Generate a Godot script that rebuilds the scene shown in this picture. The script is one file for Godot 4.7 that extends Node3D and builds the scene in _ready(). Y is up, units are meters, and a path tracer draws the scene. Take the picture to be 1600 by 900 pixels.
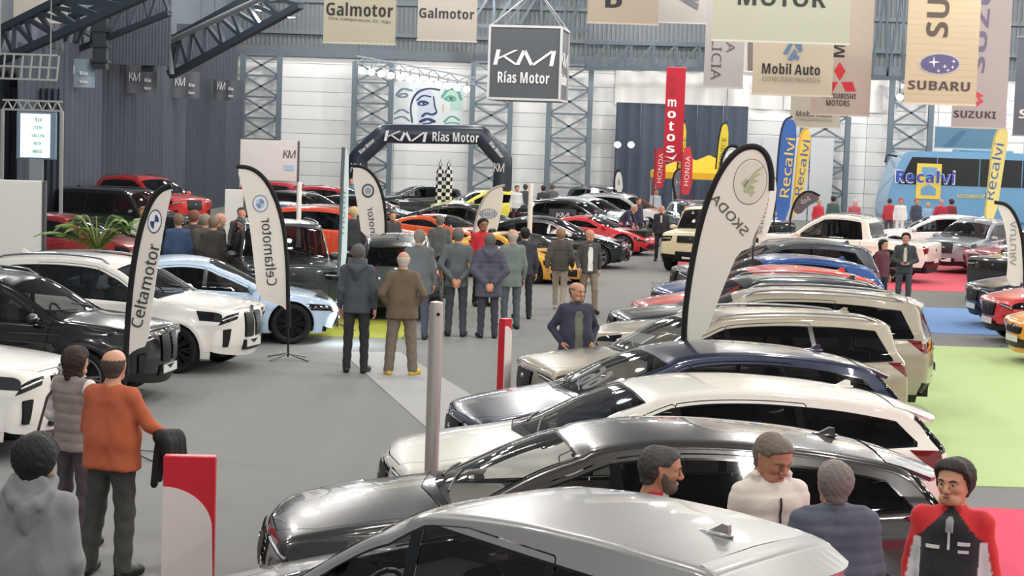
extends Node3D
# A motor show in a trade-fair hall, seen from a raised gallery: rows of parked cars, visitors, feather flags and hanging banners.
const FOCAL := 2800.0       # focal length in pixels of a 1600 x 900 frame
const EYE := 3.5            # height of the lens
var cam_basis := Basis.from_euler(Vector3(-atan((450.0 - 222.0) / FOCAL), 0, deg_to_rad(1.9)))

func _ready() -> void:
	# camera, sky, exposure
	var cam := Camera3D.new()
	cam.name = "camera"
	cam.fov = rad_to_deg(2.0 * atan(450.0 / FOCAL))
	cam.near = 0.1
	cam.far = 300.0
	add_child(cam)
	cam.transform = Transform3D(cam_basis, Vector3(0, EYE, 0))
	var env := Environment.new()
	env.background_mode = Environment.BG_COLOR
	env.background_color = Color(0.75, 0.8, 0.85)
	env.tonemap_mode = Environment.TONE_MAPPER_LINEAR
	env.tonemap_exposure = 1.0
	env.sdfgi_enabled = true
	env.ssao_enabled = true
	env.ssil_enabled = true
	var we := WorldEnvironment.new()
	we.name = "environment"
	we.environment = env
	add_child(we)
	ceiling_lamps()
	hall()
	carpets()
	steelwork()
	stands_at_the_back()
	right_row()
	left_row()
	middle_cars()
	right_side_cars()
	flags()
	banners()
	posts()
	people_near()
	people_middle()
	people_far()

# ---------------------------------------------------------------- hall
const LEFT := -14.6
const RIGHT := 34.0
const BACK := -92.5
const TOP := 13.5
const LAMP := 21.0

func ceiling_lamps() -> void:
	var disc := MB.new()
	disc.lathe([Vector2(0.0, -0.02), Vector2(0.42, -0.02), Vector2(0.42, 0.0)], Vector3.ZERO, Basis.IDENTITY, 20)
	var hood := MB.new()
	hood.lathe([Vector2(0.50, -0.06), Vector2(0.46, 0.05), Vector2(0.25, 0.30), Vector2(0.12, 0.36), Vector2(0.0, 0.36)], Vector3.ZERO, Basis.IDENTITY, 20)
	var rod := MB.new()
	rod.bar(Vector3(0, 0.34, 0), Vector3(0, TOP - 11.5, 0), 0.03)
	var dm := disc.mesh(); var hm := hood.mesh(); var rm := rod.mesh()
	var glow := mat(Color(1, 1, 1), 0.5, 0.0, {"emit": Color(1.0, 0.98, 0.94), "power": 12.0})
	for i in 6:
		for j in 10:
			var at := Vector3(-9.5 + 8.0 * i, 11.5, -1.0 - 9.6 * j)
			var t := thing("ceiling_lamp", "round high-bay lamp hanging from the hall ceiling above the frame", "lamp", at, 0.0, "high-bay lamps under the hall roof")
			part(t, "lamp_glass", dm, glow)
			part(t, "lamp_hood", hm, mat(Color(0.35, 0.36, 0.38), 0.4, 0.6))
			part(t, "rod", rm, mat(Color(0.2, 0.2, 0.2), 0.5))
			var l := OmniLight3D.new()
			l.name = "light"
			l.light_color = Color(1.0, 0.985, 0.96)
			l.light_energy = LAMP
			l.light_size = 0.3
			l.omni_range = 120.0
			l.omni_attenuation = 2.0
			l.shadow_enabled = true
			t.add_child(l)
			l.position = Vector3(0, -0.36, 0)

func slab_box(called: String, a: Vector3, b: Vector3, m: Material) -> MeshInstance3D:
	var q := MB.new()
	q.box((a + b) * 0.5, (b - a).abs())
	return part(self, called, q.mesh(), m)

func hall() -> void:
	var carpet := noise_tex(0.35, Color(0.44, 0.44, 0.435), Color(0.57, 0.57, 0.56), 512, 3, 3)
	var cm := StandardMaterial3D.new()
	cm.albedo_texture = carpet
	cm.uv1_triplanar = true
	cm.uv1_world_triplanar = true
	cm.uv1_scale = Vector3.ONE * 0.9
	cm.roughness = 0.92
	structure(slab_box("floor", Vector3(LEFT - 0.3, -0.3, BACK - 0.3), Vector3(RIGHT + 0.3, 0, 9.3), cm))
	structure(slab_box("ceiling", Vector3(LEFT - 0.3, TOP, BACK - 0.3), Vector3(RIGHT + 0.3, TOP + 0.3, 9.3), mat(srgb(84, 90, 96), 0.8)))
	structure(slab_box("wall_left", Vector3(LEFT - 0.3, 0, BACK), Vector3(LEFT, TOP, 9), mat(srgb(92, 101, 110), 0.85)))
	structure(slab_box("wall_right", Vector3(RIGHT, 0, BACK), Vector3(RIGHT + 0.3, TOP, 9), mat(srgb(190, 194, 198), 0.85)))
	structure(slab_box("wall_front", Vector3(LEFT, 0, 9), Vector3(RIGHT, TOP, 9.3), mat(srgb(190, 194, 198), 0.85)))
	# back wall: white cladding panels below, ribbed grey sheet above
	var wall := structure(slab_box("wall_back", Vector3(LEFT - 0.3, 0, BACK - 0.3), Vector3(RIGHT + 0.3, TOP, BACK), mat(srgb(112, 119, 124), 0.85)))
	var split := P(800, 92, -BACK).y
	var whites := [mat(srgb(238, 239, 240), 0.6), mat(srgb(231, 233, 235), 0.6), mat(srgb(242, 242, 243), 0.6)]
	var pm := MB.new()
	pm.soft_box(Vector3.ZERO, Vector3(8.08, 0.70, 0.08), 0.015)
	var panel := pm.mesh()
	var k := 0
	var y := 0.36
	while y < split - 0.2:
		var x := LEFT + 4.2
		while x < RIGHT:
			part(wall, "panel", panel, whites[(k * 7 + int(x)) % 3], Vector3(x, y, BACK + 0.04))
			x += 8.1
		y += 0.715
		k += 1
	var rib := MB.new()
	var x := LEFT
	while x < RIGHT:
		rib.box(Vector3(x, (split + TOP) / 2, BACK + 0.03), Vector3(0.10, TOP - split, 0.07))
		x += 0.23
	part(wall, "sheet_rib", rib.mesh(), mat(srgb(106, 113, 118), 0.6, 0.2)).set_meta("kind", "stuff")
	# long horizontal beams across the back wall
	for q in [[split, 0.5], [split + 1.0, 0.22], [split + 2.6, 0.22]]:
		structure(slab_box("trim_%d" % int(q[0] * 10), Vector3(LEFT, q[0] - q[1] / 2, BACK + 0.09), Vector3(RIGHT, q[0] + q[1] / 2, BACK + 0.40), mat(srgb(96, 106, 114), 0.6)))

func carpet_piece(called: String, label: String, z0: float, z1: float, x0: float, x1: float, c: Color, h := 0.012) -> void:
	var n := noise_tex(0.4, Color(c.r * 0.92, c.g * 0.92, c.b * 0.92), c, 256, 3, 7)
	var m := StandardMaterial3D.new()
	m.albedo_texture = n
	m.uv1_triplanar = true
	m.uv1_world_triplanar = true
	m.roughness = 0.85
	var o := slab_box(called, Vector3(x0, 0.0, z0), Vector3(x1, h, z1), m)
	tag(o, label, "carpet")

func carpets() -> void:
	carpet_piece("carpet", "bright lime green carpet behind the tails of the right-hand row", -32.9, -18.9, 2.2, 26.0, srgb(188, 212, 146))
	carpet_piece("carpet", "blue carpet strip between the grey strips on the right", -41.3, -35.3, 3.6, 30.0, srgb(116, 154, 208))
	carpet_piece("carpet", "red carpet under the white pickup and dark red car", -58.0, -46.4, 5.0, 32.0, srgb(226, 84, 104))
	carpet_piece("carpet", "pinkish red carpet in the bottom right corner", -17.7, -6.0, 3.0, 24.0, srgb(232, 74, 106))
	carpet_piece("carpet", "yellow green carpet patch beside the light blue car", -34.4, -31.2, -4.0, -1.9, srgb(176, 180, 62))
	carpet_piece("carpet", "dark grey carpet strip between the red and blue carpets", -46.35, -41.35, 3.6, 30.0, srgb(118, 118, 114))
	# aisle lane edge
	var q := MB.new()
	q.slab(PackedVector2Array([Vector2(-2.75, 29.0), Vector2(-0.75, 20.6), Vector2(0.35, 21.4), Vector2(-1.8, 29.2)]), 0.008, Vector3.ZERO, Basis(Vector3(1, 0, 0), Vector3(0, 0, -1), Vector3(0, 1, 0)))
	tag(part(self, "carpet", q.mesh(), mat(Color(0.66, 0.66, 0.655), 0.9), Vector3(0, 0.004, 0)), "paler grey carpet strip running diagonally behind the yellow boots", "carpet")

func lattice(called: String, label: String, px0: float, px1: float, ptop: float, pbot: float, d: float, bays: int, w := 0.26) -> void:
	var a := P(px0, ptop, d); var b := P(px1, ptop, d)
	var c := P(px1, pbot, d); var e := P(px0, pbot, d)
	a = Vector3(e.x, a.y, e.z); b = Vector3(c.x, b.y, c.z)
	e.y = maxf(e.y, 0.0); c.y = e.y; b.y = a.y
	var t := thing(called, label, "column", e)
	var m := mat(srgb(104, 118, 128), 0.55, 0.2)
	for p in [[Vector3.ZERO, a - e], [c - e, b - e]]:
		var q := MB.new()
		q.bar(p[0], p[1], w)
		part(t, "post", q.mesh(), m)
	for i in bays:
		var y0 := lerpf(0, a.y - e.y, float(i) / bays); var y1 := lerpf(0, a.y - e.y, float(i + 1) / bays)
		for s in [[Vector3(0, y0, 0), Vector3(c.x - e.x, y1, 0)], [Vector3(0, y1, 0), Vector3(c.x - e.x, y0, 0)], [Vector3(0, y1, 0), Vector3(c.x - e.x, y1, 0)]]:
			var q := MB.new()
			q.bar(s[0], s[1], w * 0.38)
			part(t, "brace", q.mesh(), m)

func girder(label: String, lo: Array, hi: Array, bays: int, w := 0.16, col := Color(0.24, 0.28, 0.32)) -> void:
	var t := thing("roof_truss", label, "truss", lo[0])
	var o: Vector3 = lo[0]
	var m := mat(col, 0.6, 0.2)
	for p in [lo, hi]:
		var q := MB.new()
		q.bar(p[0] - o, p[1] - o, w)
		part(t, "chord", q.mesh(), m)
	for i in bays + 1:
		var u := float(i) / bays
		var q := MB.new()
		q.bar(lo[0].lerp(lo[1], u) - o, hi[0].lerp(hi[1], u) - o, w * 0.6)
		part(t, "web", q.mesh(), m)
		if i < bays:
			var r := MB.new()
			r.bar(lo[0].lerp(lo[1], u) - o, hi[0].lerp(hi[1], u + 1.0 / bays) - o, w * 0.6)
			part(t, "web", r.mesh(), m)

func steelwork() -> void:
	var z := 91.6
	lattice("lattice_column", "lattice column at the end of the dark curtains", 375, 432, 84, 330, z, 7)
	lattice("lattice_column", "lattice column behind the left leg of the inflatable arch", 549, 606, 96, 330, z, 7)
	lattice("lattice_column", "lattice column right of the face mural", 733, 792, 96, 330, z, 7)
	lattice("lattice_column", "lattice column just right of the hanging cube sign", 852, 916, 100, 330, z, 6)
	lattice("lattice_column", "lattice column behind the blue and yellow flags", 1248, 1318, 180, 340, z, 4)
	lattice("lattice_column", "lattice column between the pale banners above the pickup", 1384, 1446, 118, 345, z, 6)
	var steel := Color(0.28, 0.33, 0.37)
	girder("deep lattice beam below the square beige banner", [P(915, 106, 90), P(1200, 110, 90)], [P(915, 66, 90), P(1200, 72, 90)], 8, 0.2, steel)
	girder("lattice beam behind the cream banners in the middle", [P(735, 40, 90), P(920, 46, 90)], [P(735, -20, 90), P(920, -14, 90)], 5, 0.2, steel)
	girder("lattice column top above the Subaru banner gap", [P(1360, 122, 90), P(1412, 122, 90)], [P(1360, -20, 90), P(1412, -20, 90)], 2, 0.2, steel)
	# the roof frame on the left
	girder("big sloping roof truss rising over the four small banners", [P(268, 118, 64), P(470, 8, 58)], [P(262, 66, 64), P(402, -10, 60)], 7, 0.22)
	girder("near roof truss in the top left corner", [P(-10, 100, 50), P(230, -8, 46)], [P(-10, 52, 50), P(110, -8, 48)], 7, 0.2)
	girder("roof truss branching left behind the blank banner", [P(85, 92, 58), P(265, 20, 54)], [P(100, 30, 58), P(250, -20, 55)], 6, 0.16)
	girder("thin truss falling towards the left edge", [P(130, 100, 60), P(-20, -6, 58)], [P(150, 60, 60), P(40, -10, 58)], 5, 0.14)
	for q in [["dark steel roof post left of the sloping truss", 157, -12, 108, 56, 0.42], ["dark steel roof post above the second small banner", 232, -12, 112, 62, 0.4], ["thin steel roof post beside the blank banner", 95, -12, 96, 58, 0.3], ["steel post under the end of the sloping truss", 268, 62, 118, 64.5, 0.25]]:
		var a := P(q[1], q[2], q[4]); var b := P(q[1], q[3], q[4])
		a.x = b.x
		var m := MB.new()
		m.bar(Vector3.ZERO, a - b, q[5])
		for i in 5: m.box(Vector3(0, (a.y - b.y) * (i + 0.5) / 5, 0), Vector3(q[5] * 1.3, 0.08, q[5] * 1.3))
		tag(part(self, "roof_post", m.mesh(), mat(Color(0.16, 0.19, 0.22), 0.6, 0.2), b), q[0], "post")
	# pale pipe over the truss
	var pipe := MB.new()
	var a := P(262, 66, 63); 
	pipe.tube([P(268, 116, 63) - a, Vector3.ZERO, P(420, -8, 57) - a], 0.10, 8)
	tag(part(self, "duct_pipe", pipe.mesh(), mat(srgb(150, 158, 164), 0.5), a), "pale grey pipe running up along the sloping truss", "pipe")
	# dark panels high on the left, pale roof lights between them
	for q in [["dark hanging cloth between the roof posts", 165, 268, 0, 100, 60, srgb(84, 92, 102)], ["dark hanging cloth right of the sloping truss", 275, 372, 40, 122, 75, srgb(92, 100, 110)]]:
		var p0 := P(q[1], q[4], q[5]); var p1 := P(q[2], q[3], q[5])
		var m := MB.new()
		var n := 40
		for i in n:
			var xx := lerpf(0, p1.x - p0.x, (i + 0.5) / n)
			m.box(Vector3(xx, (p1.y - p0.y) / 2, 0.02 * (i % 2)), Vector3((p1.x - p0.x) / n * 1.05, p1.y - p0.y, 0.06))
		tag(part(self, "hanging_cloth", m.mesh(), mat(q[6], 0.9), p0), q[0], "cloth")
	# two lamps hanging left of the big cream banner
	for q in [["small conical lamp left of the large cream banner", 452, 27], ["small conical lamp nearer the sloping truss", 408, 16]]:
		var at := P(q[1], q[2], 60)
		var t := thing("conical_lamp", q[0], "lamp", at, 0, "conical lamps by the roof truss")
		var m := MB.new()
		m.lathe([Vector2(0.22, 0.0), Vector2(0.20, 0.03), Vector2(0.07, 0.24), Vector2(0.05, 0.34), Vector2(0, 0.34)], Vector3.ZERO, Basis.IDENTITY, 16)
		part(t, "shade", m.mesh(), mat(srgb(120, 125, 130), 0.4, 0.5))
		var g := MB.new()
		g.ball(Vector3(0, 0.03, 0), Vector3(0.15, 0.05, 0.15), 12)
		part(t, "bulb", g.mesh(), mat(Color.WHITE, 0.5, 0, {"emit": Color(1, 0.97, 0.9), "power": 3.0}))
		var r := MB.new()
		r.bar(Vector3(0, 0.33, 0), Vector3(0, TOP - at.y, 0), 0.03)
		part(t, "rod", r.mesh(), mat(Color(0.2, 0.2, 0.2)))
		var l := OmniLight3D.new()
		l.name = "light"
		l.light_energy = 3.0; l.omni_range = 60; l.omni_attenuation = 2.0; l.light_size = 0.1; l.shadow_enabled = true
		t.add_child(l)
		l.position = Vector3(0, -0.12, 0)

# ---------------------------------------------------------------- helpers
func P(px: float, py: float, d: float) -> Vector3:      # the point at depth d (metres in front of the lens) seen at that pixel
	var r := cam_basis * Vector3((px - 800.0) / FOCAL, -(py - 450.0) / FOCAL, -1.0)
	return Vector3(0, EYE, 0) + r * (d / -r.z)

func G(px: float, py: float, h := 0.0) -> Vector3:      # the point of height h seen at that pixel
	var r := cam_basis * Vector3((px - 800.0) / FOCAL, -(py - 450.0) / FOCAL, -1.0)
	return Vector3(0, EYE, 0) + r * ((h - EYE) / r.y)

var used := {}
func numbered(called: String) -> String:
	var n: int = used.get(called, 0)
	used[called] = n + 1
	return called if n == 0 else "%s_%03d" % [called, n]

func tag(o: Node, label: String, category: String, group := "", kind := "") -> Node:
	if label: o.set_meta("label", label)
	if category: o.set_meta("category", category)
	if group: o.set_meta("group", group)
	if kind: o.set_meta("kind", kind)
	return o

func thing(called: String, label: String, category: String, at := Vector3.ZERO, turn := 0.0, group := "") -> Node3D:
	var o := Node3D.new()
	o.name = numbered(called)
	add_child(o)
	o.position = at
	o.rotation.y = turn
	tag(o, label, category, group)
	return o

func structure(o: Node) -> Node:
	o.set_meta("kind", "structure")
	return o

func part(parent: Node, called: String, mesh: Mesh, m: Material, at := Vector3.ZERO, b := Basis.IDENTITY) -> MeshInstance3D:
	var o := MeshInstance3D.new()
	o.name = called if parent != self else numbered(called)
	o.mesh = mesh
	if m: o.material_override = m
	o.transform = Transform3D(b, at)
	parent.add_child(o, true)
	return o

var mats := {}
func mat(c: Color, rough := 0.6, metal := 0.0, o := {}) -> StandardMaterial3D:
	var key := str(c) + str(rough) + "/" + str(metal) + str(o)
	if mats.has(key): return mats[key]
	var m := StandardMaterial3D.new()
	m.albedo_color = c
	m.roughness = rough
	m.metallic = metal
	if o.has("coat"):
		m.clearcoat_enabled = true
		m.clearcoat = o.coat
		m.clearcoat_roughness = o.get("coat_rough", 0.03)
	if o.has("emit"):
		m.emission_enabled = true
		m.emission = o.emit
		m.emission_energy_multiplier = o.get("power", 1.0)
	if c.a < 1.0: m.transparency = BaseMaterial3D.TRANSPARENCY_ALPHA
	if o.has("vertex"): m.vertex_color_use_as_albedo = true
	if o.has("back"): m.backlight_enabled = true; m.backlight = o.back
	if o.has("tex"):
		m.albedo_texture = o.tex
		m.uv1_triplanar = true
		m.uv1_world_triplanar = o.get("world", false)
		m.uv1_scale = o.get("scale", Vector3.ONE)
	if o.has("bump"):
		m.normal_enabled = true
		m.normal_texture = o.bump
		m.normal_scale = o.get("bump_scale", 1.0)
		m.uv1_triplanar = true
		m.uv1_world_triplanar = o.get("world", false)
		m.uv1_scale = o.get("scale", Vector3.ONE)
	if o.has("rim"): m.rim_enabled = true; m.rim = o.rim
	mats[key] = m
	return m

func srgb(r: int, g: int, b: int) -> Color: return Color(r / 255.0, g / 255.0, b / 255.0)
func paint(c: Color, metal := 0.0) -> StandardMaterial3D: return mat(c, 0.35, metal, {"coat": 1.0})

func noise_tex(freq: float, a: Color, b: Color, size := 256, oct := 4, seed_ := 1) -> NoiseTexture2D:
	var n := FastNoiseLite.new()
	n.seed = seed_
	n.frequency = freq
	n.fractal_octaves = oct
	var t := NoiseTexture2D.new()
	t.width = size; t.height = size
	t.seamless = true
	t.noise = n
	var g := Gradient.new()
	g.set_color(0, a); g.set_color(1, b)
	t.color_ramp = g
	return t

# a collector of triangles; every triangle turns to face its normal
class MB:
	var v := PackedVector3Array()
	var n := PackedVector3Array()
	var c := PackedColorArray()
	var colored := false
	func tri(a: Vector3, b: Vector3, d: Vector3, na: Vector3, nb: Vector3, nd: Vector3) -> void:
		if (b - a).cross(d - a).dot(na + nb + nd) > 0.0:
			v.append(a); v.append(d); v.append(b)
			n.append(na); n.append(nd); n.append(nb)
		else:
			v.append(a); v.append(b); v.append(d)
			n.append(na); n.append(nb); n.append(nd)
	func flat(a: Vector3, b: Vector3, d: Vector3, out: Vector3) -> void:
		var m := (b - a).cross(d - a).normalized()
		if m.dot(out) < 0.0: m = -m
		tri(a, b, d, m, m, m)
	func quad(a: Vector3, b: Vector3, d: Vector3, e: Vector3, out: Vector3) -> void:
		flat(a, b, d, out); flat(a, d, e, out)
	func box(at: Vector3, size: Vector3, b := Basis.IDENTITY) -> void:
		var h := size * 0.5
		for ax in 3:
			for s in [-1.0, 1.0]:
				var u := Vector3.ZERO; var w := Vector3.ZERO; var o := Vector3.ZERO
				o[ax] = h[ax] * s
				u[(ax + 1) % 3] = h[(ax + 1) % 3]
				w[(ax + 2) % 3] = h[(ax + 2) % 3]
				quad(at + b * (o - u - w), at + b * (o + u - w), at + b * (o + u + w), at + b * (o - u + w), b * o)
	# box with bevelled long edges
	func soft_box(at: Vector3, size: Vector3, r: float, b := Basis.IDENTITY) -> void:
		var h := size * 0.5
		var pts := [Vector2(h.x - r, -h.y), Vector2(h.x, -h.y + r), Vector2(h.x, h.y - r), Vector2(h.x - r, h.y), Vector2(-h.x + r, h.y), Vector2(-h.x, h.y - r), Vector2(-h.x, -h.y + r), Vector2(-h.x + r, -h.y)]
		var rings := [[-h.z, 1.0], [-h.z + r, 0.0], [h.z - r, 0.0], [h.z, 1.0]]
		var grid := []
		for q in rings:
			var row := []
			for p in pts:
				var k: Vector2 = p
				if q[1] > 0.0: k = Vector2(p.x - r * sign(p.x), p.y - r * sign(p.y))
				row.append(Vector3(k.x, k.y, q[0]))
			grid.append(row)
		for i in 3:
			for j in 8:
				var a: Vector3 = grid[i][j]; var d: Vector3 = grid[i][(j + 1) % 8]
				var e: Vector3 = grid[i + 1][(j + 1) % 8]; var f: Vector3 = grid[i + 1][j]
				quad(at + b * a, at + b * d, at + b * e, at + b * f, b * (a + d + e + f))
		for i in [0, 3]:
			for j in range(1, 7):
				flat(at + b * grid[i][0], at + b * grid[i][j], at + b * grid[i][j + 1], b * Vector3(0, 0, -1 if i == 0 else 1))
	func bar(a: Vector3, d: Vector3, w: float, t := 0.0) -> void:
		if t == 0.0: t = w
		var z := (d - a).normalized()
		var up := Vector3.UP if absf(z.y) < 0.95 else Vector3.RIGHT
		var x := up.cross(z).normalized()
		box((a + d) * 0.5, Vector3(w, t, a.distance_to(d)), Basis(x, z.cross(x), z))
	func tube(pts: Array, radii: Variant, sides := 8, caps := true) -> void:
		var k := pts.size()
		var rings := []; var nors := []
		var prev := Vector3.ZERO
		for i in k:
			var d: Vector3 = (pts[mini(i + 1, k - 1)] - pts[maxi(i - 1, 0)]).normalized()
			if prev == Vector3.ZERO:
				prev = (Vector3.UP if absf(d.y) < 0.9 else Vector3.RIGHT).cross(d).normalized()
			var x := (prev - d * prev.dot(d)).normalized()
			prev = x
			var y := d.cross(x)
			var r: float = radii[i] if radii is Array else radii
			var ring := []; var nr := []
			for j in sides:
				var a := TAU * j / sides
				var o := x * cos(a) + y * sin(a)
				ring.append(pts[i] + o * r); nr.append(o)
			rings.append(ring); nors.append(nr)
		for i in k - 1:
			for j in sides:
				var q := (j + 1) % sides
				tri(rings[i][j], rings[i][q], rings[i + 1][q], nors[i][j], nors[i][q], nors[i + 1][q])
				tri(rings[i][j], rings[i + 1][q], rings[i + 1][j], nors[i][j], nors[i + 1][q], nors[i + 1][j])
		if caps:
			for e in [0, k - 1]:
				var out: Vector3 = pts[0] - pts[1] if e == 0 else pts[k - 1] - pts[k - 2]
				for j in sides:
					flat(pts[e], rings[e][j], rings[e][(j + 1) % sides], out)
	# profile of (radius, height) turned about the axis dir
	func lathe(prof: Array, at: Vector3, b := Basis.IDENTITY, seg := 24) -> void:
		var k := prof.size()
		var nn := []
		for i in k - 1:
			var d: Vector2 = prof[i + 1] - prof[i]
			nn.append(Vector2(d.y, -d.x).normalized())
		for i in k - 1:
			for j in seg:
				var a0 := TAU * j / seg; var a1 := TAU * (j + 1) / seg
				var p := []
				var q := []
				for e in [[i, a0], [i, a1], [i + 1, a1], [i + 1, a0]]:
					var r: Vector2 = prof[e[0]]
					p.append(at + b * Vector3(r.x * cos(e[1]), r.y, r.x * sin(e[1])))
					var w: Vector2 = nn[i]
					if e[0] == i and i > 0 and nn[i - 1].dot(nn[i]) > 0.6: w = (nn[i] + nn[i - 1]).normalized()
					if e[0] == i + 1 and i + 1 < k - 1 and nn[i + 1].dot(nn[i]) > 0.6: w = (nn[i] + nn[i + 1]).normalized()
					q.append(b * Vector3(w.x * cos(e[1]), w.y, w.x * sin(e[1])))
				tri(p[0], p[1], p[2], q[0], q[1], q[2])
				tri(p[0], p[2], p[3], q[0], q[2], q[3])
	# a flat outline with thickness: 2D points mapped by the basis (x, y in the plane, z through it)
	func slab(poly: PackedVector2Array, thick: float, at := Vector3.ZERO, b := Basis.IDENTITY) -> void:
		var t := Geometry2D.triangulate_polygon(poly)
		for s in [-0.5, 0.5]:
			for i in range(0, t.size(), 3):
				var q := []
				for j in 3: q.append(at + b * Vector3(poly[t[i + j]].x, poly[t[i + j]].y, s * thick))
				flat(q[0], q[1], q[2], b * Vector3(0, 0, s))
		var cw := Geometry2D.is_polygon_clockwise(poly)
		for i in poly.size():
			var p := poly[i]; var r := poly[(i + 1) % poly.size()]
			var o := Vector2(r.y - p.y, p.x - r.x) * (1.0 if not cw else -1.0)
			quad(at + b * Vector3(p.x, p.y, -0.5 * thick), at + b * Vector3(r.x, r.y, -0.5 * thick), at + b * Vector3(r.x, r.y, 0.5 * thick), at + b * Vector3(p.x, p.y, 0.5 * thick), b * Vector3(o.x, o.y, 0))
	func ball(at: Vector3, r: Vector3, seg := 12, b := Basis.IDENTITY) -> void:
		for i in seg / 2:
			for j in seg:
				var p := []
				var q := []
				for e in [[i, j], [i, j + 1], [i + 1, j + 1], [i + 1, j]]:
					var a: float = PI * e[0] / (seg / 2); var h: float = TAU * e[1] / seg
					var d := Vector3(sin(a) * cos(h), cos(a), sin(a) * sin(h))
					p.append(at + b * (d * r)); q.append(b * (d / r).normalized())
				if i > 0: tri(p[0], p[1], p[2], q[0], q[1], q[2])
				if i < seg / 2 - 1: tri(p[0], p[2], p[3], q[0], q[2], q[3])
	func mesh() -> ArrayMesh:
		var m := ArrayMesh.new()
		if v.is_empty(): return m
		var a := []
		a.resize(Mesh.ARRAY_MAX)
		a[Mesh.ARRAY_VERTEX] = v
		a[Mesh.ARRAY_NORMAL] = n
		if colored: a[Mesh.ARRAY_COLOR] = c
		m.add_surface_from_arrays(Mesh.PRIMITIVE_TRIANGLES, a)
		return m

func poly(a: Array) -> PackedVector2Array:               # [x, y, x, y, ...]
	var p := PackedVector2Array()
	for i in range(0, a.size(), 2): p.append(Vector2(a[i], a[i + 1]))
	return p

func smooth_line(pts: Array, times := 3, closed := false) -> Array:   # corner cutting
	var p := pts
	for t in times:
		var q := []
		var k := p.size()
		if not closed: q.append(p[0])
		for i in (k if closed else k - 1):
			q.append(p[i].lerp(p[(i + 1) % k], 0.25)); q.append(p[i].lerp(p[(i + 1) % k], 0.75))
		if not closed: q.append(p[k - 1])
		p = q
	return p

var fonts := {}
func font(bold: bool, serif := false) -> Font:
	var k := str(bold) + str(serif)
	if not fonts.has(k):
		var f := SystemFont.new()
		f.font_names = PackedStringArray(["Droid Serif" if serif else "Droid Sans"])
		f.font_weight = 700 if bold else 400
		fonts[k] = f
	return fonts[k]

# lettering fitted into a box w wide and h tall, centred on at, in the plane of b (x to the right of the reader, y up, z towards the reader)
func lettering(parent: Node, words: String, w: float, h: float, m: Material, at: Vector3, b := Basis.IDENTITY, bold := true, called := "lettering") -> MeshInstance3D:
	var t := TextMesh.new()
	t.text = words
	t.font = font(bold)
	t.font_size = 48
	t.pixel_size = 0.01
	t.depth = 0.02
	t.curve_step = 2.0
	var box := t.get_aabb()
	var k := Vector3(w / box.size.x, h / box.size.y, 0.5)
	var c := box.get_center()
	var bb := b * Basis.from_scale(k)
	return part(parent, called, t, m, at - bb * Vector3(c.x, c.y, 0), bb)

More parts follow.
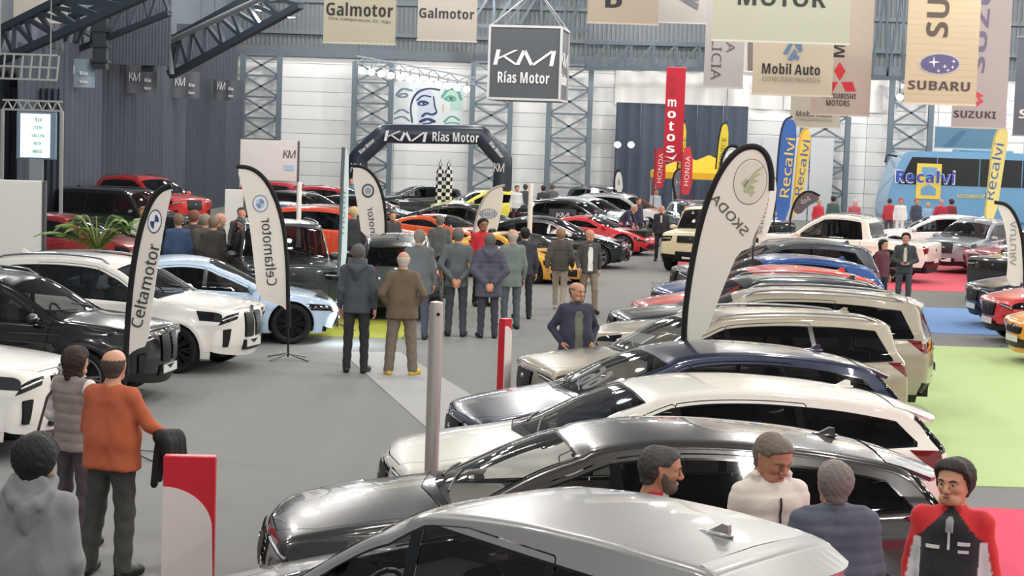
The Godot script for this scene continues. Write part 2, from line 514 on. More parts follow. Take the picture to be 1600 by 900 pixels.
# ---------------------------------------------------------------- cars
# A car's skin is one function of its side view: half-width(x, y), and a crown over the top. Every panel, pane and lamp is cut out of that skin.
class Shell:
	var st: Dictionary
	var P := PackedVector2Array()    # centre line from the front bumper over the roof to the rear bumper
	var D := PackedVector2Array()    # direction in which the crown drops
	var crown := PackedFloat32Array()
	var rnd := PackedFloat32Array()
	var E := PackedVector2Array()    # edge line
	var ze := PackedFloat32Array()
	var L := 0.0
	var step := 0.05
	var meshes := {}
	var xf := 0.0
	var xr := 0.0
	var front_top := 0               # index of the hood lip
	var rear_top := 0                # index of the tail edge

	func width(x: float, y: float) -> float:
		var s := st
		var z: float = s.half
		var tf := clampf((x - (xf - 1.05)) / 1.05, 0.0, 1.0)
		z -= s.get("nose_in", 0.13) * pow(tf, 2.2)
		var tr := clampf(((xr + 0.9) - x) / 0.9, 0.0, 1.0)
		z -= s.get("tail_in", 0.10) * tr * tr
		var belt: float = s.belt - s.get("rise", 0.04) * x
		if y < 0.45: z -= 0.06 * pow((0.45 - y) / 0.25, 2.0)
		var cr: float = s.get("crease", 0.80) - s.get("rise", 0.04) * x * 1.3
		if y > 0.55: z -= 0.045 * pow(minf((y - 0.55) / (belt - 0.55), 1.0), 2.0)
		z += s.get("crease_amp", 0.014) * exp(-pow((y - cr) / 0.045, 2.0)) * (1.0 - tf * 0.7)
		z -= 0.014 * exp(-pow((y - 0.47) / 0.08, 2.0)) * (1.0 if absf(x) < 0.9 else 0.0)
		if y > belt:
			var u := y - belt
			z -= 0.025 * minf(u / 0.03, 1.0) + s.get("tumble", 0.42) * u
			z -= s.get("cabin_in", 0.07) * pow(clampf((-x - 0.5) / 1.5, 0.0, 1.2), 2.0) * minf(u / 0.1, 1.0)
		for w in s.wheels:
			var r := Vector2(x, y).distance_to(Vector2(w, s.wheel_r))
			z += 0.03 * exp(-pow((r - s.arch_r - 0.02) / 0.07, 2.0)) * (1.0 if y < belt - 0.1 else exp(-pow((y - belt + 0.1) / 0.06, 2.0)))
		return maxf(z, 0.05)

	func setup(style: Dictionary) -> void:
		st = style
		var raw := []
		for i in range(0, style.profile.size(), 2): raw.append(Vector2(style.profile[i], style.profile[i + 1]))
		for t in 3:
			var q := [raw[0]]
			for i in raw.size() - 1:
				q.append(raw[i].lerp(raw[i + 1], 0.2)); q.append(raw[i].lerp(raw[i + 1], 0.8))
			q.append(raw[-1])
			raw = q
		var pos := [0.0]
		for i in raw.size() - 1: pos.append(pos[-1] + raw[i].distance_to(raw[i + 1]))
		L = pos[-1]
		var n := int(L / 0.05)
		step = L / n
		var k := 0
		for i in n + 1:
			var u := minf(i * step, L)
			while k < raw.size() - 2 and pos[k + 1] < u: k += 1
			P.append(raw[k].lerp(raw[k + 1], clampf((u - pos[k]) / maxf(pos[k + 1] - pos[k], 1e-6), 0, 1)))
		xf = -99.0; xr = 99.0
		for p in P:
			xf = maxf(xf, p.x); xr = minf(xr, p.x)
		var nn := PackedVector2Array()
		for i in n + 1:
			var d := P[mini(i + 1, n)] - P[maxi(i - 1, 0)]
			nn.append(Vector2(d.y, -d.x).normalized())        # outward: right of travel is (dy, -dx)
		for i in n + 1:
			var a := Vector2.ZERO
			for j in range(-5, 6): a += nn[clampi(i + j, 0, n)]
			D.append(a.normalized())
		front_top = 0
		while P[front_top].y < style.lip: front_top += 1
		rear_top = n
		while P[rear_top].y < style.deck: rear_top -= 1
		for i in n + 1:
			# crown: large round the ends, small over the top
			var up := clampf(D[i].y, 0.0, 1.0)
			var ahead := D[i].x > 0.0
			var c := lerpf(style.get("nose_crown", 0.24) if ahead else style.get("tail_crown", 0.14), style.get("crown", 0.05), smoothstep(0.15, 0.8, up))
			if P[i].y > style.belt + 0.12 and ahead and D[i].y < 0.97: c = maxf(c, 0.09)
			crown.append(c)
			rnd.append(style.get("round", 0.045))
		var e0 := PackedVector2Array()
		for i in n + 1: e0.append(P[i] - D[i] * (crown[i] + rnd[i]))
		for i in n + 1:
			var a := Vector2.ZERO
			var w := 0.0
			for j in range(-2, 3):
				if i + j >= 0 and i + j <= n: a += e0[i + j]; w += 1.0
			E.append(a / w)
		for i in n + 1: ze.append(width(E[i].x, E[i].y))

	# point on the top skin: u along the centre line in metres, s from -1 to 1 across
	func top(u: float, s: float) -> Vector3:
		var f := clampf(u / step, 0.0, P.size() - 1.001)
		var i := int(f)
		var t := f - i
		var a := absf(s)
		var z := lerpf(ze[i], ze[i + 1], t)
		var r := lerpf(rnd[i], rnd[i + 1], t)
		var q := clampf((a - (1.0 - 1.5 * r / z)) / (1.5 * r / z), 0.0, 1.0)
		var p := P[i].lerp(P[i + 1], t)
		var e := E[i].lerp(E[i + 1], t)
		var cr := lerpf(crown[i], crown[i + 1], t)
		var k := (cr * a * a + r * (1.0 - sqrt(maxf(1.0 - q * q, 0.0)))) / (cr + r)
		var m := p.lerp(e, k)
		return Vector3(m.x, m.y, s * z)

	func top_normal(u: float, s: float) -> Vector3:
		var a := top(minf(u + 0.02, L), s) - top(maxf(u - 0.02, 0.0), s)
		var h := 0.01
		var b := top(u, minf(s + h, 1.0)) - top(u, maxf(s - h, -1.0))
		return b.cross(a).normalized()     # z cross (towards the rear over the top) points out

	func side_point(p: Vector2, sg: float) -> Vector3: return Vector3(p.x, p.y, sg * width(p.x, p.y))
	func side_normal(p: Vector2, sg: float) -> Vector3:
		var dx := (width(p.x + 0.015, p.y) - width(p.x - 0.015, p.y)) / 0.03
		var dy := (width(p.x, p.y + 0.015) - width(p.x, p.y - 0.015)) / 0.03
		return Vector3(-dx, -dy, sg).normalized()

	func mb(key: String) -> MB:
		if not meshes.has(key): meshes[key] = MB.new()
		return meshes[key]

	func emit_side(q: PackedVector2Array, key: String, sg: float, off: float) -> void:
		var m := mb(key)
		var vs := []
		var ns := []
		for p in q:
			var nrm := side_normal(p, sg)
			vs.append(side_point(p, sg) + nrm * off); ns.append(nrm)
		if q.size() <= 4:
			for i in range(1, q.size() - 1): m.tri(vs[0], vs[i], vs[i + 1], ns[0], ns[i], ns[i + 1])
			return
		var t := Geometry2D.triangulate_polygon(q)
		for i in range(0, t.size(), 3): m.tri(vs[t[i]], vs[t[i + 1]], vs[t[i + 2]], ns[t[i]], ns[t[i + 1]], ns[t[i + 2]])

	func emit_top(q: PackedVector2Array, key: String, off: float) -> void:
		var m := mb(key)
		var vs := []
		var ns := []
		for p in q:
			var nrm := top_normal(p.x, p.y)
			vs.append(top(p.x, p.y) + nrm * off); ns.append(nrm)
		if q.size() <= 4:
			for i in range(1, q.size() - 1): m.tri(vs[0], vs[i], vs[i + 1], ns[0], ns[i], ns[i + 1])
			return
		var t := Geometry2D.triangulate_polygon(q)
		for i in range(0, t.size(), 3): m.tri(vs[t[i]], vs[t[i + 1]], vs[t[i + 2]], ns[t[i]], ns[t[i + 1]], ns[t[i + 2]])

	# regions: [key, polygon, offset]; an empty key is a gap
	func cut(cell: PackedVector2Array, regions: Array, base: String, emit: Callable) -> void:
		var left := [cell]
		var box := Rect2(cell[0], Vector2.ZERO)
		for p in cell: box = box.expand(p)
		for r in regions:
			if left.is_empty(): return
			if not r[3].intersects(box, true): continue
			var next := []
			for q in left:
				for a in Geometry2D.intersect_polygons(q, r[1]):
					if r[0] and a.size() > 2: emit.call(a, r[0], r[2])
				for a in Geometry2D.clip_polygons(q, r[1]):
					if not Geometry2D.is_polygon_clockwise(a): next.append(a)
			left = next
		for q in left:
			if q.size() > 2 and base: emit.call(q, base, 0.0)

	func boxed(regions: Array) -> Array:
		for r in regions:
			var b := Rect2(r[1][0], Vector2.ZERO)
			for p in r[1]: b = b.expand(p)
			r.append(b)
		return regions

	func u_front(y: float) -> float:            # arc length where the nose is at that height
		for i in P.size():
			if P[i].y >= y: return i * step
		return 0.0
	func u_rear(y: float) -> float:
		for i in range(P.size() - 1, 0, -1):
			if P[i].y >= y: return i * step
		return L
	func u_x(x: float) -> float:                # over the top
		for i in range(front_top, P.size()):
			if P[i].x <= x: return i * step
		return L

func grown(p: PackedVector2Array, by: float) -> PackedVector2Array:
	var a := Geometry2D.offset_polygon(p, by)
	return a[0] if a.size() else p

func meet(a: PackedVector2Array, b: PackedVector2Array) -> PackedVector2Array:
	var q := Geometry2D.intersect_polygons(a, b)
	var best := PackedVector2Array()
	for x in q:
		if x.size() > best.size(): best = x
	return best

func span(a: float, b: float, c := -1.0, d := 3.0, lean := 0.0) -> PackedVector2Array:   # a slanted column of the side view
	return PackedVector2Array([Vector2(a + lean * (c - 1.0), c), Vector2(b + lean * (c - 1.0), c), Vector2(b + lean * (d - 1.0), d), Vector2(a + lean * (d - 1.0), d)])

var car_kinds := {}
func car_shape(kind: String) -> Dictionary:      # meshes of a body style, cut once and shared
	if car_kinds.has(kind): return car_kinds[kind]
	var st: Dictionary = car_styles()[kind]
	var k := Shell.new()
	k.setup(st)
	var n := k.P.size()
	# side view outline
	var side := PackedVector2Array()
	for i in n: side.append(k.E[i])
	side.append(Vector2(k.E[n - 1].x + 0.02, st.sill)); side.append(Vector2(k.E[0].x - 0.02, st.sill))
	var fixed := Geometry2D.offset_polygon(side, 0.001)
	side = fixed[0]
	for q in fixed:
		if q.size() > side.size(): side = q
	if Geometry2D.is_polygon_clockwise(side): side.reverse()
	var belt0: float = st.belt + 0.02
	var rise: float = st.get("rise", 0.04)
	var above := PackedVector2Array([Vector2(3, belt0 - rise * 3), Vector2(3, 3), Vector2(-3, 3), Vector2(-3, belt0 + rise * 3)])
	var frame_in: float = st.get("frame", 0.06)
	var dlo := meet(meet(grown(side, -frame_in), above), span(st.glass_rear, st.get("glass_front", 9.0), -1.0, 3.0, st.get("rear_lean", 0.6)))
	if st.has("dlo_cap"):                    # the top line of the side windows falls towards the tail
		var q: Array = st.dlo_cap
		dlo = meet(dlo, PackedVector2Array([Vector2(3, -1), Vector2(3, 3), Vector2(q[0], 3), Vector2(q[0], q[1]), Vector2(q[2], q[3]), Vector2(q[4], q[5]), Vector2(-3, q[5] - 0.1), Vector2(-3, -1)]))
	if st.get("soften", 0.03) > 0: dlo = grown(grown(dlo, -st.get("soften", 0.03)), st.get("soften", 0.03))
	var regs := []
	for w in st.wheels: regs.append(["", circle(Vector2(w, st.wheel_r), st.arch_r), 0.0])
	# panes between the pillars
	var inner := grown(dlo, -0.014)
	var edges: Array = st.pillars     # [front edge of glass 1, rear edge, front edge of glass 2, ...] from front to rear
	for i in range(0, edges.size(), 2):
		var pane := meet(inner, span(edges[i + 1], edges[i], -1.0, 3.0, st.get("pillar_lean", 0.12)))
		if pane.size() > 2: regs.append([["side_window", "rear_side_window", "quarter_window"][mini(i / 2, 2)], grown(pane, 0.0005), -0.006])
	regs.append(["window_trim", dlo, 0.001])
	# lamps on the flanks
	var hl: Array = st.headlight      # y low, y high, reach back on the flank, share of the width in front
	var tl: Array = st.taillight
	var nose_x := k.xf
	regs.append(["headlight", PackedVector2Array([Vector2(nose_x + 0.3, hl[0]), Vector2(nose_x + 0.3, hl[1]), Vector2(nose_x - 0.22 - hl[2], hl[1] + 0.05), Vector2(nose_x - 0.30 - hl[2] * 0.6, hl[0] + 0.03)]), 0.003])
	regs.append(["tail_light", PackedVector2Array([Vector2(k.xr - 0.3, tl[0]), Vector2(k.xr - 0.3, tl[1]), Vector2(k.xr + 0.16 + tl[2], tl[1] + 0.02), Vector2(k.xr + 0.10 + tl[2] * 0.4, tl[0])]), 0.004])
	if st.get("cladding", true):
		var cl: float = st.sill + st.get("clad_h", 0.10)
		for w in st.wheels: regs.append(["cladding", circle(Vector2(w, st.wheel_r), st.arch_r + st.get("clad_w", 0.055)), 0.006])
		regs.append(["cladding", PackedVector2Array([Vector2(-3, -1), Vector2(3, -1), Vector2(3, cl), Vector2(-3, cl)]), 0.006])
	# doors
	var d: Array = st.doors            # hinge x, B pillar x, rear x
	var low: float = st.sill + st.get("clad_h", 0.10) + 0.03
	var body_in := grown(side, -0.028)
	for i in d.size() - 1:
		var dp := meet(body_in, span(d[i + 1], d[i], low, 3.0, st.get("pillar_lean", 0.12) if i > 0 or true else 0.0))
		dp = meet(dp, PackedVector2Array([Vector2(-3, low), Vector2(3, low), Vector2(3, 3), Vector2(-3, 3)]))
		if st.has("dlo_cap"):
			var e: Array = st.dlo_cap
			dp = meet(dp, PackedVector2Array([Vector2(3, -1), Vector2(3, 3), Vector2(e[0], 3), Vector2(e[0], e[1] + 0.04), Vector2(e[2], e[3] + 0.035), Vector2(e[4], e[5] + 0.035), Vector2(-3, e[5] - 0.07), Vector2(-3, -1)]))
		for w in st.wheels:
			for q in Geometry2D.clip_polygons(dp, circle(Vector2(w, st.wheel_r), st.arch_r + 0.07)):
				if q.size() > 3 and not Geometry2D.is_polygon_clockwise(q): dp = q; break
		dp = grown(grown(dp, -0.03), 0.03)
		var upper := meet(dp, PackedVector2Array([Vector2(3, belt0 + 0.08 - rise * 3), Vector2(3, 3), Vector2(-3, 3), Vector2(-3, belt0 + 0.08 + rise * 3)]))
		if upper.size() > 2: regs.append(["door_frame" if i == 0 else "rear_door_frame", grown(upper, -0.004), 0.0])
		regs.append(["door" if i == 0 else "rear_door", grown(dp, -0.004), 0.0])
		regs.append(["", grown(dp, 0.004), 0.0])
	var door_regs := k.boxed(regs)
	var x0 := k.xr - 0.1
	while x0 < k.xf + 0.1:
		var y0: float = st.sill - 0.02
		while y0 < 2.2:
			var cell := PackedVector2Array([Vector2(x0, y0), Vector2(x0 + 0.1, y0), Vector2(x0 + 0.1, y0 + 0.06), Vector2(x0, y0 + 0.06)])
			for q in Geometry2D.intersect_polygons(cell, side):
				if q.size() < 3 or Geometry2D.is_polygon_clockwise(q): continue
				k.cut(q, door_regs, "body", func(a, key, off):
					for sg in [-1.0, 1.0]:
						var kk: String = key
						if key != "body": kk = key + ("@l" if sg < 0 else "@r")
						k.emit_side(a, kk, sg, off))
			y0 += 0.06
		x0 += 0.1
	# the top skin
	var t := []
	var uw0 := k.u_x(st.cowl) 
	var uw1 := k.u_x(st.header)
	t.append(["windshield", PackedVector2Array([Vector2(uw0 + 0.02, -0.93), Vector2(uw0 - 0.03, 0.0), Vector2(uw0 + 0.02, 0.93), Vector2(uw1, 0.90), Vector2(uw1 - 0.03, 0.0), Vector2(uw1, -0.90)]), -0.006])
	t.append(["windshield_trim", PackedVector2Array([Vector2(uw0 - 0.01, -0.95), Vector2(uw0 - 0.12, 0.0), Vector2(uw0 - 0.01, 0.95), Vector2(uw1 + 0.02, 0.93), Vector2(uw1 - 0.01, 0.0), Vector2(uw1 + 0.02, -0.93)]), -0.002])
	var ur0: float = k.u_x(st.back_top) if st.back_top > k.xr else k.u_rear(st.get("back_top_y", 1.4))
	var ur1: float = k.u_rear(st.back_low) if st.get("back_by_y", true) else k.u_x(st.back_low)
	var gg: float = st.get("gate_glass", 0.84)
	t.append(["rear_window", PackedVector2Array([Vector2(ur0 + 0.04, -gg), Vector2(ur0 + 0.03, gg), Vector2(ur1 - 0.02, gg + 0.02), Vector2(ur1, 0.0), Vector2(ur1 - 0.02, -gg - 0.02)]), -0.004])
	t.append(["rear_window_trim", PackedVector2Array([Vector2(ur0 + 0.02, -gg - 0.04), Vector2(ur0 + 0.01, gg + 0.04), Vector2(ur1, gg + 0.06), Vector2(ur1 + 0.02, 0.0), Vector2(ur1, -gg - 0.06)]), 0.0])
	# nose
	var uh0 := k.u_front(hl[0]); var uh1 := k.u_front(hl[1])
	for s in [-1.0, 1.0]:
		t.append(["headlight" + ("@l" if s < 0 else "@r"), PackedVector2Array([Vector2(uh0, s * 1.2), Vector2(uh1, s * 1.2), Vector2(uh1 - 0.01, s * hl[3]), Vector2(uh0 + 0.04, s * (hl[3] + 0.06))]), 0.003])
	var gi := 0
	for g in st.grille:                # [y low, y high, half share at the bottom, at the top, centre share, name]
		gi += 1
		var ua := k.u_front(g[0]); var ub := k.u_front(g[1])
		for s in ([1.0] if g[4] == 0.0 else [-1.0, 1.0]):
			var q := PackedVector2Array([Vector2(ua, s * g[4] - g[2]), Vector2(ua, s * g[4] + g[2]), Vector2(ub, s * g[4] + g[3]), Vector2(ub, s * g[4] - g[3])])
			t.append([g[5] + "@%d%d" % [gi, int(s)], q, -0.02])
			if g.size() > 6: t.append(["grille_frame@%d%d" % [gi, int(s)], grown(q, 0.018), 0.006])
	if st.get("cladding", true):
		t.append(["bumper_trim", PackedVector2Array([Vector2(-1, -1.2), Vector2(k.u_front(st.sill + 0.13), -1.2), Vector2(k.u_front(st.sill + 0.13), 1.2), Vector2(-1, 1.2)]), 0.004])
		t.append(["bumper_trim@rear", PackedVector2Array([Vector2(k.L + 1, -1.2), Vector2(k.u_rear(st.sill + 0.22), -1.2), Vector2(k.u_rear(st.sill + 0.22), 1.2), Vector2(k.L + 1, 1.2)]), 0.004])
	# tail
	var ut0 := k.u_rear(tl[1]); var ut1 := k.u_rear(tl[0])
	for s in [-1.0, 1.0]:
		t.append(["tail_light" + ("@l" if s < 0 else "@r"), PackedVector2Array([Vector2(ut0, s * 1.2), Vector2(ut1, s * 1.2), Vector2(ut1 - 0.03, s * (tl[3] + 0.05)), Vector2(ut0, s * tl[3])]), 0.004])
	var lip_u := k.front_top * k.step
	var hood := PackedVector2Array([Vector2(lip_u + 0.0, -0.62), Vector2(lip_u - 0.03, 0.0), Vector2(lip_u + 0.0, 0.62), Vector2(lip_u + 0.25, 0.86), Vector2(uw0 - 0.03, 0.93), Vector2(uw0 - 0.12, 0.0), Vector2(uw0 - 0.03, -0.93), Vector2(lip_u + 0.25, -0.86)])
	t.append(["hood", grown(hood, -0.004), 0.0])
	t.append(["", grown(hood, 0.004), 0.0])
	var gate_low := k.u_rear(st.get("gate_low", 0.55))
	if st.get("gate", true):
		var gate := PackedVector2Array([Vector2(ur0 - 0.16, -0.90), Vector2(ur0 - 0.18, 0.0), Vector2(ur0 - 0.16, 0.90), Vector2(ur1, 0.93), Vector2(ut0, 0.86), Vector2(gate_low, 0.74), Vector2(gate_low, -0.74), Vector2(ut0, -0.86), Vector2(ur1, -0.93)])
		if gg > 0.9: t.append(["tailgate_header", PackedVector2Array([Vector2(ur0 - 0.156, -0.89), Vector2(ur0 - 0.176, 0.0), Vector2(ur0 - 0.156, 0.89), Vector2(ur0 + 0.08, 0.92), Vector2(ur0 + 0.08, -0.92)]), 0.0])
		t.append(["tailgate", grown(gate, -0.004), 0.0])
		t.append(["", grown(gate, 0.004), 0.0])
	if st.get("sunroof", false):
		t.append(["roof_glass", PackedVector2Array([Vector2(uw1 + 0.1, -0.72), Vector2(uw1 + 0.1, 0.72), Vector2(uw1 + 1.3, 0.70), Vector2(uw1 + 1.3, -0.70)]), 0.001])
	k.boxed(t)
	var cols := [-1.0, -0.985, -0.96, -0.92, -0.84, -0.68, -0.45, -0.2, 0.0, 0.2, 0.45, 0.68, 0.84, 0.92, 0.96, 0.985, 1.0]
	for i in n - 1:
		for j in cols.size() - 1:
			k.cut(PackedVector2Array([Vector2(i * k.step, cols[j]), Vector2((i + 1) * k.step, cols[j]), Vector2((i + 1) * k.step, cols[j + 1]), Vector2(i * k.step, cols[j + 1])]), t, "body", func(a, key, off): k.emit_top(a, key, off))
	# inner trim, floor, seats, dashboard
	var it := k.mb("floor_pan")
	var bx0: float = st.cowl - 0.12
	var bx1: float = st.get("cabin_end", k.xr + 0.25)
	var xx := bx1
	while xx < bx0:
		var nx := minf(xx + 0.25, bx0)
		for sg in [-1.0, 1.0]:
			var a := Vector3(xx, 0.3, sg * (k.width(xx, 0.7) - 0.09)); var b := Vector3(nx, 0.3, sg * (k.width(nx, 0.7) - 0.09))
			var ya: float = st.belt - rise * xx; var yb: float = st.belt - rise * nx
			k.mb("door_trim" + ("@l" if sg < 0 else "@r")).quad(a, b, Vector3(nx, yb, b.z - sg * 0.01), Vector3(xx, ya, a.z - sg * 0.01), Vector3(0, 0, -sg))
		xx = nx
	it.box(Vector3((k.xf + k.xr) / 2, st.sill + 0.06, 0), Vector3(k.xf - k.xr - 0.5, 0.1, st.half * 2 - 0.55))
	k.mb("engine_bay").box(Vector3((k.xf + bx0) / 2 - 0.1, 0.55, 0), Vector3(k.xf - bx0 - 0.25, 0.5, st.half * 2 - 0.62))
	k.mb("boot_floor").box(Vector3((k.xr + bx1) / 2 + 0.15, 0.5, 0), Vector3(bx1 - k.xr + 0.1, 0.42, st.half * 2 - 0.62))
	k.mb("dashboard").soft_box(Vector3(st.cowl - 0.28, st.belt - 0.07 - rise * st.cowl, 0), Vector3(0.5, 0.22, st.half * 2 - 0.3), 0.06)
	for row in st.get("seats", [0.15, -0.75]):
		for s in [-0.38, 0.38]:
			var seats := k.mb("seat@%d%d" % [int(row * 100), int(s * 100)])
			seats.soft_box(Vector3(row, 0.50, s), Vector3(0.50, 0.16, 0.50), 0.05)
			seats.soft_box(Vector3(row - 0.30, 0.82, s), Vector3(0.15, 0.58, 0.48), 0.05, Basis(Vector3(0, 0, 1), 0.22))
			seats.soft_box(Vector3(row - 0.40, 1.18, s), Vector3(0.10, 0.16, 0.26), 0.04, Basis(Vector3(0, 0, 1), 0.15))
	var sw := k.mb("steering_wheel")
	var ringp := []
	var wb := Basis(Vector3(0, 0, 1), 0.45)
	for i in 17: ringp.append(Vector3(0.52, st.belt + 0.0, -0.38) + wb * Vector3(0, cos(TAU * i / 16) * 0.18, sin(TAU * i / 16) * 0.18))
	sw.tube(ringp, 0.016, 6, false)
	sw.box(Vector3(0.53, st.belt, -0.38), Vector3(0.04, 0.12, 0.16), wb)
	sw.box(Vector3(0.53, st.belt, -0.38), Vector3(0.03, 0.04, 0.34), wb)
	# headliner
	var u := uw1 + 0.05
	var lin := k.mb("headliner")
	while u < ur0 - 0.1:
		for j in 6:
			var s0 := -0.9 + 0.3 * j
			var q := []
			for e in [[u, s0], [u + 0.1, s0], [u + 0.1, s0 + 0.3], [u, s0 + 0.3]]: q.append(k.top(e[0], e[1]) - Vector3(0, 0.035, 0))
			lin.quad(q[0], q[1], q[2], q[3], Vector3.DOWN)
		u += 0.1
	# door handles, mirrors, rails, aerial, spoiler
	var hd: Array = st.get("handles", [-0.02, -0.95])
	for i in hd.size():
		for sg in [-1.0, 1.0]:
			var y: float = st.get("handle_y", 0.86) - rise * hd[i]
			var w := k.width(hd[i], y)
			var m := k.mb(("handle" if i == 0 else "rear_handle") + ("@l" if sg < 0 else "@r"))
			m.soft_box(Vector3(hd[i], y, sg * (w + 0.018)), Vector3(0.19, 0.03, 0.022), 0.008)
	for sg in [-1.0, 1.0]:
		var m := k.mb("mirror" + ("@l" if sg < 0 else "@r"))
		var x: float = st.cowl - 0.32
		var y: float = st.belt + 0.04 - rise * x
		var w := k.width(x, y)
		m.ball(Vector3(x, y + 0.07, sg * (w + 0.13)), Vector3(0.075, 0.075, 0.115), 14)
		m.box(Vector3(x - 0.01, y + 0.0, sg * (w + 0.03)), Vector3(0.06, 0.04, 0.12))
	if st.get("rails", false):
		for sg in [-1.0, 1.0]:
			var line := []
			var a := uw1 + 0.18
			var b := ur0 - 0.22
			for i in 15:
				var uu := lerpf(a, b, i / 14.0)
				var lift := 0.035 if i > 0 and i < 14 else 0.0
				line.append(k.top(uu, sg * 0.90) + Vector3(0, lift, 0))
			k.mb("roof_rail" + ("@l" if sg < 0 else "@r")).tube(line, 0.015, 8)
	if st.get("fin", true):
		var a := k.top(ur0 - st.get("fin_at", 0.45), 0.0)
		k.mb("shark_fin").slab(poly([0.10, -0.03, -0.09, -0.03, -0.085, 0.055, -0.05, 0.06]), 0.03, a)
		k.mb("shark_fin").ball(a, Vector3(0.12, 0.02, 0.04), 10)
	if st.get("spoiler", 0.0) > 0.0:
		var sp := k.mb("spoiler")
		var w: float = st.spoiler
		var grid := []
		var half := k.ze[int(ur0 / k.step)] * 0.96
		for i in 13:
			var s := -1.0 + i / 6.0
			var front := k.top(ur0 - 0.16, s * 0.9)
			var over := k.top(ur0 - 0.02, s * 0.9)
			var dir := (over - front).normalized()
			var tip := over + dir * w * (1.0 - 0.35 * s * s * s * s)
			tip.z = s * half * 0.88
			grid.append([front + Vector3(0, 0.006, 0), over + Vector3(0, 0.012, 0), tip, tip - Vector3(-0.01, 0.03, 0), over - Vector3(0, 0.05, 0)])
		for i in 12:
			for j in 4:
				sp.quad(grid[i][j], grid[i][j + 1], grid[i + 1][j + 1], grid[i + 1][j], Vector3(-0.3, 1.0 if j < 2 else -1.0, 0) if j != 2 else Vector3(-1, 0, 0))
		for e in [0, 12]:
			for j in range(1, 4): sp.flat(grid[e][0], grid[e][j], grid[e][j + 1], Vector3(0, 0, -1 if e == 0 else 1))
	# number plate and badge spots
	var pf := k.top(k.u_front(st.get("plate_y", 0.42)), 0.0)
	k.mb("number_plate").box(pf + Vector3(0.012, 0, 0), Vector3(0.012, 0.11, 0.5))
	var pr := k.top(k.u_rear(st.get("rear_plate_y", 0.62)), 0.0)
	k.mb("number_plate@rear").box(pr - Vector3(0.012, 0, 0), Vector3(0.012, 0.11, 0.5))
	var bf := k.top(k.u_front(st.get("badge_y", 0.74)), 0.0)
	k.mb("badge").lathe([Vector2(0, 0.02), Vector2(0.05, 0.018), Vector2(0.055, 0.0)], bf + Vector3(0.0, 0, 0), Basis(Vector3(0, 0, 1), -PI / 2), 16)
	var br := k.top(k.u_rear(st.get("rear_badge_y", 0.86)), 0.0)
	k.mb("badge@rear").lathe([Vector2(0, 0.02), Vector2(0.045, 0.018), Vector2(0.05, 0.0)], br, Basis(Vector3(0, 0, 1), PI / 2), 16)
	# bars across the grilles
	var gb := k.mb("grille_bar")
	for g in st.grille:
		if g[5] != "grille": continue
		var y: float = g[0] + 0.03
		while y < g[1]:
			var uu := k.u_front(y)
			var hw := lerpf(g[2], g[3], (y - g[0]) / (g[1] - g[0])) - 0.02
			for s in ([1.0] if g[4] == 0.0 else [-1.0, 1.0]):
				var line := []
				for i in 7: line.append(k.top(uu, s * g[4] + lerpf(-hw, hw, i / 6.0)) - Vector3(0.008, 0, 0))
				gb.tube(line, 0.008, 5)
			y += 0.05
	# glints inside the headlights
	for s in [-1.0, 1.0]:
		var line := []
		for i in 8: line.append(k.top(lerpf(uh0, uh1, 0.62), s * lerpf(hl[3] + 0.05, 0.99, i / 7.0)) - Vector3(0.004, 0, 0))
		k.mb("lamp_reflector" + ("@l" if s < 0 else "@r")).tube(line, 0.012, 6)
	# wipers
	for z in [-0.45, 0.25]:
		k.mb("wiper@%d" % int(z * 100)).tube([k.top(uw0 + 0.03, z) + Vector3(0, 0.012, 0), k.top(uw0 + 0.10, z + 0.35) + Vector3(0, 0.016, 0), k.top(uw0 + 0.16, z + 0.55) + Vector3(0, 0.014, 0)], 0.009, 5)
	var out := {}
	for key in k.meshes: out[key] = k.meshes[key].mesh()
	car_kinds[kind] = {"meshes": out, "style": st, "skin": k}
	return car_kinds[kind]

func circle(c: Vector2, r: float) -> PackedVector2Array:
	var p := PackedVector2Array()
	for i in 28: p.append(c + Vector2(cos(TAU * i / 28), sin(TAU * i / 28)) * r)
	return p

var wheel_meshes := {}
func wheel_shape(r: float, spokes: int) -> Array:
	var key := str(r) + "/" + str(spokes)
	if wheel_meshes.has(key): return wheel_meshes[key]
	var rr := r * 0.74
	var b := Basis(Vector3(1, 0, 0), PI / 2)      # lathe axis y to z
	var ty := MB.new()
	ty.lathe([Vector2(rr - 0.005, -0.10), Vector2(rr + 0.02, -0.115), Vector2(r - 0.03, -0.115), Vector2(r, -0.085), Vector2(r, 0.085), Vector2(r - 0.03, 0.115), Vector2(rr + 0.02, 0.115), Vector2(rr - 0.005, 0.10)], Vector3.ZERO, b, 36)
	var rim := MB.new()
	rim.lathe([Vector2(rr - 0.03, 0.06), Vector2(rr - 0.02, 0.105), Vector2(rr + 0.006, 0.112), Vector2(rr + 0.004, 0.09)], Vector3.ZERO, b, 36)
	rim.lathe([Vector2(0.0, 0.095), Vector2(0.045, 0.09), Vector2(0.06, 0.07)], Vector3.ZERO, b, 16)
	for i in spokes:
		var a := TAU * i / spokes
		for o in [-0.11, 0.11]:
			var p := Vector3(cos(a) * 0.03, sin(a) * 0.03, 0)
			var q := Vector3(cos(a + o) * (rr - 0.015), sin(a + o) * (rr - 0.015), 0)
			rim.bar(b * Vector3(p.x, 0.085, p.y), b * Vector3(q.x, 0.098, q.y), 0.028)
	var back := MB.new()
	back.lathe([Vector2(0, 0.03), Vector2(rr - 0.02, 0.03)], Vector3.ZERO, b, 28)
	wheel_meshes[key] = [ty.mesh(), rim.mesh(), back.mesh()]
	return wheel_meshes[key]

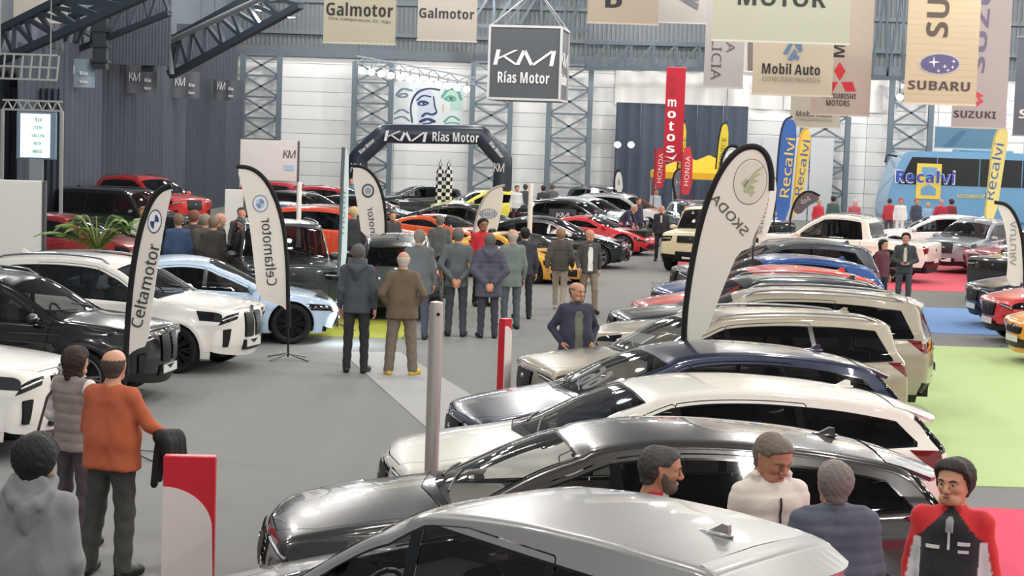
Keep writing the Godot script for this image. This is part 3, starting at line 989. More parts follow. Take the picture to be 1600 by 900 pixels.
const GLASS := Color(0.05, 0.06, 0.065, 0.55)
func car(kind: String, color: StandardMaterial3D, label: String, at: Vector3, turn: float, o := {}) -> Node3D:
	var s := car_shape(kind)
	var st: Dictionary = s.style
	var t := thing("car" if kind != "pickup" else "pickup_truck", label, o.get("category", "car"), at, turn, o.get("group", ""))
	if o.has("stretch"): t.scale = o.stretch
	var dark := mat(Color(0.035, 0.036, 0.04), 0.45)
	var black_gloss := mat(Color(0.02, 0.02, 0.022), 0.12, 0.0, {"coat": 0.6})
	var chrome := mat(Color(0.75, 0.76, 0.78), 0.15, 1.0)
	var clear := mat(Color(0.035, 0.045, 0.05, o.get("front_glass", 0.45)), 0.03)
	var privacy := mat(Color(0.012, 0.014, 0.016, 0.86), 0.03)
	var roof_m: Material = o.get("roof", color)
	var trim := mat(o.get("cabin", Color(0.10, 0.10, 0.10)), 0.8)
	var liner := mat(Color(0.55, 0.54, 0.52), 0.9)
	var lamp_glass := mat(Color(0.10, 0.11, 0.12), 0.06, 0.5, {"coat": 1.0})
	var red := mat(o.get("tail", Color(0.42, 0.02, 0.03)), 0.08, 0.0, {"coat": 1.0})
	var look := {"body": color, "door": color, "rear_door": color, "door_frame": color, "rear_door_frame": color, "hood": color, "tailgate": color, "side_window": clear, "windshield_trim": black_gloss, "rear_window_trim": black_gloss, "bumper_trim": dark if o.get("plain_cladding", true) else color, "quarter_window": privacy, "rear_side_window": privacy if o.get("privacy", true) else clear, "windshield": clear, "rear_window": privacy,
		"window_trim": black_gloss, "cladding": dark if o.get("plain_cladding", true) else color, "grille": dark, "grille_frame": chrome if o.get("chrome", true) else black_gloss, "intake": dark, "grille_bar": o.get("bars", mat(Color(0.3, 0.31, 0.32), 0.3, 0.8)),
		"headlight": lamp_glass, "tail_light": red, "floor_pan": trim, "door_trim": trim, "dashboard": trim, "engine_bay": trim, "boot_floor": trim, "seat": o.get("seats", mat(Color(0.09, 0.088, 0.085), 0.7)), "steering_wheel": dark, "headliner": liner, "handle": color, "rear_handle": color,
		"mirror": o.get("mirror", color), "roof_rail": o.get("rail", mat(Color(0.62, 0.63, 0.65), 0.3, 0.9)), "shark_fin": color, "spoiler": o.get("spoiler", color), "number_plate": mat(Color(0.85, 0.85, 0.83), 0.5), "badge": chrome,
		"lamp_reflector": mat(Color(0.9, 0.92, 0.95), 0.15, 0.6), "wiper": dark, "roof_glass": black_gloss}
	if o.has("grille"): look.grille = o.grille
	var skip: Array = o.get("skip", [])
	for key in s.meshes:
		var nm: String = key.get_slice("@", 0)
		if nm in skip or s.meshes[key].get_surface_count() == 0: continue
		var m := part(t, nm.replace("rear_side_window", "side_window").replace("rear_door", "door").replace("rear_handle", "handle"), s.meshes[key], look.get(nm, color))
		if nm == "grille_bar": m.set_meta("kind", "stuff")
	# handles go under their doors
	for c in t.get_children():
		if c.name.begins_with("handle"):
			var want := "door"
			for dn in t.get_children():
				if dn.name.begins_with(want) and dn is MeshInstance3D:
					var db: AABB = dn.mesh.get_aabb()
					if db.grow(0.06).has_point(c.mesh.get_aabb().get_center()):
						t.remove_child(c)
						dn.add_child(c, true)
						break
	var w := wheel_shape(st.wheel_r, o.get("spokes", st.get("spokes", 5)))
	var rim_m: Material = o.get("rim", mat(Color(0.55, 0.56, 0.58), 0.25, 0.9))
	for x in st.wheels:
		for sg in [-1.0, 1.0]:
			var b := Basis(Vector3.UP, PI if sg < 0 else 0.0)
			if x > 0 and o.has("steer"): b = Basis(Vector3.UP, o.steer) * b
			var wh := part(t, "wheel", w[0], mat(Color(0.03, 0.03, 0.031), 0.75), Vector3(x, st.wheel_r, sg * (st.half - 0.135)), b)
			part(wh, "rim", w[1], rim_m)
			part(wh, "brake_disc", w[2], mat(Color(0.08, 0.08, 0.085), 0.5, 0.5))
	return t

func car_styles() -> Dictionary:
	var suv := {
		"profile": [2.16, 0.24, 2.22, 0.45, 2.23, 0.72, 2.18, 0.93, 2.08, 0.99, 1.60, 1.06, 1.05, 1.11, 0.62, 1.38, 0.34, 1.53, -0.10, 1.61, -0.70, 1.63, -1.30, 1.60, -1.82, 1.53, -1.92, 1.49, -2.08, 1.20, -2.17, 1.02, -2.22, 0.80, -2.25, 0.60, -2.24, 0.45, -2.14, 0.26],
		"half": 0.90, "belt": 0.99, "rise": 0.03, "sill": 0.24, "lip": 0.95, "deck": 1.0, "wheels": [1.36, -1.32], "wheel_r": 0.35, "arch_r": 0.40,
		"glass_rear": -1.86, "rear_lean": 0.75, "pillars": [2.0, 0.02, -0.05, -0.98, -1.05, -3.0], "doors": [0.92, -0.02, -1.02], "cowl": 1.05, "header": 0.36, "back_top": -1.90, "back_low": 1.06,
		"headlight": [0.80, 0.90, 0.28, 0.50], "taillight": [0.90, 1.03, 0.16, 0.45], "grille": [[0.60, 0.88, 0.30, 0.36, 0.0, "grille", 1], [0.34, 0.46, 0.42, 0.40, 0.0, "intake"], [0.40, 0.60, 0.06, 0.09, 0.78, "intake"]],
		"rails": true, "spoiler": 0.10, "handles": [0.12, -0.88]}
	var out := {"suv": suv}
	var bm := suv.duplicate(true)          # blunt nose with twin upright grilles
	bm.merge({"grille": [[0.52, 0.84, 0.13, 0.15, 0.19, "grille", 1], [0.30, 0.44, 0.36, 0.36, 0.0, "intake"], [0.36, 0.66, 0.05, 0.08, 0.80, "intake"]], "headlight": [0.76, 0.88, 0.34, 0.52], "badge_y": 0.90, "plate_y": 0.40}, true)
	out.blunt_suv = bm
	var cs := suv.duplicate(true)          # coupe-roofed crossover
	cs.merge({"profile": [2.10, 0.24, 2.16, 0.42, 2.17, 0.62, 2.13, 0.82, 2.02, 0.89, 1.60, 0.99, 1.06, 1.07, 0.58, 1.36, 0.28, 1.48, -0.15, 1.56, -0.65, 1.57, -1.25, 1.52, -1.72, 1.43, -1.86, 1.38, -2.04, 1.18, -2.16, 1.05, -2.19, 0.85, -2.20, 0.60, -2.18, 0.45, -2.10, 0.26],
		"rails": false, "spoiler": 0.16, "header": 0.30, "cowl": 1.06, "glass_rear": -1.66, "rear_lean": 1.0, "frame": 0.055, "back_top": -1.84, "back_low": 1.08, "belt": 0.97, "rise": 0.05, "tumble": 0.46, "deck": 1.02,
		"pillars": [2.0, 0.02, -0.05, -0.92, -0.98, -3.0], "headlight": [0.69, 0.80, 0.32, 0.46], "lip": 0.84, "badge_y": 0.68, "plate_y": 0.42, "grille": [[0.52, 0.78, 0.32, 0.40, 0.0, "grille", 1], [0.32, 0.42, 0.42, 0.40, 0.0, "intake"], [0.36, 0.56, 0.06, 0.09, 0.78, "intake"]], "taillight": [0.86, 1.0, 0.22, 0.40], "sunroof": false}, true)
	out.crossover = cs
	var fl := cs.duplicate(true)           # crossover with black rear pillars and a long roof spoiler
	fl.merge({"glass_rear": -1.93, "rear_lean": 0.9, "spoiler": 0.30, "taillight": [0.84, 1.04, 0.30, 0.34], "gate_glass": 0.95, "back_low": 1.06}, true)
	out.floating = fl
	var cp := suv.duplicate(true)          # short tall hatch with falling side windows
	cp.merge({"profile": [1.93, 0.22, 1.99, 0.42, 2.00, 0.58, 1.96, 0.76, 1.86, 0.82, 1.45, 0.93, 0.98, 1.02, 0.58, 1.30, 0.30, 1.47, -0.10, 1.57, -0.65, 1.61, -1.25, 1.60, -1.72, 1.56, -1.86, 1.53, -2.00, 1.20, -2.07, 1.02, -2.10, 0.80, -2.12, 0.60, -2.10, 0.45, -2.02, 0.26],
		"half": 0.89, "belt": 0.95, "rise": 0.05, "lip": 0.78, "deck": 1.0, "wheels": [1.24, -1.27], "header": 0.32, "cowl": 0.99, "rails": false, "spoiler": 0.20, "frame": 0.024, "crown": 0.018, "round": 0.03, "back_top": -1.84, "headlight": [0.60, 0.72, 0.34, 0.48], "grille": [[0.52, 0.62, 0.34, 0.38, 0.0, "grille", 1], [0.28, 0.42, 0.5, 0.5, 0.0, "intake"]], "badge_y": 0.62, "plate_y": 0.44, "handle_y": 0.80, "crease": 0.76, "doors": [0.86, -0.06, -1.0], "pillars": [2.0, -0.02, -0.10, -0.94, -1.0, -3.0],
		"dlo_cap": [0.35, 1.50, 0.0, 1.50, -1.85, 1.38], "glass_rear": -1.72, "cladding": false, "clad_h": 0.06, "fin_at": 0.42, "tumble": 0.40}, true)
	out.compact = cp
	var hb := suv.duplicate(true)          # low hatchback
	hb.merge({"profile": [2.00, 0.20, 2.06, 0.40, 2.07, 0.58, 2.03, 0.74, 1.93, 0.80, 1.55, 0.90, 1.05, 0.97, 0.52, 1.26, 0.20, 1.38, -0.20, 1.45, -0.70, 1.45, -1.30, 1.40, -1.74, 1.31, -1.86, 1.26, -2.00, 1.00, -2.06, 0.86, -2.09, 0.66, -2.10, 0.50, -2.08, 0.40, -2.00, 0.22],
		"half": 0.88, "belt": 0.87, "rise": 0.05, "sill": 0.19, "lip": 0.76, "deck": 0.84, "wheels": [1.28, -1.30], "wheel_r": 0.325, "arch_r": 0.365, "header": 0.24, "back_top": -1.82, "back_low": 0.92, "glass_rear": -1.72, "cladding": false, "clad_h": 0.06,
		"headlight": [0.62, 0.72, 0.34, 0.50], "taillight": [0.74, 0.87, 0.18, 0.42], "grille": [[0.52, 0.62, 0.34, 0.40, 0.0, "grille", 1], [0.26, 0.42, 0.55, 0.50, 0.0, "intake"]], "crease": 0.72, "handle_y": 0.77, "badge_y": 0.64, "plate_y": 0.40, "rear_plate_y": 0.55, "rear_badge_y": 0.76, "gate_low": 0.46, "rails": false, "spoiler": 0.10}, true)
	out.hatchback = hb
	var sd := hb.duplicate(true)           # fastback saloon
	sd.merge({"profile": [2.22, 0.20, 2.28, 0.38, 2.29, 0.52, 2.26, 0.66, 2.14, 0.74, 1.70, 0.86, 1.10, 0.95, 0.45, 1.26, 0.10, 1.37, -0.30, 1.42, -0.80, 1.39, -1.40, 1.24, -1.85, 1.08, -2.20, 1.00, -2.30, 0.95, -2.33, 0.80, -2.35, 0.60, -2.33, 0.45, -2.22, 0.22],
		"half": 0.92, "wheels": [1.42, -1.42], "wheel_r": 0.345, "arch_r": 0.385, "header": 0.14, "cowl": 1.08, "back_top": -0.75, "back_low": -1.80, "back_by_y": false, "glass_rear": -1.55, "rear_lean": 2.0, "spoiler": 0.0, "lip": 0.68, "deck": 0.93, "gate": false, "grille": [[0.24, 0.38, 0.55, 0.50, 0.0, "intake"]],
		"headlight": [0.55, 0.64, 0.40, 0.50], "taillight": [0.78, 0.88, 0.25, 0.30], "fin": false, "handles": [0.02, -0.95], "badge_y": 0.62, "spokes": 9}, true)
	out.fastback = sd
	var sp := sd.duplicate(true)           # low sports car
	sp.merge({"profile": [2.05, 0.14, 2.16, 0.26, 2.18, 0.38, 2.12, 0.52, 1.95, 0.62, 1.50, 0.78, 0.95, 0.86, 0.35, 1.10, 0.02, 1.18, -0.35, 1.21, -0.75, 1.17, -1.30, 1.02, -1.70, 0.93, -2.00, 0.90, -2.10, 0.85, -2.13, 0.65, -2.10, 0.40, -2.02, 0.20],
		"half": 0.95, "belt": 0.82, "sill": 0.14, "lip": 0.56, "deck": 0.84, "wheels": [1.28, -1.25], "wheel_r": 0.34, "arch_r": 0.37, "cowl": 0.93, "header": 0.05, "back_top": -0.7, "back_low": -1.40, "glass_rear": -0.85, "pillars": [2.0, -0.30, -0.36, -3.0], "doors": [0.85, -0.40],
		"headlight": [0.46, 0.56, 0.32, 0.55], "taillight": [0.70, 0.80, 0.15, 0.40], "grille": [[0.20, 0.36, 0.28, 0.22, 0.5, "intake"]], "crease": 0.62, "handle_y": 0.68, "handles": [-0.2], "seats": [-0.2], "badge_y": 0.5, "rear_badge_y": 0.78, "gate_low": 0.3}, true)
	out.sports = sp
	var wg := suv.duplicate(true)          # long estate-like SUV
	wg.merge({"profile": [2.28, 0.24, 2.34, 0.45, 2.35, 0.72, 2.31, 0.92, 2.20, 0.99, 1.70, 1.06, 1.14, 1.11, 0.70, 1.38, 0.42, 1.53, 0.00, 1.62, -0.70, 1.65, -1.40, 1.63, -2.00, 1.57, -2.12, 1.53, -2.25, 1.22, -2.33, 1.04, -2.36, 0.80, -2.37, 0.60, -2.35, 0.45, -2.26, 0.28],
		"wheels": [1.42, -1.40], "glass_rear": -2.10, "rear_lean": 0.55, "pillars": [2.0, 0.06, -0.02, -1.02, -1.08, -3.0], "doors": [0.98, 0.02, -1.06], "cowl": 1.14, "header": 0.44, "back_top": -2.09, "headlight": [0.82, 0.91, 0.30, 0.52], "taillight": [0.90, 1.04, 0.26, 0.46]}, true)
	out.estate = wg
	var jp := suv.duplicate(true)          # boxy off-roader
	jp.merge({"profile": [2.05, 0.36, 2.12, 0.50, 2.14, 0.80, 2.12, 1.08, 2.04, 1.14, 1.50, 1.17, 0.92, 1.19, 0.66, 1.60, 0.50, 1.76, 0.20, 1.82, -0.60, 1.83, -1.50, 1.82, -2.02, 1.78, -2.10, 1.70, -2.14, 1.30, -2.16, 1.05, -2.18, 0.80, -2.20, 0.60, -2.18, 0.50, -2.10, 0.36],
		"half": 0.93, "belt": 1.10, "rise": 0.0, "sill": 0.36, "lip": 1.10, "deck": 1.2, "tumble": 0.16, "wheel_r": 0.40, "arch_r": 0.46, "cowl": 0.93, "header": 0.50, "glass_rear": -2.0, "rear_lean": 0.1, "back_top": -2.06, "back_low": 1.16, "nose_crown": 0.08, "nose_in": 0.04, "tail_crown": 0.05, "tail_in": 0.03, "cabin_in": 0.02, "crown": 0.03,
		"headlight": [0.84, 1.0, 0.05, 0.62], "taillight": [0.80, 1.1, 0.05, 0.78], "grille": [[0.82, 1.02, 0.46, 0.46, 0.0, "grille"], [0.42, 0.56, 0.5, 0.5, 0.0, "intake"]], "crease": 0.98, "handle_y": 0.98, "badge_y": 0.92, "rear_badge_y": 1.0, "spoiler": 0.0, "pillars": [2.0, 0.0, -0.08, -0.95, -1.03, -3.0], "doors": [0.82, -0.04, -1.0]}, true)
	out.offroader = jp
	var pk := jp.duplicate(true)           # double-cab pickup
	pk.merge({"profile": [2.55, 0.36, 2.62, 0.52, 2.63, 0.80, 2.58, 1.04, 2.46, 1.11, 1.95, 1.16, 1.35, 1.19, 0.85, 1.60, 0.60, 1.73, 0.25, 1.79, -0.30, 1.79, -0.75, 1.73, -0.90, 1.62, -0.98, 1.30, -1.04, 1.17, -1.20, 1.14, -2.00, 1.14, -2.52, 1.14, -2.60, 1.11, -2.62, 0.90, -2.63, 0.62, -2.60, 0.50, -2.52, 0.40],
		"wheels": [1.62, -1.52], "cowl": 1.36, "header": 0.62, "glass_front": 9.0, "glass_rear": -0.80, "rear_lean": 0.2, "back_top": -0.86, "back_low": -1.02, "back_by_y": false, "pillars": [2.0, 0.36, 0.26, -0.75], "doors": [1.22, 0.31, -0.72], "tumble": 0.26, "gate": false, "gate_low": 0.6, "cabin_end": -0.9, "seats": [0.45, -0.35], "rails": true, "fin": false, "deck": 1.05,
		"headlight": [0.86, 0.98, 0.2, 0.55], "taillight": [0.80, 1.02, 0.03, 0.84], "handles": [0.42, -0.55], "rear_badge_y": 0.9}, true)
	out.pickup = pk
	return out

# ---------------------------------------------------------------- people
# A field of tapered capsules joined with a smooth minimum, meshed as surface nets.
class Field:
	var cell := 0.02
	var lo := Vector3.ZERO
	var nx := 0
	var ny := 0
	var nz := 0
	var val := PackedFloat32Array()
	func _init(a: Vector3, b: Vector3, c: float) -> void:
		cell = c
		lo = a
		nx = int((b.x - a.x) / c) + 2
		ny = int((b.y - a.y) / c) + 2
		nz = int((b.z - a.z) / c) + 2
		val.resize(nx * ny * nz)
		val.fill(0.5)
	# tapered capsule from a to b; deep squeezes it front to back (z), and k is the blend
	func bone(a: Vector3, b: Vector3, ra: float, rb: float, k := 0.03, deep := 1.0, less := false) -> void:
		var r := maxf(ra, rb) + k + cell
		var i0 := maxi(int((minf(a.x, b.x) - r - lo.x) / cell), 0); var i1 := mini(int((maxf(a.x, b.x) + r - lo.x) / cell) + 1, nx - 1)
		var j0 := maxi(int((minf(a.y, b.y) - r - lo.y) / cell), 0); var j1 := mini(int((maxf(a.y, b.y) + r - lo.y) / cell) + 1, ny - 1)
		var k0 := maxi(int((minf(a.z, b.z) - r - lo.z) / cell), 0); var k1 := mini(int((maxf(a.z, b.z) + r - lo.z) / cell) + 1, nz - 1)
		var iz := 1.0 / deep
		var d := b - a
		d.z *= iz
		var dd := maxf(d.dot(d), 1e-9)
		for z in range(k0, k1 + 1):
			var pz := (lo.z + z * cell - a.z) * iz
			for y in range(j0, j1 + 1):
				var py := lo.y + y * cell - a.y
				var at := (z * ny + y) * nx
				var c0 := pz * d.z + py * d.y
				var q0 := pz * pz + py * py
				for x in range(i0, i1 + 1):
					var px := lo.x + x * cell - a.x
					var t := clampf((c0 + px * d.x) / dd, 0.0, 1.0)
					var s := sqrt(maxf(q0 + px * px - 2.0 * t * (c0 + px * d.x) + t * t * dd, 0.0)) - ra - (rb - ra) * t
					var o := val[at + x]
					if less:
						s = -s
						var h := maxf(k - absf(s - o), 0.0)
						val[at + x] = maxf(s, o) + h * h / (4.0 * k)
					else:
						var h := maxf(k - absf(s - o), 0.0)
						val[at + x] = minf(s, o) - h * h / (4.0 * k)
	func carve(f: Callable) -> void:             # value = f(point, value)
		for z in nz:
			for y in ny:
				for x in nx:
					var i := (z * ny + y) * nx + x
					if val[i] < 0.08: val[i] = f.call(lo + Vector3(x, y, z) * cell, val[i])
	func keep_above(h: float) -> void:
		for y in ny:
			var d := h - (lo.y + y * cell)
			if d < -0.1: continue
			for z in nz:
				for x in nx:
					var i := (z * ny + y) * nx + x
					val[i] = maxf(val[i], d)
	func front(x: float, y: float, dir := 1.0) -> float:      # where the surface is, seen from ahead (or from behind)
		var i := clampi(int(round((x - lo.x) / cell)), 1, nx - 2)
		var j := clampi(int(round((y - lo.y) / cell)), 1, ny - 2)
		for q in nz - 1:
			var z := nz - 1 - q if dir > 0.0 else q
			var v := val[(z * ny + j) * nx + i]
			if v < 0.0:
				var w := val[((z + int(dir)) * ny + j) * nx + i]
				return lo.z + (z + dir * v / (v - w)) * cell
		return lo.z
	func nets(m: MB, t := Transform3D.IDENTITY, tint: Variant = null) -> void:
		var sum := {}
		var quads := []
		var sx := 1; var sy := nx; var sz := nx * ny
		for z in range(1, nz - 1):
			for y in range(1, ny - 1):
				var row := z * sz + y * sy
				for x in range(1, nx - 1):
					var i := row + x
					var v := val[i]
					var ins := v < 0.0
					for ax in 3:
						var st := sx if ax == 0 else (sy if ax == 1 else sz)
						var w := val[i + st]
						if (w < 0.0) == ins: continue
						var f := v / (v - w)
						var p := Vector3(x, y, z)
						p[ax] += f
						var s1 := sy if ax == 0 else (sz if ax == 1 else sx)
						var s2 := sz if ax == 0 else (sx if ax == 1 else sy)
						var q := [i, i - s1, i - s1 - s2, i - s2]
						for c in q:
							if sum.has(c): sum[c] += Vector4(p.x, p.y, p.z, 1.0)
							else: sum[c] = Vector4(p.x, p.y, p.z, 1.0)
						quads.append(q if ins else [q[3], q[2], q[1], q[0]])
		var pos := {}
		var nor := {}
		for c in sum:
			var s: Vector4 = sum[c]
			pos[c] = lo + Vector3(s.x, s.y, s.z) * (cell / s.w)
			nor[c] = Vector3.ZERO
		for q in quads:
			var n: Vector3 = (pos[q[2]] - pos[q[0]]).cross(pos[q[3]] - pos[q[1]])
			for c in q: nor[c] += n
		var nb := t.basis.orthonormalized()
		for c in pos:
			if tint != null: sum[c] = tint.call(pos[c])
			pos[c] = t * pos[c]
			nor[c] = nb * nor[c].normalized()
		for q in quads:
			for o in [[0, 1, 2], [0, 2, 3]]:
				for e in [0, 2, 1]:
					m.v.append(pos[q[o[e]]]); m.n.append(nor[q[o[e]]])
					if tint != null: m.c.append(sum[q[o[e]]])

var hand_cache := {}
# a right hand, palm facing -x (towards the thigh), fingers down, thumb to the front (+z); wrist at the origin
func hand_mesh(pose: String, c: float) -> MB:
	var key := pose + str(c)
	if hand_cache.has(key): return hand_cache[key]
	var f := Field.new(Vector3(-0.10, -0.22, -0.08), Vector3(0.06, 0.04, 0.10), c)
	var fat := 0.0 if c < 0.006 else 0.0015
	f.bone(Vector3(0, 0.02, 0), Vector3(0, -0.03, 0.0), 0.026, 0.026, 0.02, 1.1)
	for i in 4: f.bone(Vector3(0, -0.025, 0.022 - 0.015 * i), Vector3(0.002, -0.088 + 0.003 * absf(i - 1.4), 0.032 - 0.0215 * i), 0.015, 0.012, 0.012)
	var curl: float = {"relaxed": 0.35, "fist": 1.35, "grip": 1.0}.get(pose, 0.35)
	var lens := [0.070, 0.078, 0.073, 0.057]
	for i in 4:
		var p := Vector3(0.002, -0.088 + 0.003 * absf(i - 1.4), 0.032 - 0.0215 * i)
		var a := curl * 0.6 + 0.05 * i
		for s in 3:
			var l: float = lens[i] * [0.46, 0.30, 0.24][s]
			var q := p + Vector3(-sin(a), -cos(a), 0.03 * (1.5 - i) * 0.4).normalized() * l
			f.bone(p, q, 0.0092 - 0.0006 * s + fat, 0.0086 - 0.0006 * s + fat, 0.003)
			p = q
			a += curl * 0.75
	f.bone(Vector3(-0.004, -0.02, 0.018), Vector3(-0.020, -0.048, 0.046), 0.015, 0.012, 0.012)
	f.bone(Vector3(-0.020, -0.048, 0.046), Vector3(-0.030, -0.078, 0.050), 0.0105 + fat, 0.0098 + fat, 0.004)
	f.bone(Vector3(-0.030, -0.078, 0.050), Vector3(-0.036, -0.100, 0.044), 0.0098 + fat, 0.0085 + fat, 0.004)
	var m := MB.new()
	f.nets(m)
	hand_cache[key] = m
	return m

func add_mb(m: MB, a: MB, t: Transform3D, col: Variant = null) -> void:
	var flip := t.basis.determinant() < 0.0
	var nb := t.basis.inverse().transposed()
	for i in range(0, a.v.size(), 3):
		for e in ([0, 2, 1] if flip else [0, 1, 2]):
			m.v.append(t * a.v[i + e]); m.n.append((nb * a.n[i + e]).normalized())
			if col != null: m.c.append(col)

# head about the middle of the head at eye level, looking along +z
func head_mesh(m: MB, c: float, t: Transform3D, w := 1.0) -> void:
	var f := Field.new(Vector3(-0.12, -0.19, -0.14), Vector3(0.12, 0.15, 0.15), c)
	f.bone(Vector3(0, 0.028, -0.035), Vector3(0, 0.036, 0.022), 0.083 * w, 0.073 * w, 0.03)
	f.bone(Vector3(0, -0.02, 0.018), Vector3(0, -0.072, 0.045), 0.062 * w, 0.040 * w, 0.04)
	f.bone(Vector3(-0.03, -0.088, 0.062), Vector3(0.03, -0.088, 0.062), 0.020, 0.020, 0.03)
	for s in [-1.0, 1.0]:
		f.bone(Vector3(0.052 * s * w, -0.03, -0.005), Vector3(0.034 * s, -0.085, 0.04), 0.026, 0.022, 0.03)
		f.bone(Vector3(0.040 * s, -0.022, 0.066), Vector3(0.046 * s, -0.026, 0.045), 0.020, 0.018, 0.025)
		f.bone(Vector3(0.014 * s, 0.022, 0.090), Vector3(0.050 * s, 0.020, 0.072), 0.012, 0.010, 0.015)
	if c < 0.012:
		for s in [-1.0, 1.0]: f.bone(Vector3(0.031 * s, 0.000, 0.104), Vector3(0.037 * s, 0.000, 0.100), 0.017, 0.015, 0.012, 1.0, true)
	f.bone(Vector3(0, 0.012, 0.088), Vector3(0, -0.030, 0.112), 0.010, 0.013, 0.012)
	f.bone(Vector3(-0.013, -0.036, 0.098), Vector3(0.013, -0.036, 0.098), 0.011, 0.011, 0.010)
	f.bone(Vector3(-0.020, -0.061, 0.085), Vector3(0.020, -0.061, 0.085), 0.009, 0.009, 0.008)
	f.bone(Vector3(-0.016, -0.073, 0.085), Vector3(0.016, -0.073, 0.085), 0.010, 0.010, 0.008)
	for s in [-1.0, 1.0]:
		f.bone(Vector3(0.079 * s * w, 0.018, -0.020), Vector3(0.074 * s * w, -0.026, -0.008), 0.015, 0.011, 0.006)
	f.bone(Vector3(0, -0.06, -0.02), Vector3(0, -0.17, -0.045), 0.055, 0.058, 0.03)
	f.nets(m, t)

func hair_mesh(style: String, c: float) -> MB:
	var f := Field.new(Vector3(-0.13, -0.32, -0.17), Vector3(0.13, 0.17, 0.16), c)
	var thick := {"short": 0.011, "cropped": 0.006, "full": 0.024, "bob": 0.022, "long": 0.020, "balding": 0.007, "swept": 0.022}
	var h: float = thick.get(style, 0.012)
	f.bone(Vector3(0, 0.030, -0.035), Vector3(0, 0.040, 0.020), 0.083 + h, 0.073 + h, 0.03)
	f.bone(Vector3(0, -0.02, -0.045), Vector3(0, -0.06, -0.05), 0.062 + h, 0.052 + h * 0.5, 0.03)
	if style in ["bob", "long"]:
		var low := -0.13 if style == "bob" else -0.24
		for s in [-1.0, 1.0]: f.bone(Vector3(0.062 * s, 0.03, -0.02), Vector3(0.066 * s, low, -0.035), 0.036, 0.026, 0.03)
		f.bone(Vector3(0, 0, -0.075), Vector3(0, low, -0.085), 0.06, 0.04, 0.04)
	if style == "swept":
		f.bone(Vector3(-0.05, 0.09, 0.05), Vector3(0.05, 0.095, 0.05), 0.03, 0.028, 0.03)
		for s in [-1.0, 1.0]: f.bone(Vector3(0.07 * s, 0.05, 0.03), Vector3(0.083 * s, -0.02, 0.01), 0.022, 0.016, 0.02)
	f.carve(func(p: Vector3, v: float) -> float:
		# the face stays free: in front of a line from the hairline past the ears down to the nape
		var face := (p.z - 0.055) + maxf(0.0, 0.075 - p.y) * 0.35 - clampf(p.y - 0.06, 0.0, 0.06) * 1.6
		if p.y < 0.03: face = maxf(face, p.z + 0.002 + (0.03 - p.y) * 0.25 - (0.022 if style in ["bob", "long", "swept"] else 0.0))
		if style == "balding": face = maxf(face, p.y - 0.045)
		var nape := -0.085 - p.y if style not in ["bob", "long"] else -1.0
		return maxf(maxf(v + 0.0035 * sin(p.x * 170.0 + sin(p.z * 110.0) * 2.0) * sin(p.y * 140.0 + p.z * 60.0), face + 0.004 * sin(p.x * 230.0)), nape))
	var m := MB.new()
	f.nets(m)
	return m

var hair_cache := {}
var look_cache := {}

func joints(pose: String, o := {}) -> Dictionary:
	var j := {"pelvis": Vector3(0, 0.93, 0), "waist": Vector3(0, 1.10, 0.005), "chest": Vector3(0, 1.30, 0.0), "neck": Vector3(0, 1.47, -0.015), "head": Vector3(0, 1.635, 0.02), "look": Vector3(0, 0, 0)}
	for s in [["l", 1.0], ["r", -1.0]]:         # facing +z, the left side is +x
		var k: String = s[0]; var g: float = s[1]
		j["sh" + k] = Vector3(0.168 * g, 1.415, -0.01)
		j["el" + k] = Vector3(0.228 * g, 1.13, -0.03)
		j["wr" + k] = Vector3(0.240 * g, 0.885, 0.03)
		j["hip" + k] = Vector3(0.095 * g, 0.91, 0)
		j["kn" + k] = Vector3(0.11 * g, 0.50, 0.02)
		j["an" + k] = Vector3(0.12 * g, 0.09, -0.02)
		j["toe" + k] = Vector3(0.145 * g, 0.035, 0.14)
	match pose:
		"behind":
			for s in [["l", 1.0], ["r", -1.0]]:
				j["el" + s[0]] = Vector3(0.275 * s[1], 1.15, -0.10); j["wr" + s[0]] = Vector3(0.055 * s[1], 0.93, -0.175)
		"walk":
			j.knl = Vector3(0.10, 0.51, 0.16); j.anl = Vector3(0.10, 0.10, 0.22); j.toel = Vector3(0.11, 0.06, 0.38)
			j.knr = Vector3(-0.10, 0.49, -0.02); j.anr = Vector3(-0.10, 0.13, -0.24); j.toer = Vector3(-0.11, 0.035, -0.09)
			j.wrl = Vector3(0.26, 0.92, -0.14); j.ell = Vector3(0.25, 1.15, -0.10)
			j.wrr = Vector3(-0.25, 0.95, 0.14); j.elr = Vector3(-0.25, 1.14, -0.02)
		"pockets":
			for s in [["l", 1.0], ["r", -1.0]]:
				j["el" + s[0]] = Vector3(0.30 * s[1], 1.16, -0.10); j["wr" + s[0]] = Vector3(0.20 * s[1], 0.97, 0.06)
		"front":
			for s in [["l", 1.0], ["r", -1.0]]:
				j["el" + s[0]] = Vector3(0.26 * s[1], 1.15, 0.0); j["wr" + s[0]] = Vector3(0.08 * s[1], 1.08, 0.22)
		"carry":
			j.elr = Vector3(-0.29, 1.15, 0.03); j.wrr = Vector3(-0.20, 1.12, 0.26)
		"bend":
			for k in ["chest", "neck", "head", "shl", "shr"]:
				var v: Vector3 = j[k] - j.pelvis
				j[k] = j.pelvis + v.rotated(Vector3.RIGHT, 0.7)
			for s in [["l", 1.0], ["r", -1.0]]:
				j["el" + s[0]] = j["sh" + s[0]] + Vector3(0.03 * s[1], -0.27, 0.08); j["wr" + s[0]] = j["sh" + s[0]] + Vector3(0, -0.48, 0.2)
			j.waist = Vector3(0, 1.08, 0.06)
	for k in o: j[k] = o[k]
	return j

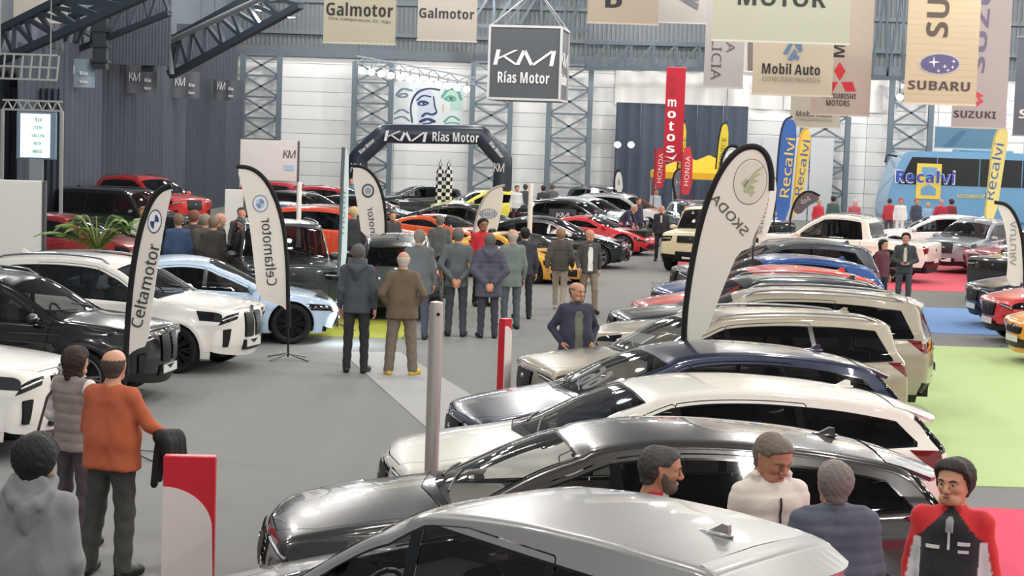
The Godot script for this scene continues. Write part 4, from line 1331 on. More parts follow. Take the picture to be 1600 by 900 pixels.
# o: pose, joints, hair, hair_color, skin, top (colour), top_low (hem height), legs, shoes, puff, open (shirt colour), hood, fine (cell size), fat
func person_meshes(o: Dictionary) -> Dictionary:
	var key := str([o.get("pose", "stand"), o.get("joints", {}), o.get("puff", 0.0), o.get("top_low", 0.85), o.get("fine", 0.03), o.get("fat", 0.0), o.get("hood", false), o.get("skirted", false), o.get("collar", true), o.get("tint", ""), o.get("head", 1.04)])
	if look_cache.has(key): return look_cache[key]
	var j := joints(o.get("pose", "stand"), o.get("joints", {}))
	var c: float = o.get("fine", 0.03)
	var fat: float = o.get("fat", 0.0)
	var hem: float = o.get("top_low", 0.85)
	var puff: float = o.get("puff", 0.0)
	var lo := Vector3(9, 9, 9); var hi := -lo
	for k in j:
		if k != "look": lo = lo.min(j[k]); hi = hi.max(j[k])
	var pad := Vector3(0.22, 0.16, 0.24)
	var out := {}
	# body: one continuous surface under the clothes, head and hands on it
	var b := Field.new(lo - Vector3(0.16, 0.10, 0.16), hi + Vector3(0.16, 0.1, 0.16), maxf(c * 1.3, 0.022))
	b.bone(j.pelvis, j.waist, 0.082, 0.08, 0.04, 0.8)
	b.bone(j.waist, j.chest, 0.08, 0.085, 0.04, 0.7)
	b.bone(j.chest, j.neck, 0.075, 0.05, 0.04, 0.75)
	b.bone(j.neck, j.head - Vector3(0, 0.06, 0.02), 0.052, 0.050, 0.02)
	for s in ["l", "r"]:
		b.bone(j.neck, j["sh" + s], 0.045, 0.045, 0.04)
		b.bone(j["sh" + s], j["el" + s], 0.042, 0.036, 0.03)
		b.bone(j["el" + s], j["wr" + s], 0.036, 0.028, 0.02)
		b.bone(j["hip" + s], j["kn" + s], 0.062, 0.045, 0.03)
		b.bone(j["kn" + s], j["an" + s], 0.046, 0.034, 0.02)
		b.bone(j["an" + s], j["toe" + s], 0.034, 0.03, 0.02)
	var bm := MB.new()
	b.nets(bm)
	var look: Vector3 = j.look
	var hb: Basis = Basis.from_euler(look) * Basis.from_scale(Vector3.ONE * o.get("head", 1.04))
	var ht := Transform3D(hb, j.head)
	head_mesh(bm, clampf(c * 0.42, 0.0048, 0.014), ht)
	for s in [["l", -1.0], ["r", 1.0]]:
		var fore: Vector3 = (j["wr" + s[0]] - j["el" + s[0]]).normalized()
		var y := -fore
		var z: Vector3 = (Vector3(0, 0, 1) - y * y.z).normalized() if absf(y.z) < 0.9 else Vector3(0, 1, 0)
		if o.get("pose", "") == "behind": z = Vector3(0, -0.8, -0.3); z = (z - y * y.dot(z)).normalized()
		var x := y.cross(z)
		# hand built for the side where the palm faces -x: that is the left side (+x) of someone facing +z
		var hbas := Basis(x, y, z) * Basis.from_scale(Vector3(1 if s[0] == "l" else -1, 1, 1))
		add_mb(bm, hand_mesh(o.get("hand", "relaxed"), 0.0048 if c < 0.018 else 0.008), Transform3D(hbas, j["wr" + s[0]]))
	out.body = bm.mesh()
	# top
	var f := Field.new(Vector3(lo.x - 0.20, minf(hem, lo.y + 0.5) - 0.2, lo.z - 0.22), Vector3(hi.x + 0.2, j.head.y, hi.z + 0.2), c)
	var wide := 0.070 + fat * 0.5
	var sh: Vector3 = j.chest - j.pelvis
	for s in [-1.0, 1.0]:
		var ox := Vector3(wide * s, 0, 0)
		f.bone(j.chest + ox + Vector3(0, 0.04, 0), j.waist + ox * 0.85, 0.112 + fat * 0.3 + puff, 0.108 + fat + puff, 0.07, 0.95)
		f.bone(j.waist + ox * 0.85, Vector3(j.pelvis.x + ox.x, minf(hem - 0.02, j.pelvis.y), j.pelvis.z), 0.108 + fat + puff, 0.122 + fat * 0.8 + puff * 0.7 + (0.03 if hem < 0.7 else 0.0), 0.06, 1.0)
	f.bone(j.chest + sh.normalized() * 0.10, j.neck + Vector3(0, -0.01, 0), 0.10 + puff, 0.062 + puff * 0.5, 0.06)
	for s in ["l", "r"]:
		f.bone(j.neck - Vector3(0, 0.03, 0), j["sh" + s], 0.055 + puff, 0.060 + puff, 0.05)
		f.bone(j["sh" + s], j["el" + s], 0.062 + puff, 0.054 + puff, 0.035)
		f.bone(j["el" + s], j["wr" + s] - (j["wr" + s] - j["el" + s]).normalized() * 0.02, 0.054 + puff, 0.040 + puff * 0.6, 0.02)
	if o.get("collar", true):
		for i in 9:
			var a0 := TAU * i / 9.0; var a1 := TAU * (i + 1) / 9.0
			var at: Vector3 = j.neck + Vector3(0, 0.035, 0.005)
			f.bone(at + Vector3(sin(a0) * 0.068, -0.008 * cos(a0) - 0.01, cos(a0) * 0.066), at + Vector3(sin(a1) * 0.068, -0.008 * cos(a1) - 0.01, cos(a1) * 0.066), 0.016 + puff * 0.4, 0.016 + puff * 0.4, 0.012)
	if o.get("hood", false):
		for i in 6:
			var a0 := PI * (i - 0.5) / 5.0; var a1 := PI * (i + 0.5) / 5.0
			f.bone(j.neck + Vector3(cos(a0) * 0.11, 0.045 - 0.09 * sin(a0), -0.02 - sin(a0) * 0.11), j.neck + Vector3(cos(a1) * 0.11, 0.045 - 0.09 * sin(a1), -0.02 - sin(a1) * 0.11), 0.035, 0.035, 0.02)
		f.bone(j.neck + Vector3(0, 0.02, -0.035), j.neck + Vector3(0, -0.10, -0.07), 0.075, 0.07, 0.03)
		f.bone(j.neck + Vector3(0, -0.08, -0.12), j.neck + Vector3(0, -0.17, -0.12), 0.05, 0.02, 0.03)
		f.bone(j.neck + Vector3(0.06, 0.08, -0.05), j.neck + Vector3(-0.06, 0.08, -0.05), 0.03, 0.03, 0.03)
	f.keep_above(hem)
	if puff > 0.0 or o.get("folds", 0.0) > 0.0:
		var pitch: float = o.get("pitch", 0.085)
		var amp: float = 0.012 if puff > 0.0 else o.folds
		f.carve(func(p: Vector3, v: float) -> float:
			if v > 0.04: return v
			if puff > 0.0: return v + amp * pow(1.0 - absf(sin(p.y * PI / pitch)), 3.0)
			return v + amp * sin(p.y * 31.0 + sin(p.x * 14.0 + p.z * 9.0) * 2.2) * sin(p.x * 23.0 + p.y * 7.0))
	else:
		f.carve(func(p: Vector3, v: float) -> float: return v + 0.004 * sin(p.y * 33.0 + sin(p.x * 17.0 + p.z * 11.0) * 2.0) * sin(p.x * 21.0 + p.z * 8.0))
	var tm := MB.new()
	if o.has("tint_top"): tm.colored = true
	f.nets(tm, Transform3D.IDENTITY, o.get("tint_top"))
	out.top = tm.mesh()
	out.field = f
	# trousers
	var g := Field.new(Vector3(lo.x - 0.05, lo.y - 0.05, lo.z - 0.15), Vector3(hi.x + 0.05, 1.12, hi.z + 0.15), c)
	g.bone(j.pelvis + Vector3(0.06, 0.06, 0), j.pelvis + Vector3(0.06, -0.04, 0), 0.086 + fat * 0.7, 0.096 + fat * 0.3, 0.05)
	g.bone(j.pelvis + Vector3(-0.06, 0.06, 0), j.pelvis + Vector3(-0.06, -0.04, 0), 0.086 + fat * 0.7, 0.096 + fat * 0.3, 0.05)
	var lw: float = o.get("leg_wide", 0.0)
	for s in ["l", "r"]:
		g.bone(j["hip" + s], j["kn" + s], 0.088 + lw, 0.066 + lw, 0.03)
		g.bone(j["kn" + s], j["an" + s] + Vector3(0, -0.02, 0), 0.066 + lw, 0.056 + lw, 0.02)
	g.carve(func(p: Vector3, v: float) -> float: return v + 0.004 * sin(p.y * 41.0 + sin(p.x * 29.0) * 2.0))
	g.keep_above(0.05)
	var gm := MB.new()
	g.nets(gm)
	out.legs = gm.mesh()
	for s in ["l", "r"]:
		var a: Vector3 = j["an" + s]; var e: Vector3 = j["toe" + s]
		var q := Field.new(a.min(e) - Vector3(0.1, 0.1, 0.12), a.max(e) + Vector3(0.1, 0.12, 0.1), maxf(c * 0.6, 0.010))
		var back := (a - e); back.y = 0
		back = back.normalized()
		q.bone(Vector3(a.x, maxf(e.y, a.y - 0.055), a.z) + back * 0.035, e - back * 0.03 + Vector3(0, 0.008, 0), 0.043, 0.046, 0.03)
		q.bone(a + Vector3(0, 0.02, 0), Vector3(a.x, a.y - 0.03, a.z), 0.046, 0.044, 0.02)
		q.bone(a + Vector3(0, -0.02, 0), e.lerp(a, 0.3) + Vector3(0, 0.01, 0), 0.042, 0.034, 0.02)
		q.keep_above(minf(a.y - 0.085, e.y - 0.030))
		var qm := MB.new()
		q.nets(qm)
		out["shoe" + s] = qm.mesh()
	out.head = ht
	out.j = j
	look_cache[key] = out
	return out

func person(label: String, at: Vector3, turn: float, o: Dictionary) -> Node3D:
	var t := thing("person", label, "person", at, turn, o.get("group", ""))
	var s: float = o.get("tall", 1.76) / 1.76
	var m := person_meshes(o)
	t.set_meta("build", {"field": m.field, "s": s})
	var k := Basis.from_scale(Vector3.ONE * s)
	var c: float = o.get("fine", 0.03)
	var skin := mat(o.get("skin", Color(0.80, 0.58, 0.47)), 0.55)
	var cloth: float = o.get("cloth", 0.85)
	var bump := fabric_bump()
	part(t, "body", m.body, skin, Vector3.ZERO, k)
	var top_m: StandardMaterial3D = mat(Color.WHITE if o.has("tint_top") else o.get("top", Color(0.1, 0.1, 0.12)), cloth, 0.0, {"vertex": true, "rim": 0.2} if o.has("tint_top") else {"rim": 0.2, "bump": bump, "bump_scale": 0.5, "scale": Vector3.ONE * 6.0})
	part(t, o.get("top_name", "jacket"), m.top, top_m, Vector3.ZERO, k)
	part(t, "trousers", m.legs, mat(o.get("legs", Color(0.07, 0.07, 0.08)), 0.9, 0.0, {"bump": bump, "bump_scale": 0.5, "scale": Vector3.ONE * 6.0}), Vector3.ZERO, k)
	for e in ["shoel", "shoer"]: part(t, "shoe", m[e], mat(o.get("shoes", Color(0.03, 0.03, 0.03)), 0.5), Vector3.ZERO, k)
	var hs: String = o.get("hair", "short")
	var ht: Transform3D = Transform3D(k, Vector3.ZERO) * m.head
	if hs != "none":
		var hk := hs + str(c < 0.018)
		if not hair_cache.has(hk): hair_cache[hk] = hair_mesh(hs, 0.007 if c < 0.018 else 0.013).mesh()
		var hm := part(t, "hair", hair_cache[hk], mat(o.get("hair_color", Color(0.06, 0.05, 0.045)), 0.75, 0.0, {"bump": bump, "bump_scale": 0.8, "scale": Vector3(25, 5, 25)}))
		hm.transform = ht
	if o.get("face", c < 0.018):
		for g in [-1.0, 1.0]:
			var em := MB.new()
			em.ball(Vector3(0.0325 * g, 0.001, 0.080), Vector3(0.0115, 0.0055, 0.0100), 10)
			var eye := part(t, "eye", em.mesh(), mat(Color(0.85, 0.83, 0.80), 0.2))
			eye.transform = ht
			var ir := MB.new()
			ir.ball(Vector3(0.0325 * g, 0.000, 0.0885), Vector3(0.0060, 0.0060, 0.0030), 8)
			part(eye, "iris", ir.mesh(), mat(Color(0.06, 0.04, 0.03), 0.2))
			var bm := MB.new()
			bm.tube([Vector3(0.014 * g, 0.020, 0.101), Vector3(0.033 * g, 0.026, 0.096), Vector3(0.052 * g, 0.020, 0.081)], [0.004, 0.0048, 0.003], 6)
			part(t, "eyebrow", bm.mesh(), mat(o.get("brow", o.get("hair_color", Color(0.06, 0.05, 0.045))), 0.8)).transform = ht
		var lm := MB.new()
		lm.tube([Vector3(-0.026, -0.068, 0.083), Vector3(-0.010, -0.066, 0.094), Vector3(0.010, -0.066, 0.094), Vector3(0.026, -0.068, 0.083)], [0.003, 0.006, 0.006, 0.003], 6)
		part(t, "mouth", lm.mesh(), mat(Color(0.55, 0.27, 0.24), 0.5)).transform = ht
	if o.has("beard"):
		var bk := "beard" + str(c < 0.018)
		if not hair_cache.has(bk):
			var f := Field.new(Vector3(-0.11, -0.16, -0.06), Vector3(0.11, 0.03, 0.13), 0.007 if c < 0.018 else 0.012)
			f.bone(Vector3(0, -0.03, 0.020), Vector3(0, -0.074, 0.047), 0.066, 0.046, 0.04)
			f.bone(Vector3(-0.03, -0.09, 0.065), Vector3(0.03, -0.09, 0.065), 0.025, 0.025, 0.03)
			for g in [-1.0, 1.0]: f.bone(Vector3(0.053 * g, -0.02, -0.003), Vector3(0.036 * g, -0.088, 0.042), 0.029, 0.027, 0.03)
			f.carve(func(p: Vector3, v: float) -> float: return maxf(v, maxf(p.y + 0.038 - 0.5 * maxf(0.0, absf(p.x) - 0.05) * 3.0, -p.z - 0.012)))
			f.bone(Vector3(-0.012, -0.066, 0.096), Vector3(0.012, -0.066, 0.096), 0.012, 0.012, 0.004, 1.0, true)
			var q := MB.new()
			f.nets(q)
			hair_cache[bk] = q.mesh()
		part(t, "beard", hair_cache[bk], mat(o.beard, 0.85)).transform = ht
	if o.has("open"):       # shirt front seen between the edges of an open jacket
		var sm := MB.new()
		var j: Dictionary = m.j
		var low: float = o.get("open_low", 0.98)
		var w: float = o.get("open_w", 0.07)
		var rows := []
		for i in 9:
			var u := i / 8.0
			var y := lerpf(1.45, low, u)
			var hw := w * minf(0.45 + u * 2.2, 1.0)
			var row := []
			for e in 5:
				var x := hw * (e - 2.0) / 2.0
				row.append(Vector3(x, y, m.field.front(x, y) + 0.007 - 0.014 * (1.0 if e in [0, 4] else 0.0)))
			rows.append(row)
		for i in 8:
			for e in 4: sm.quad(rows[i][e], rows[i][e + 1], rows[i + 1][e + 1], rows[i + 1][e], Vector3(0, 0, 1))
		part(t, "shirt", sm.mesh(), mat(o.open, 0.85), Vector3.ZERO, k)
	return t

var fb: NoiseTexture2D
func fabric_bump() -> NoiseTexture2D:
	if fb == null:
		fb = NoiseTexture2D.new()
		fb.width = 256; fb.height = 256
		fb.seamless = true
		fb.as_normal_map = true
		fb.bump_strength = 3.0
		var n := FastNoiseLite.new()
		n.seed = 5
		n.frequency = 0.02
		fb.noise = n
	return fb

# ---------------------------------------------------------------- stands, signs, flags
func plane_poly(px: Array, d: float, o: Vector3) -> PackedVector2Array:     # outline given by pixels, at its own distance, about the thing's foot o
	var p := PackedVector2Array()
	for i in range(0, px.size(), 2):
		var w := P(px[i], px[i + 1], d) - o
		p.append(Vector2(w.x, w.y))
	return p

func stroke_image(w: int, h: int, back: Color, strokes: Array) -> ImageTexture:   # strokes: [colour, width, x, y, x, y, ...] in 0..1
	var im := Image.create(w, h, false, Image.FORMAT_RGB8)
	im.fill(back)
	for s in strokes:
		var pts := []
		for i in range(2, s.size(), 2): pts.append(Vector2(s[i] * w, s[i + 1] * h))
		pts = smooth_line(pts, 2)
		for i in pts.size() - 1:
			var n := int(pts[i].distance_to(pts[i + 1])) + 1
			for k in n + 1:
				var c: Vector2 = pts[i].lerp(pts[i + 1], float(k) / n)
				im.fill_rect(Rect2i(int(c.x - s[1] / 2.0), int(c.y - s[1] / 2.0), int(s[1]), int(s[1])), s[0])
	return ImageTexture.create_from_image(im)

func kia_logo(parent: Node, w: float, h: float, m: Material, at: Vector3, b := Basis.IDENTITY, called := "logo") -> void:
	# a wordmark of joined slanted strokes
	var q := MB.new()
	var t := 0.155
	for s in [[0.02, 0.0, 0.07, 1.0], [0.05, 0.38, 0.36, 1.0], [0.15, 0.60, 0.38, 0.0], [0.38, 0.0, 0.49, 1.0], [0.49, 1.0, 0.62, 0.0], [0.62, 0.0, 0.95, 1.0], [0.93, 0.0, 0.97, 1.0]]:
		var dx: float = t * 0.42
		q.slab(PackedVector2Array([Vector2((s[0] - 0.5 - dx * 0.5) * w, (s[1] - 0.5) * h), Vector2((s[0] - 0.5 + dx * 0.5) * w, (s[1] - 0.5) * h), Vector2((s[2] - 0.5 + dx * 0.5) * w, (s[3] - 0.5) * h), Vector2((s[2] - 0.5 - dx * 0.5) * w, (s[3] - 0.5) * h)]), 0.012, at, b)
	part(parent, called, q.mesh(), m)

func curtain(label: String, a: Vector3, b: Vector3, h: float, m: Material, folds := 7, group := "") -> void:
	var t := MB.new()
	var along := (b - a)
	var n := folds * 6
	var side := along.cross(Vector3.UP).normalized()
	for i in n:
		for s in [1.0, -1.0]:
			var u0 := float(i) / n; var u1 := float(i + 1) / n
			var p: Vector3 = along * u0 + side * (0.09 * sin(u0 * folds * TAU) + 0.008 * s); var q: Vector3 = along * u1 + side * (0.09 * sin(u1 * folds * TAU) + 0.008 * s)
			var na: Vector3 = (side * s - along.normalized() * s * cos(u0 * folds * TAU) * 0.8).normalized(); var nb: Vector3 = (side * s - along.normalized() * s * cos(u1 * folds * TAU) * 0.8).normalized()
			t.tri(p, q, q + Vector3.UP * h, na, nb, nb)
			t.tri(p, q + Vector3.UP * h, p + Vector3.UP * h, na, nb, na)
	tag(part(self, "curtain", t.mesh(), m, a), label, "curtain", group)

func stands_at_the_back() -> void:
	# dark curtains along the left side, in drops
	var dark := [mat(srgb(64, 70, 80), 0.9), mat(srgb(74, 79, 90), 0.9), mat(srgb(58, 63, 74), 0.9)]
	var tops := [5.2, 5.5, 5.9, 5.6, 5.6, 5.7, 5.6, 5.5]
	for i in 8:
		var z0 := -50.0 - i * 5.1
		curtain("%s dark grey curtain drop from the lit screen along the left side" % ["first", "second", "third", "fourth", "fifth", "sixth", "seventh", "last and farthest"][i], Vector3(LEFT + 0.7, 0.0, z0), Vector3(LEFT + 0.7, 0.0, z0 - 5.06), tops[i] + 0.6, dark[i % 3], 8, "dark curtains along the left side")
	curtain("short dark curtain behind the lit screen at the left edge", P(-20, 200, 52) * Vector3(1, 0, 1), P(92, 200, 52) * Vector3(1, 0, 1), 4.6, dark[2], 12)
	# four small banners on the curtains
	var grey := mat(srgb(112, 118, 126), 0.8)
	var white := mat(Color(0.92, 0.92, 0.92), 0.6)
	for q in [[85, 147, 92, 136, 56.0, "grey blue banner", srgb(140, 158, 170)], [193, 244, 104, 146, 64.0, "second grey banner", srgb(98, 102, 110)], [266, 311, 112, 153, 72.0, "third grey banner", srgb(96, 100, 108)], [333, 370, 120, 157, 80.0, "fourth and smallest grey banner", srgb(88, 92, 100)]]:
		var d: float = q[4]
		var o := P((q[0] + q[1]) / 2.0, q[3], d)
		var w: float = (q[1] - q[0]) * d / FOCAL; var h: float = (q[3] - q[2]) * d / FOCAL
		var t := thing("small_banner", q[5] + " with a white logo high on the dark curtains", "banner", o, 0.12, "small banners over the curtains")
		var m := MB.new()
		var n := 10
		for i in n:
			var x0 := (float(i) / n - 0.5) * w; var x1 := (float(i + 1) / n - 0.5) * w
			var z0 := 0.03 * sin(i * 1.1); var z1 := 0.03 * sin((i + 1) * 1.1)
			m.quad(Vector3(x0, 0, z0), Vector3(x1, 0, z1), Vector3(x1, h, z1), Vector3(x0, h, z0), Vector3(0, 0, 1))
			m.quad(Vector3(x0, 0, z0 - 0.01), Vector3(x1, 0, z1 - 0.01), Vector3(x1, h, z1 - 0.01), Vector3(x0, h, z0 - 0.01), Vector3(0, 0, -1))
		part(t, "cloth", m.mesh(), mat(q[6], 0.85))
		kia_logo(t, w * 0.34, h * 0.32, white, Vector3(-w * 0.16, h * 0.60, 0.085))
		lettering(t, "Rías", w * 0.2, h * 0.14, white, Vector3(w * 0.24, h * 0.50, 0.085))
		lettering(t, "Motor", w * 0.2, h * 0.11, white, Vector3(w * 0.24, h * 0.2, 0.085))
		for s in [-0.5, 0.5]:
			var c := MB.new()
			c.bar(Vector3(w * s, h, 0), Vector3(w * s, TOP - o.y, 0), 0.02)
			part(t, "cord", c.mesh(), mat(Color(0.2, 0.2, 0.2)))
	# truss rail at the left edge
	var so := P(-10, 122, 47)
	var sw := 98 * 47 / FOCAL
	var sc := thing("lighting_truss", "pale grid of truss bars at the left edge below the roof steel", "truss", so)
	var tube_m := mat(srgb(170, 172, 168), 0.4, 0.4)
	for i in 3:
		var m := MB.new()
		m.bar(Vector3(0, i * 0.32, 0), Vector3(sw, i * 0.32 + 0.0, 0), 0.05)
		part(sc, "rail", m.mesh(), tube_m)
	for i in 8:
		var m := MB.new()
		m.bar(Vector3(sw * i / 7.0, 0, 0), Vector3(sw * i / 7.0 + 0.06, 0.64, 0), 0.04)
		part(sc, "upright", m.mesh(), tube_m)
	for s in [0.1, 0.9]:
		var m := MB.new()
		m.bar(Vector3(sw * s, 0.6, 0), Vector3(sw * s, TOP - so.y, 0), 0.02)
		part(sc, "wire", m.mesh(), tube_m)
	# lit screen on a stand with a truss arch above
	var d := 46.0
	var o := P(56, 262, d)
	o.y = 0.0
	var scr := thing("screen", "tall lit white screen on a grey stand at the left edge", "screen", o)
	var k := d / FOCAL
	var yb := P(56, 246, d).y; var yt := P(56, 178, d).y
	var m := MB.new()
	m.soft_box(Vector3(0, (yb + yt) / 2, -0.05), Vector3(62 * k, yt - yb + 0.1, 0.12), 0.02)
	part(scr, "frame", m.mesh(), mat(srgb(110, 130, 150), 0.5))
	var f := MB.new()
	f.box(Vector3(-0.02, (yb + yt) / 2, 0.02), Vector3(46 * k, yt - yb, 0.02))
	part(scr, "display", f.mesh(), mat(Color(0.9, 0.95, 0.95), 0.4, 0, {"emit": Color(0.86, 0.96, 0.94), "power": 1.1}))
	for i in 5: lettering(scr, ["TU", "COCHE", "SALON", "MOTOR", "MMERSO"][i], 0.18 + 0.07 * (i % 3), 0.09, mat(srgb(90, 140, 130), 0.6), Vector3(0.05, yb + 0.16 + (4 - i) * 0.2, 0.04))
	var st := MB.new()
	st.box(Vector3(0, yb / 2, -0.05), Vector3(0.35, yb, 0.1))
	st.box(Vector3(0, 0.03, 0), Vector3(0.9, 0.06, 0.6))
	part(scr, "stand", st.mesh(), mat(srgb(150, 155, 160), 0.4, 0.4))
	var sl := AreaLight3D.new()
	sl.name = "light"
	sl.area_size = Vector2(46 * k, yt - yb)
	sl.light_energy = 1.0
	sl.set("area_range", 60.0)
	sl.light_color = Color(0.86, 0.96, 0.94)
	sl.shadow_enabled = true
	scr.add_child(sl)
	sl.position = Vector3(-0.02, (yb + yt) / 2, 0.06)
	sl.rotation_degrees = Vector3(0, 180, 0)
	var ta := P(4, 170, d + 0.4); var tb := P(97, 172, d + 0.4)
	ta.y = P(50, 172, d + 0.4).y; tb.y = ta.y
	var arch := thing("truss_arch", "small white truss arch standing over the lit screen", "truss", Vector3(ta.x, 0, ta.z))
	var wv := tb.x - ta.x
	for s in [0.0, wv]:
		var q := MB.new()
		q.bar(Vector3(s, 0, 0), Vector3(s, ta.y, 0), 0.08)
		part(arch, "post", q.mesh(), tube_m)
	for e in [0.0, 0.24]:
		var q := MB.new()
		q.bar(Vector3(0, ta.y + e, 0), Vector3(wv, ta.y + e, 0), 0.05)
		part(arch, "chord", q.mesh(), tube_m)
	for i in 12:
		var q := MB.new()
		q.bar(Vector3(wv * i / 12.0, ta.y + 0.24 * (i % 2), 0), Vector3(wv * (i + 1) / 12.0, ta.y + 0.24 * ((i + 1) % 2), 0), 0.03)
		part(arch, "web", q.mesh(), tube_m)
	# white display walls
	for q in [["large white display wall at the left edge", -40, 68, 281, 40.0], ["white display wall behind the group of dark coats", 352, 382, 296, 50.0], ["white display wall with a small logo below the lattice column", 376, 466, 219, 74.0]]:
		var a := P(q[1], q[3], q[4]); var b := P(q[2], q[3], q[4])
		var h: float = P((q[1] + q[2]) / 2.0, q[3], q[4]).y
		var t := thing("display_wall", q[0], "panel", Vector3((a.x + b.x) / 2, 0, a.z))
		var bm := MB.new()
		bm.soft_box(Vector3(0, h / 2, 0), Vector3(b.x - a.x, h, 0.14), 0.015)
		part(t, "panel", bm.mesh(), mat(srgb(236, 234, 230), 0.6))
		var fm := MB.new()
		fm.box(Vector3((b.x - a.x) / 2 + 0.03, h / 2, 0), Vector3(0.06, h, 0.18))
		part(t, "edge_post", fm.mesh(), mat(srgb(90, 92, 95), 0.4, 0.4))
		if q[4] > 70.0:
			kia_logo(t, 0.5, 0.32, mat(srgb(60, 62, 66), 0.5), Vector3((b.x - a.x) * 0.36, h - 0.55, 0.085))
			var g := MB.new()
			g.box(Vector3((b.x - a.x) * 0.36, h - 1.1, 0.08), Vector3(0.4, 0.22, 0.03))
			part(t, "picture", g.mesh(), mat(srgb(190, 215, 235), 0.5))
	# mural of faces on the back wall
	var ink := srgb(52, 66, 104); var green := srgb(110, 170, 155); var grey2 := srgb(130, 140, 160)
	var strokes := [[srgb(190, 222, 210), 40, 0.80, 0.2, 0.92, 0.25, 0.9, 0.5], [srgb(206, 216, 232), 54, 0.42, 0.25, 0.5, 0.5, 0.46, 0.85],
		[ink, 6, 0.28, 0.95, 0.24, 0.55, 0.32, 0.2, 0.5, 0.08, 0.66, 0.12], [ink, 5, 0.34, 0.40, 0.42, 0.26, 0.54, 0.30], [ink, 7, 0.36, 0.47, 0.42, 0.40, 0.50, 0.46], [ink, 5, 0.36, 0.50, 0.43, 0.53, 0.50, 0.47], [ink, 8, 0.43, 0.46, 0.44, 0.47],
		[ink, 5, 0.58, 0.30, 0.60, 0.55, 0.64, 0.70, 0.56, 0.74], [ink, 7, 0.42, 0.80, 0.48, 0.70, 0.56, 0.76, 0.62, 0.70], [ink, 9, 0.40, 0.93, 0.50, 0.84, 0.60, 0.92], [ink, 5, 0.44, 0.98, 0.52, 0.97, 0.58, 0.93],
		[grey2, 7, 0.04, 0.28, 0.12, 0.10, 0.26, 0.16], [grey2, 6, 0.06, 0.32, 0.14, 0.22, 0.22, 0.28, 0.14, 0.34, 0.06, 0.32], [grey2, 6, 0.02, 0.75, 0.12, 0.62, 0.22, 0.72], [grey2, 6, 0.02, 0.88, 0.14, 0.80, 0.24, 0.92],
		[green, 8, 0.70, 0.30, 0.78, 0.08, 0.92, 0.10, 0.98, 0.34], [green, 6, 0.74, 0.34, 0.82, 0.24, 0.92, 0.34, 0.82, 0.40, 0.74, 0.34], [srgb(60, 120, 110), 9, 0.82, 0.32, 0.84, 0.33], [green, 6, 0.74, 0.92, 0.84, 0.74, 0.96, 0.86], [green, 5, 0.76, 0.96, 0.86, 0.92, 0.96, 0.95], [srgb(226, 190, 150), 6, 0.72, 0.50, 0.72, 0.66]]
	var mt := StandardMaterial3D.new()
	mt.albedo_texture = stroke_image(256, 160, srgb(226, 234, 236), strokes)
	mt.roughness = 0.8
	mt.texture_repeat = false
	var mo := P(668, 195, 92.42)
	var mw := 108 * 91.9 / FOCAL; var mh := 62 * 91.9 / FOCAL
	var mural := thing("mural", "wall painting of large outlined faces above the inflatable arch", "mural", mo)
	var qm := QuadMesh.new()
	qm.size = Vector2(mw, mh)
	part(mural, "painting", qm, mt, Vector3(0, mh / 2, 0.06))
	var bd := MB.new()
	bd.box(Vector3(0, mh / 2, 0), Vector3(mw + 0.1, mh + 0.1, 0.08))
	part(mural, "board", bd.mesh(), mat(srgb(220, 226, 228), 0.7))
	# row of spotlights on a truss
	var ra := P(556, 108, 84); var rb := P(742, 142, 86)
	var bar := thing("lighting_truss", "truss rail carrying the sloping row of bright spotlights", "truss", ra)
	for s in [Vector3(0, 0.30, 0), Vector3(0, 0.62, 0)]:
		var q := MB.new()
		q.bar(s, rb - ra + s, 0.06)
		part(bar, "rail", q.mesh(), mat(srgb(130, 140, 148), 0.4, 0.5))
	for i in 14:
		var q := MB.new()
		q.bar((rb - ra) * (i / 14.0) + Vector3(0, 0.30 + 0.32 * (i % 2), 0), (rb - ra) * ((i + 1) / 14.0) + Vector3(0, 0.30 + 0.32 * ((i + 1) % 2), 0), 0.04)
		part(bar, "web", q.mesh(), mat(srgb(130, 140, 148), 0.4, 0.5))
	for s in [0.02, 0.98]:
		var q := MB.new()
		var p: Vector3 = (rb - ra) * s
		q.bar(p + Vector3(0, 0.6, 0), Vector3(p.x, TOP - ra.y, p.z), 0.03)
		part(bar, "wire", q.mesh(), mat(Color(0.3, 0.3, 0.3)))
	for i in 12: spotlight(ra + (rb - ra) * ((i + 0.6) / 12.5), 0.19, ["first", "second", "third", "fourth", "fifth", "sixth", "seventh", "eighth", "ninth", "tenth", "eleventh", "last"][i] + " bright spotlight from the left in the sloping row", "spotlights in the sloping row", 9.0, 5.0)
	# other bright spots
	for q in [[965, 226, 88.0, "left of the two spotlights on the dark backdrop"], [986, 226, 88.0, "right of the two spotlights on the dark backdrop"], [1573, 161, 70.0, "bright spotlight right of the narrow pinkish banner"], [1406, 152, 80.0, "bright spotlight left of the cream banner with the oval badge"]]:
		spotlight(P(q[0], q[1], q[2]), 0.18, q[3], "", 9.0, 6.0)
		var at := P(q[0], q[1], q[2])
		var pm := MB.new()
		if q[0] > 1200: pm.bar(Vector3(0, 0.18, -0.12), Vector3(0, TOP - at.y, -0.12), 0.04)
		else: pm.bar(Vector3(0, -0.15, -0.12), Vector3(0, -at.y, -0.12), 0.05)
		tag(part(self, "lamp_pole", pm.mesh(), mat(Color(0.3, 0.32, 0.34), 0.5, 0.4), at), "thin pole holding the spotlight, " + q[3], "pole")
	# dark backdrop and white cloth at the back right
	var bw := [mat(srgb(66, 76, 92), 0.85), mat(srgb(74, 84, 100), 0.85), mat(srgb(62, 72, 88), 0.85)]
	var cuts := [957, 996, 1035, 1084, 1124, 1163]
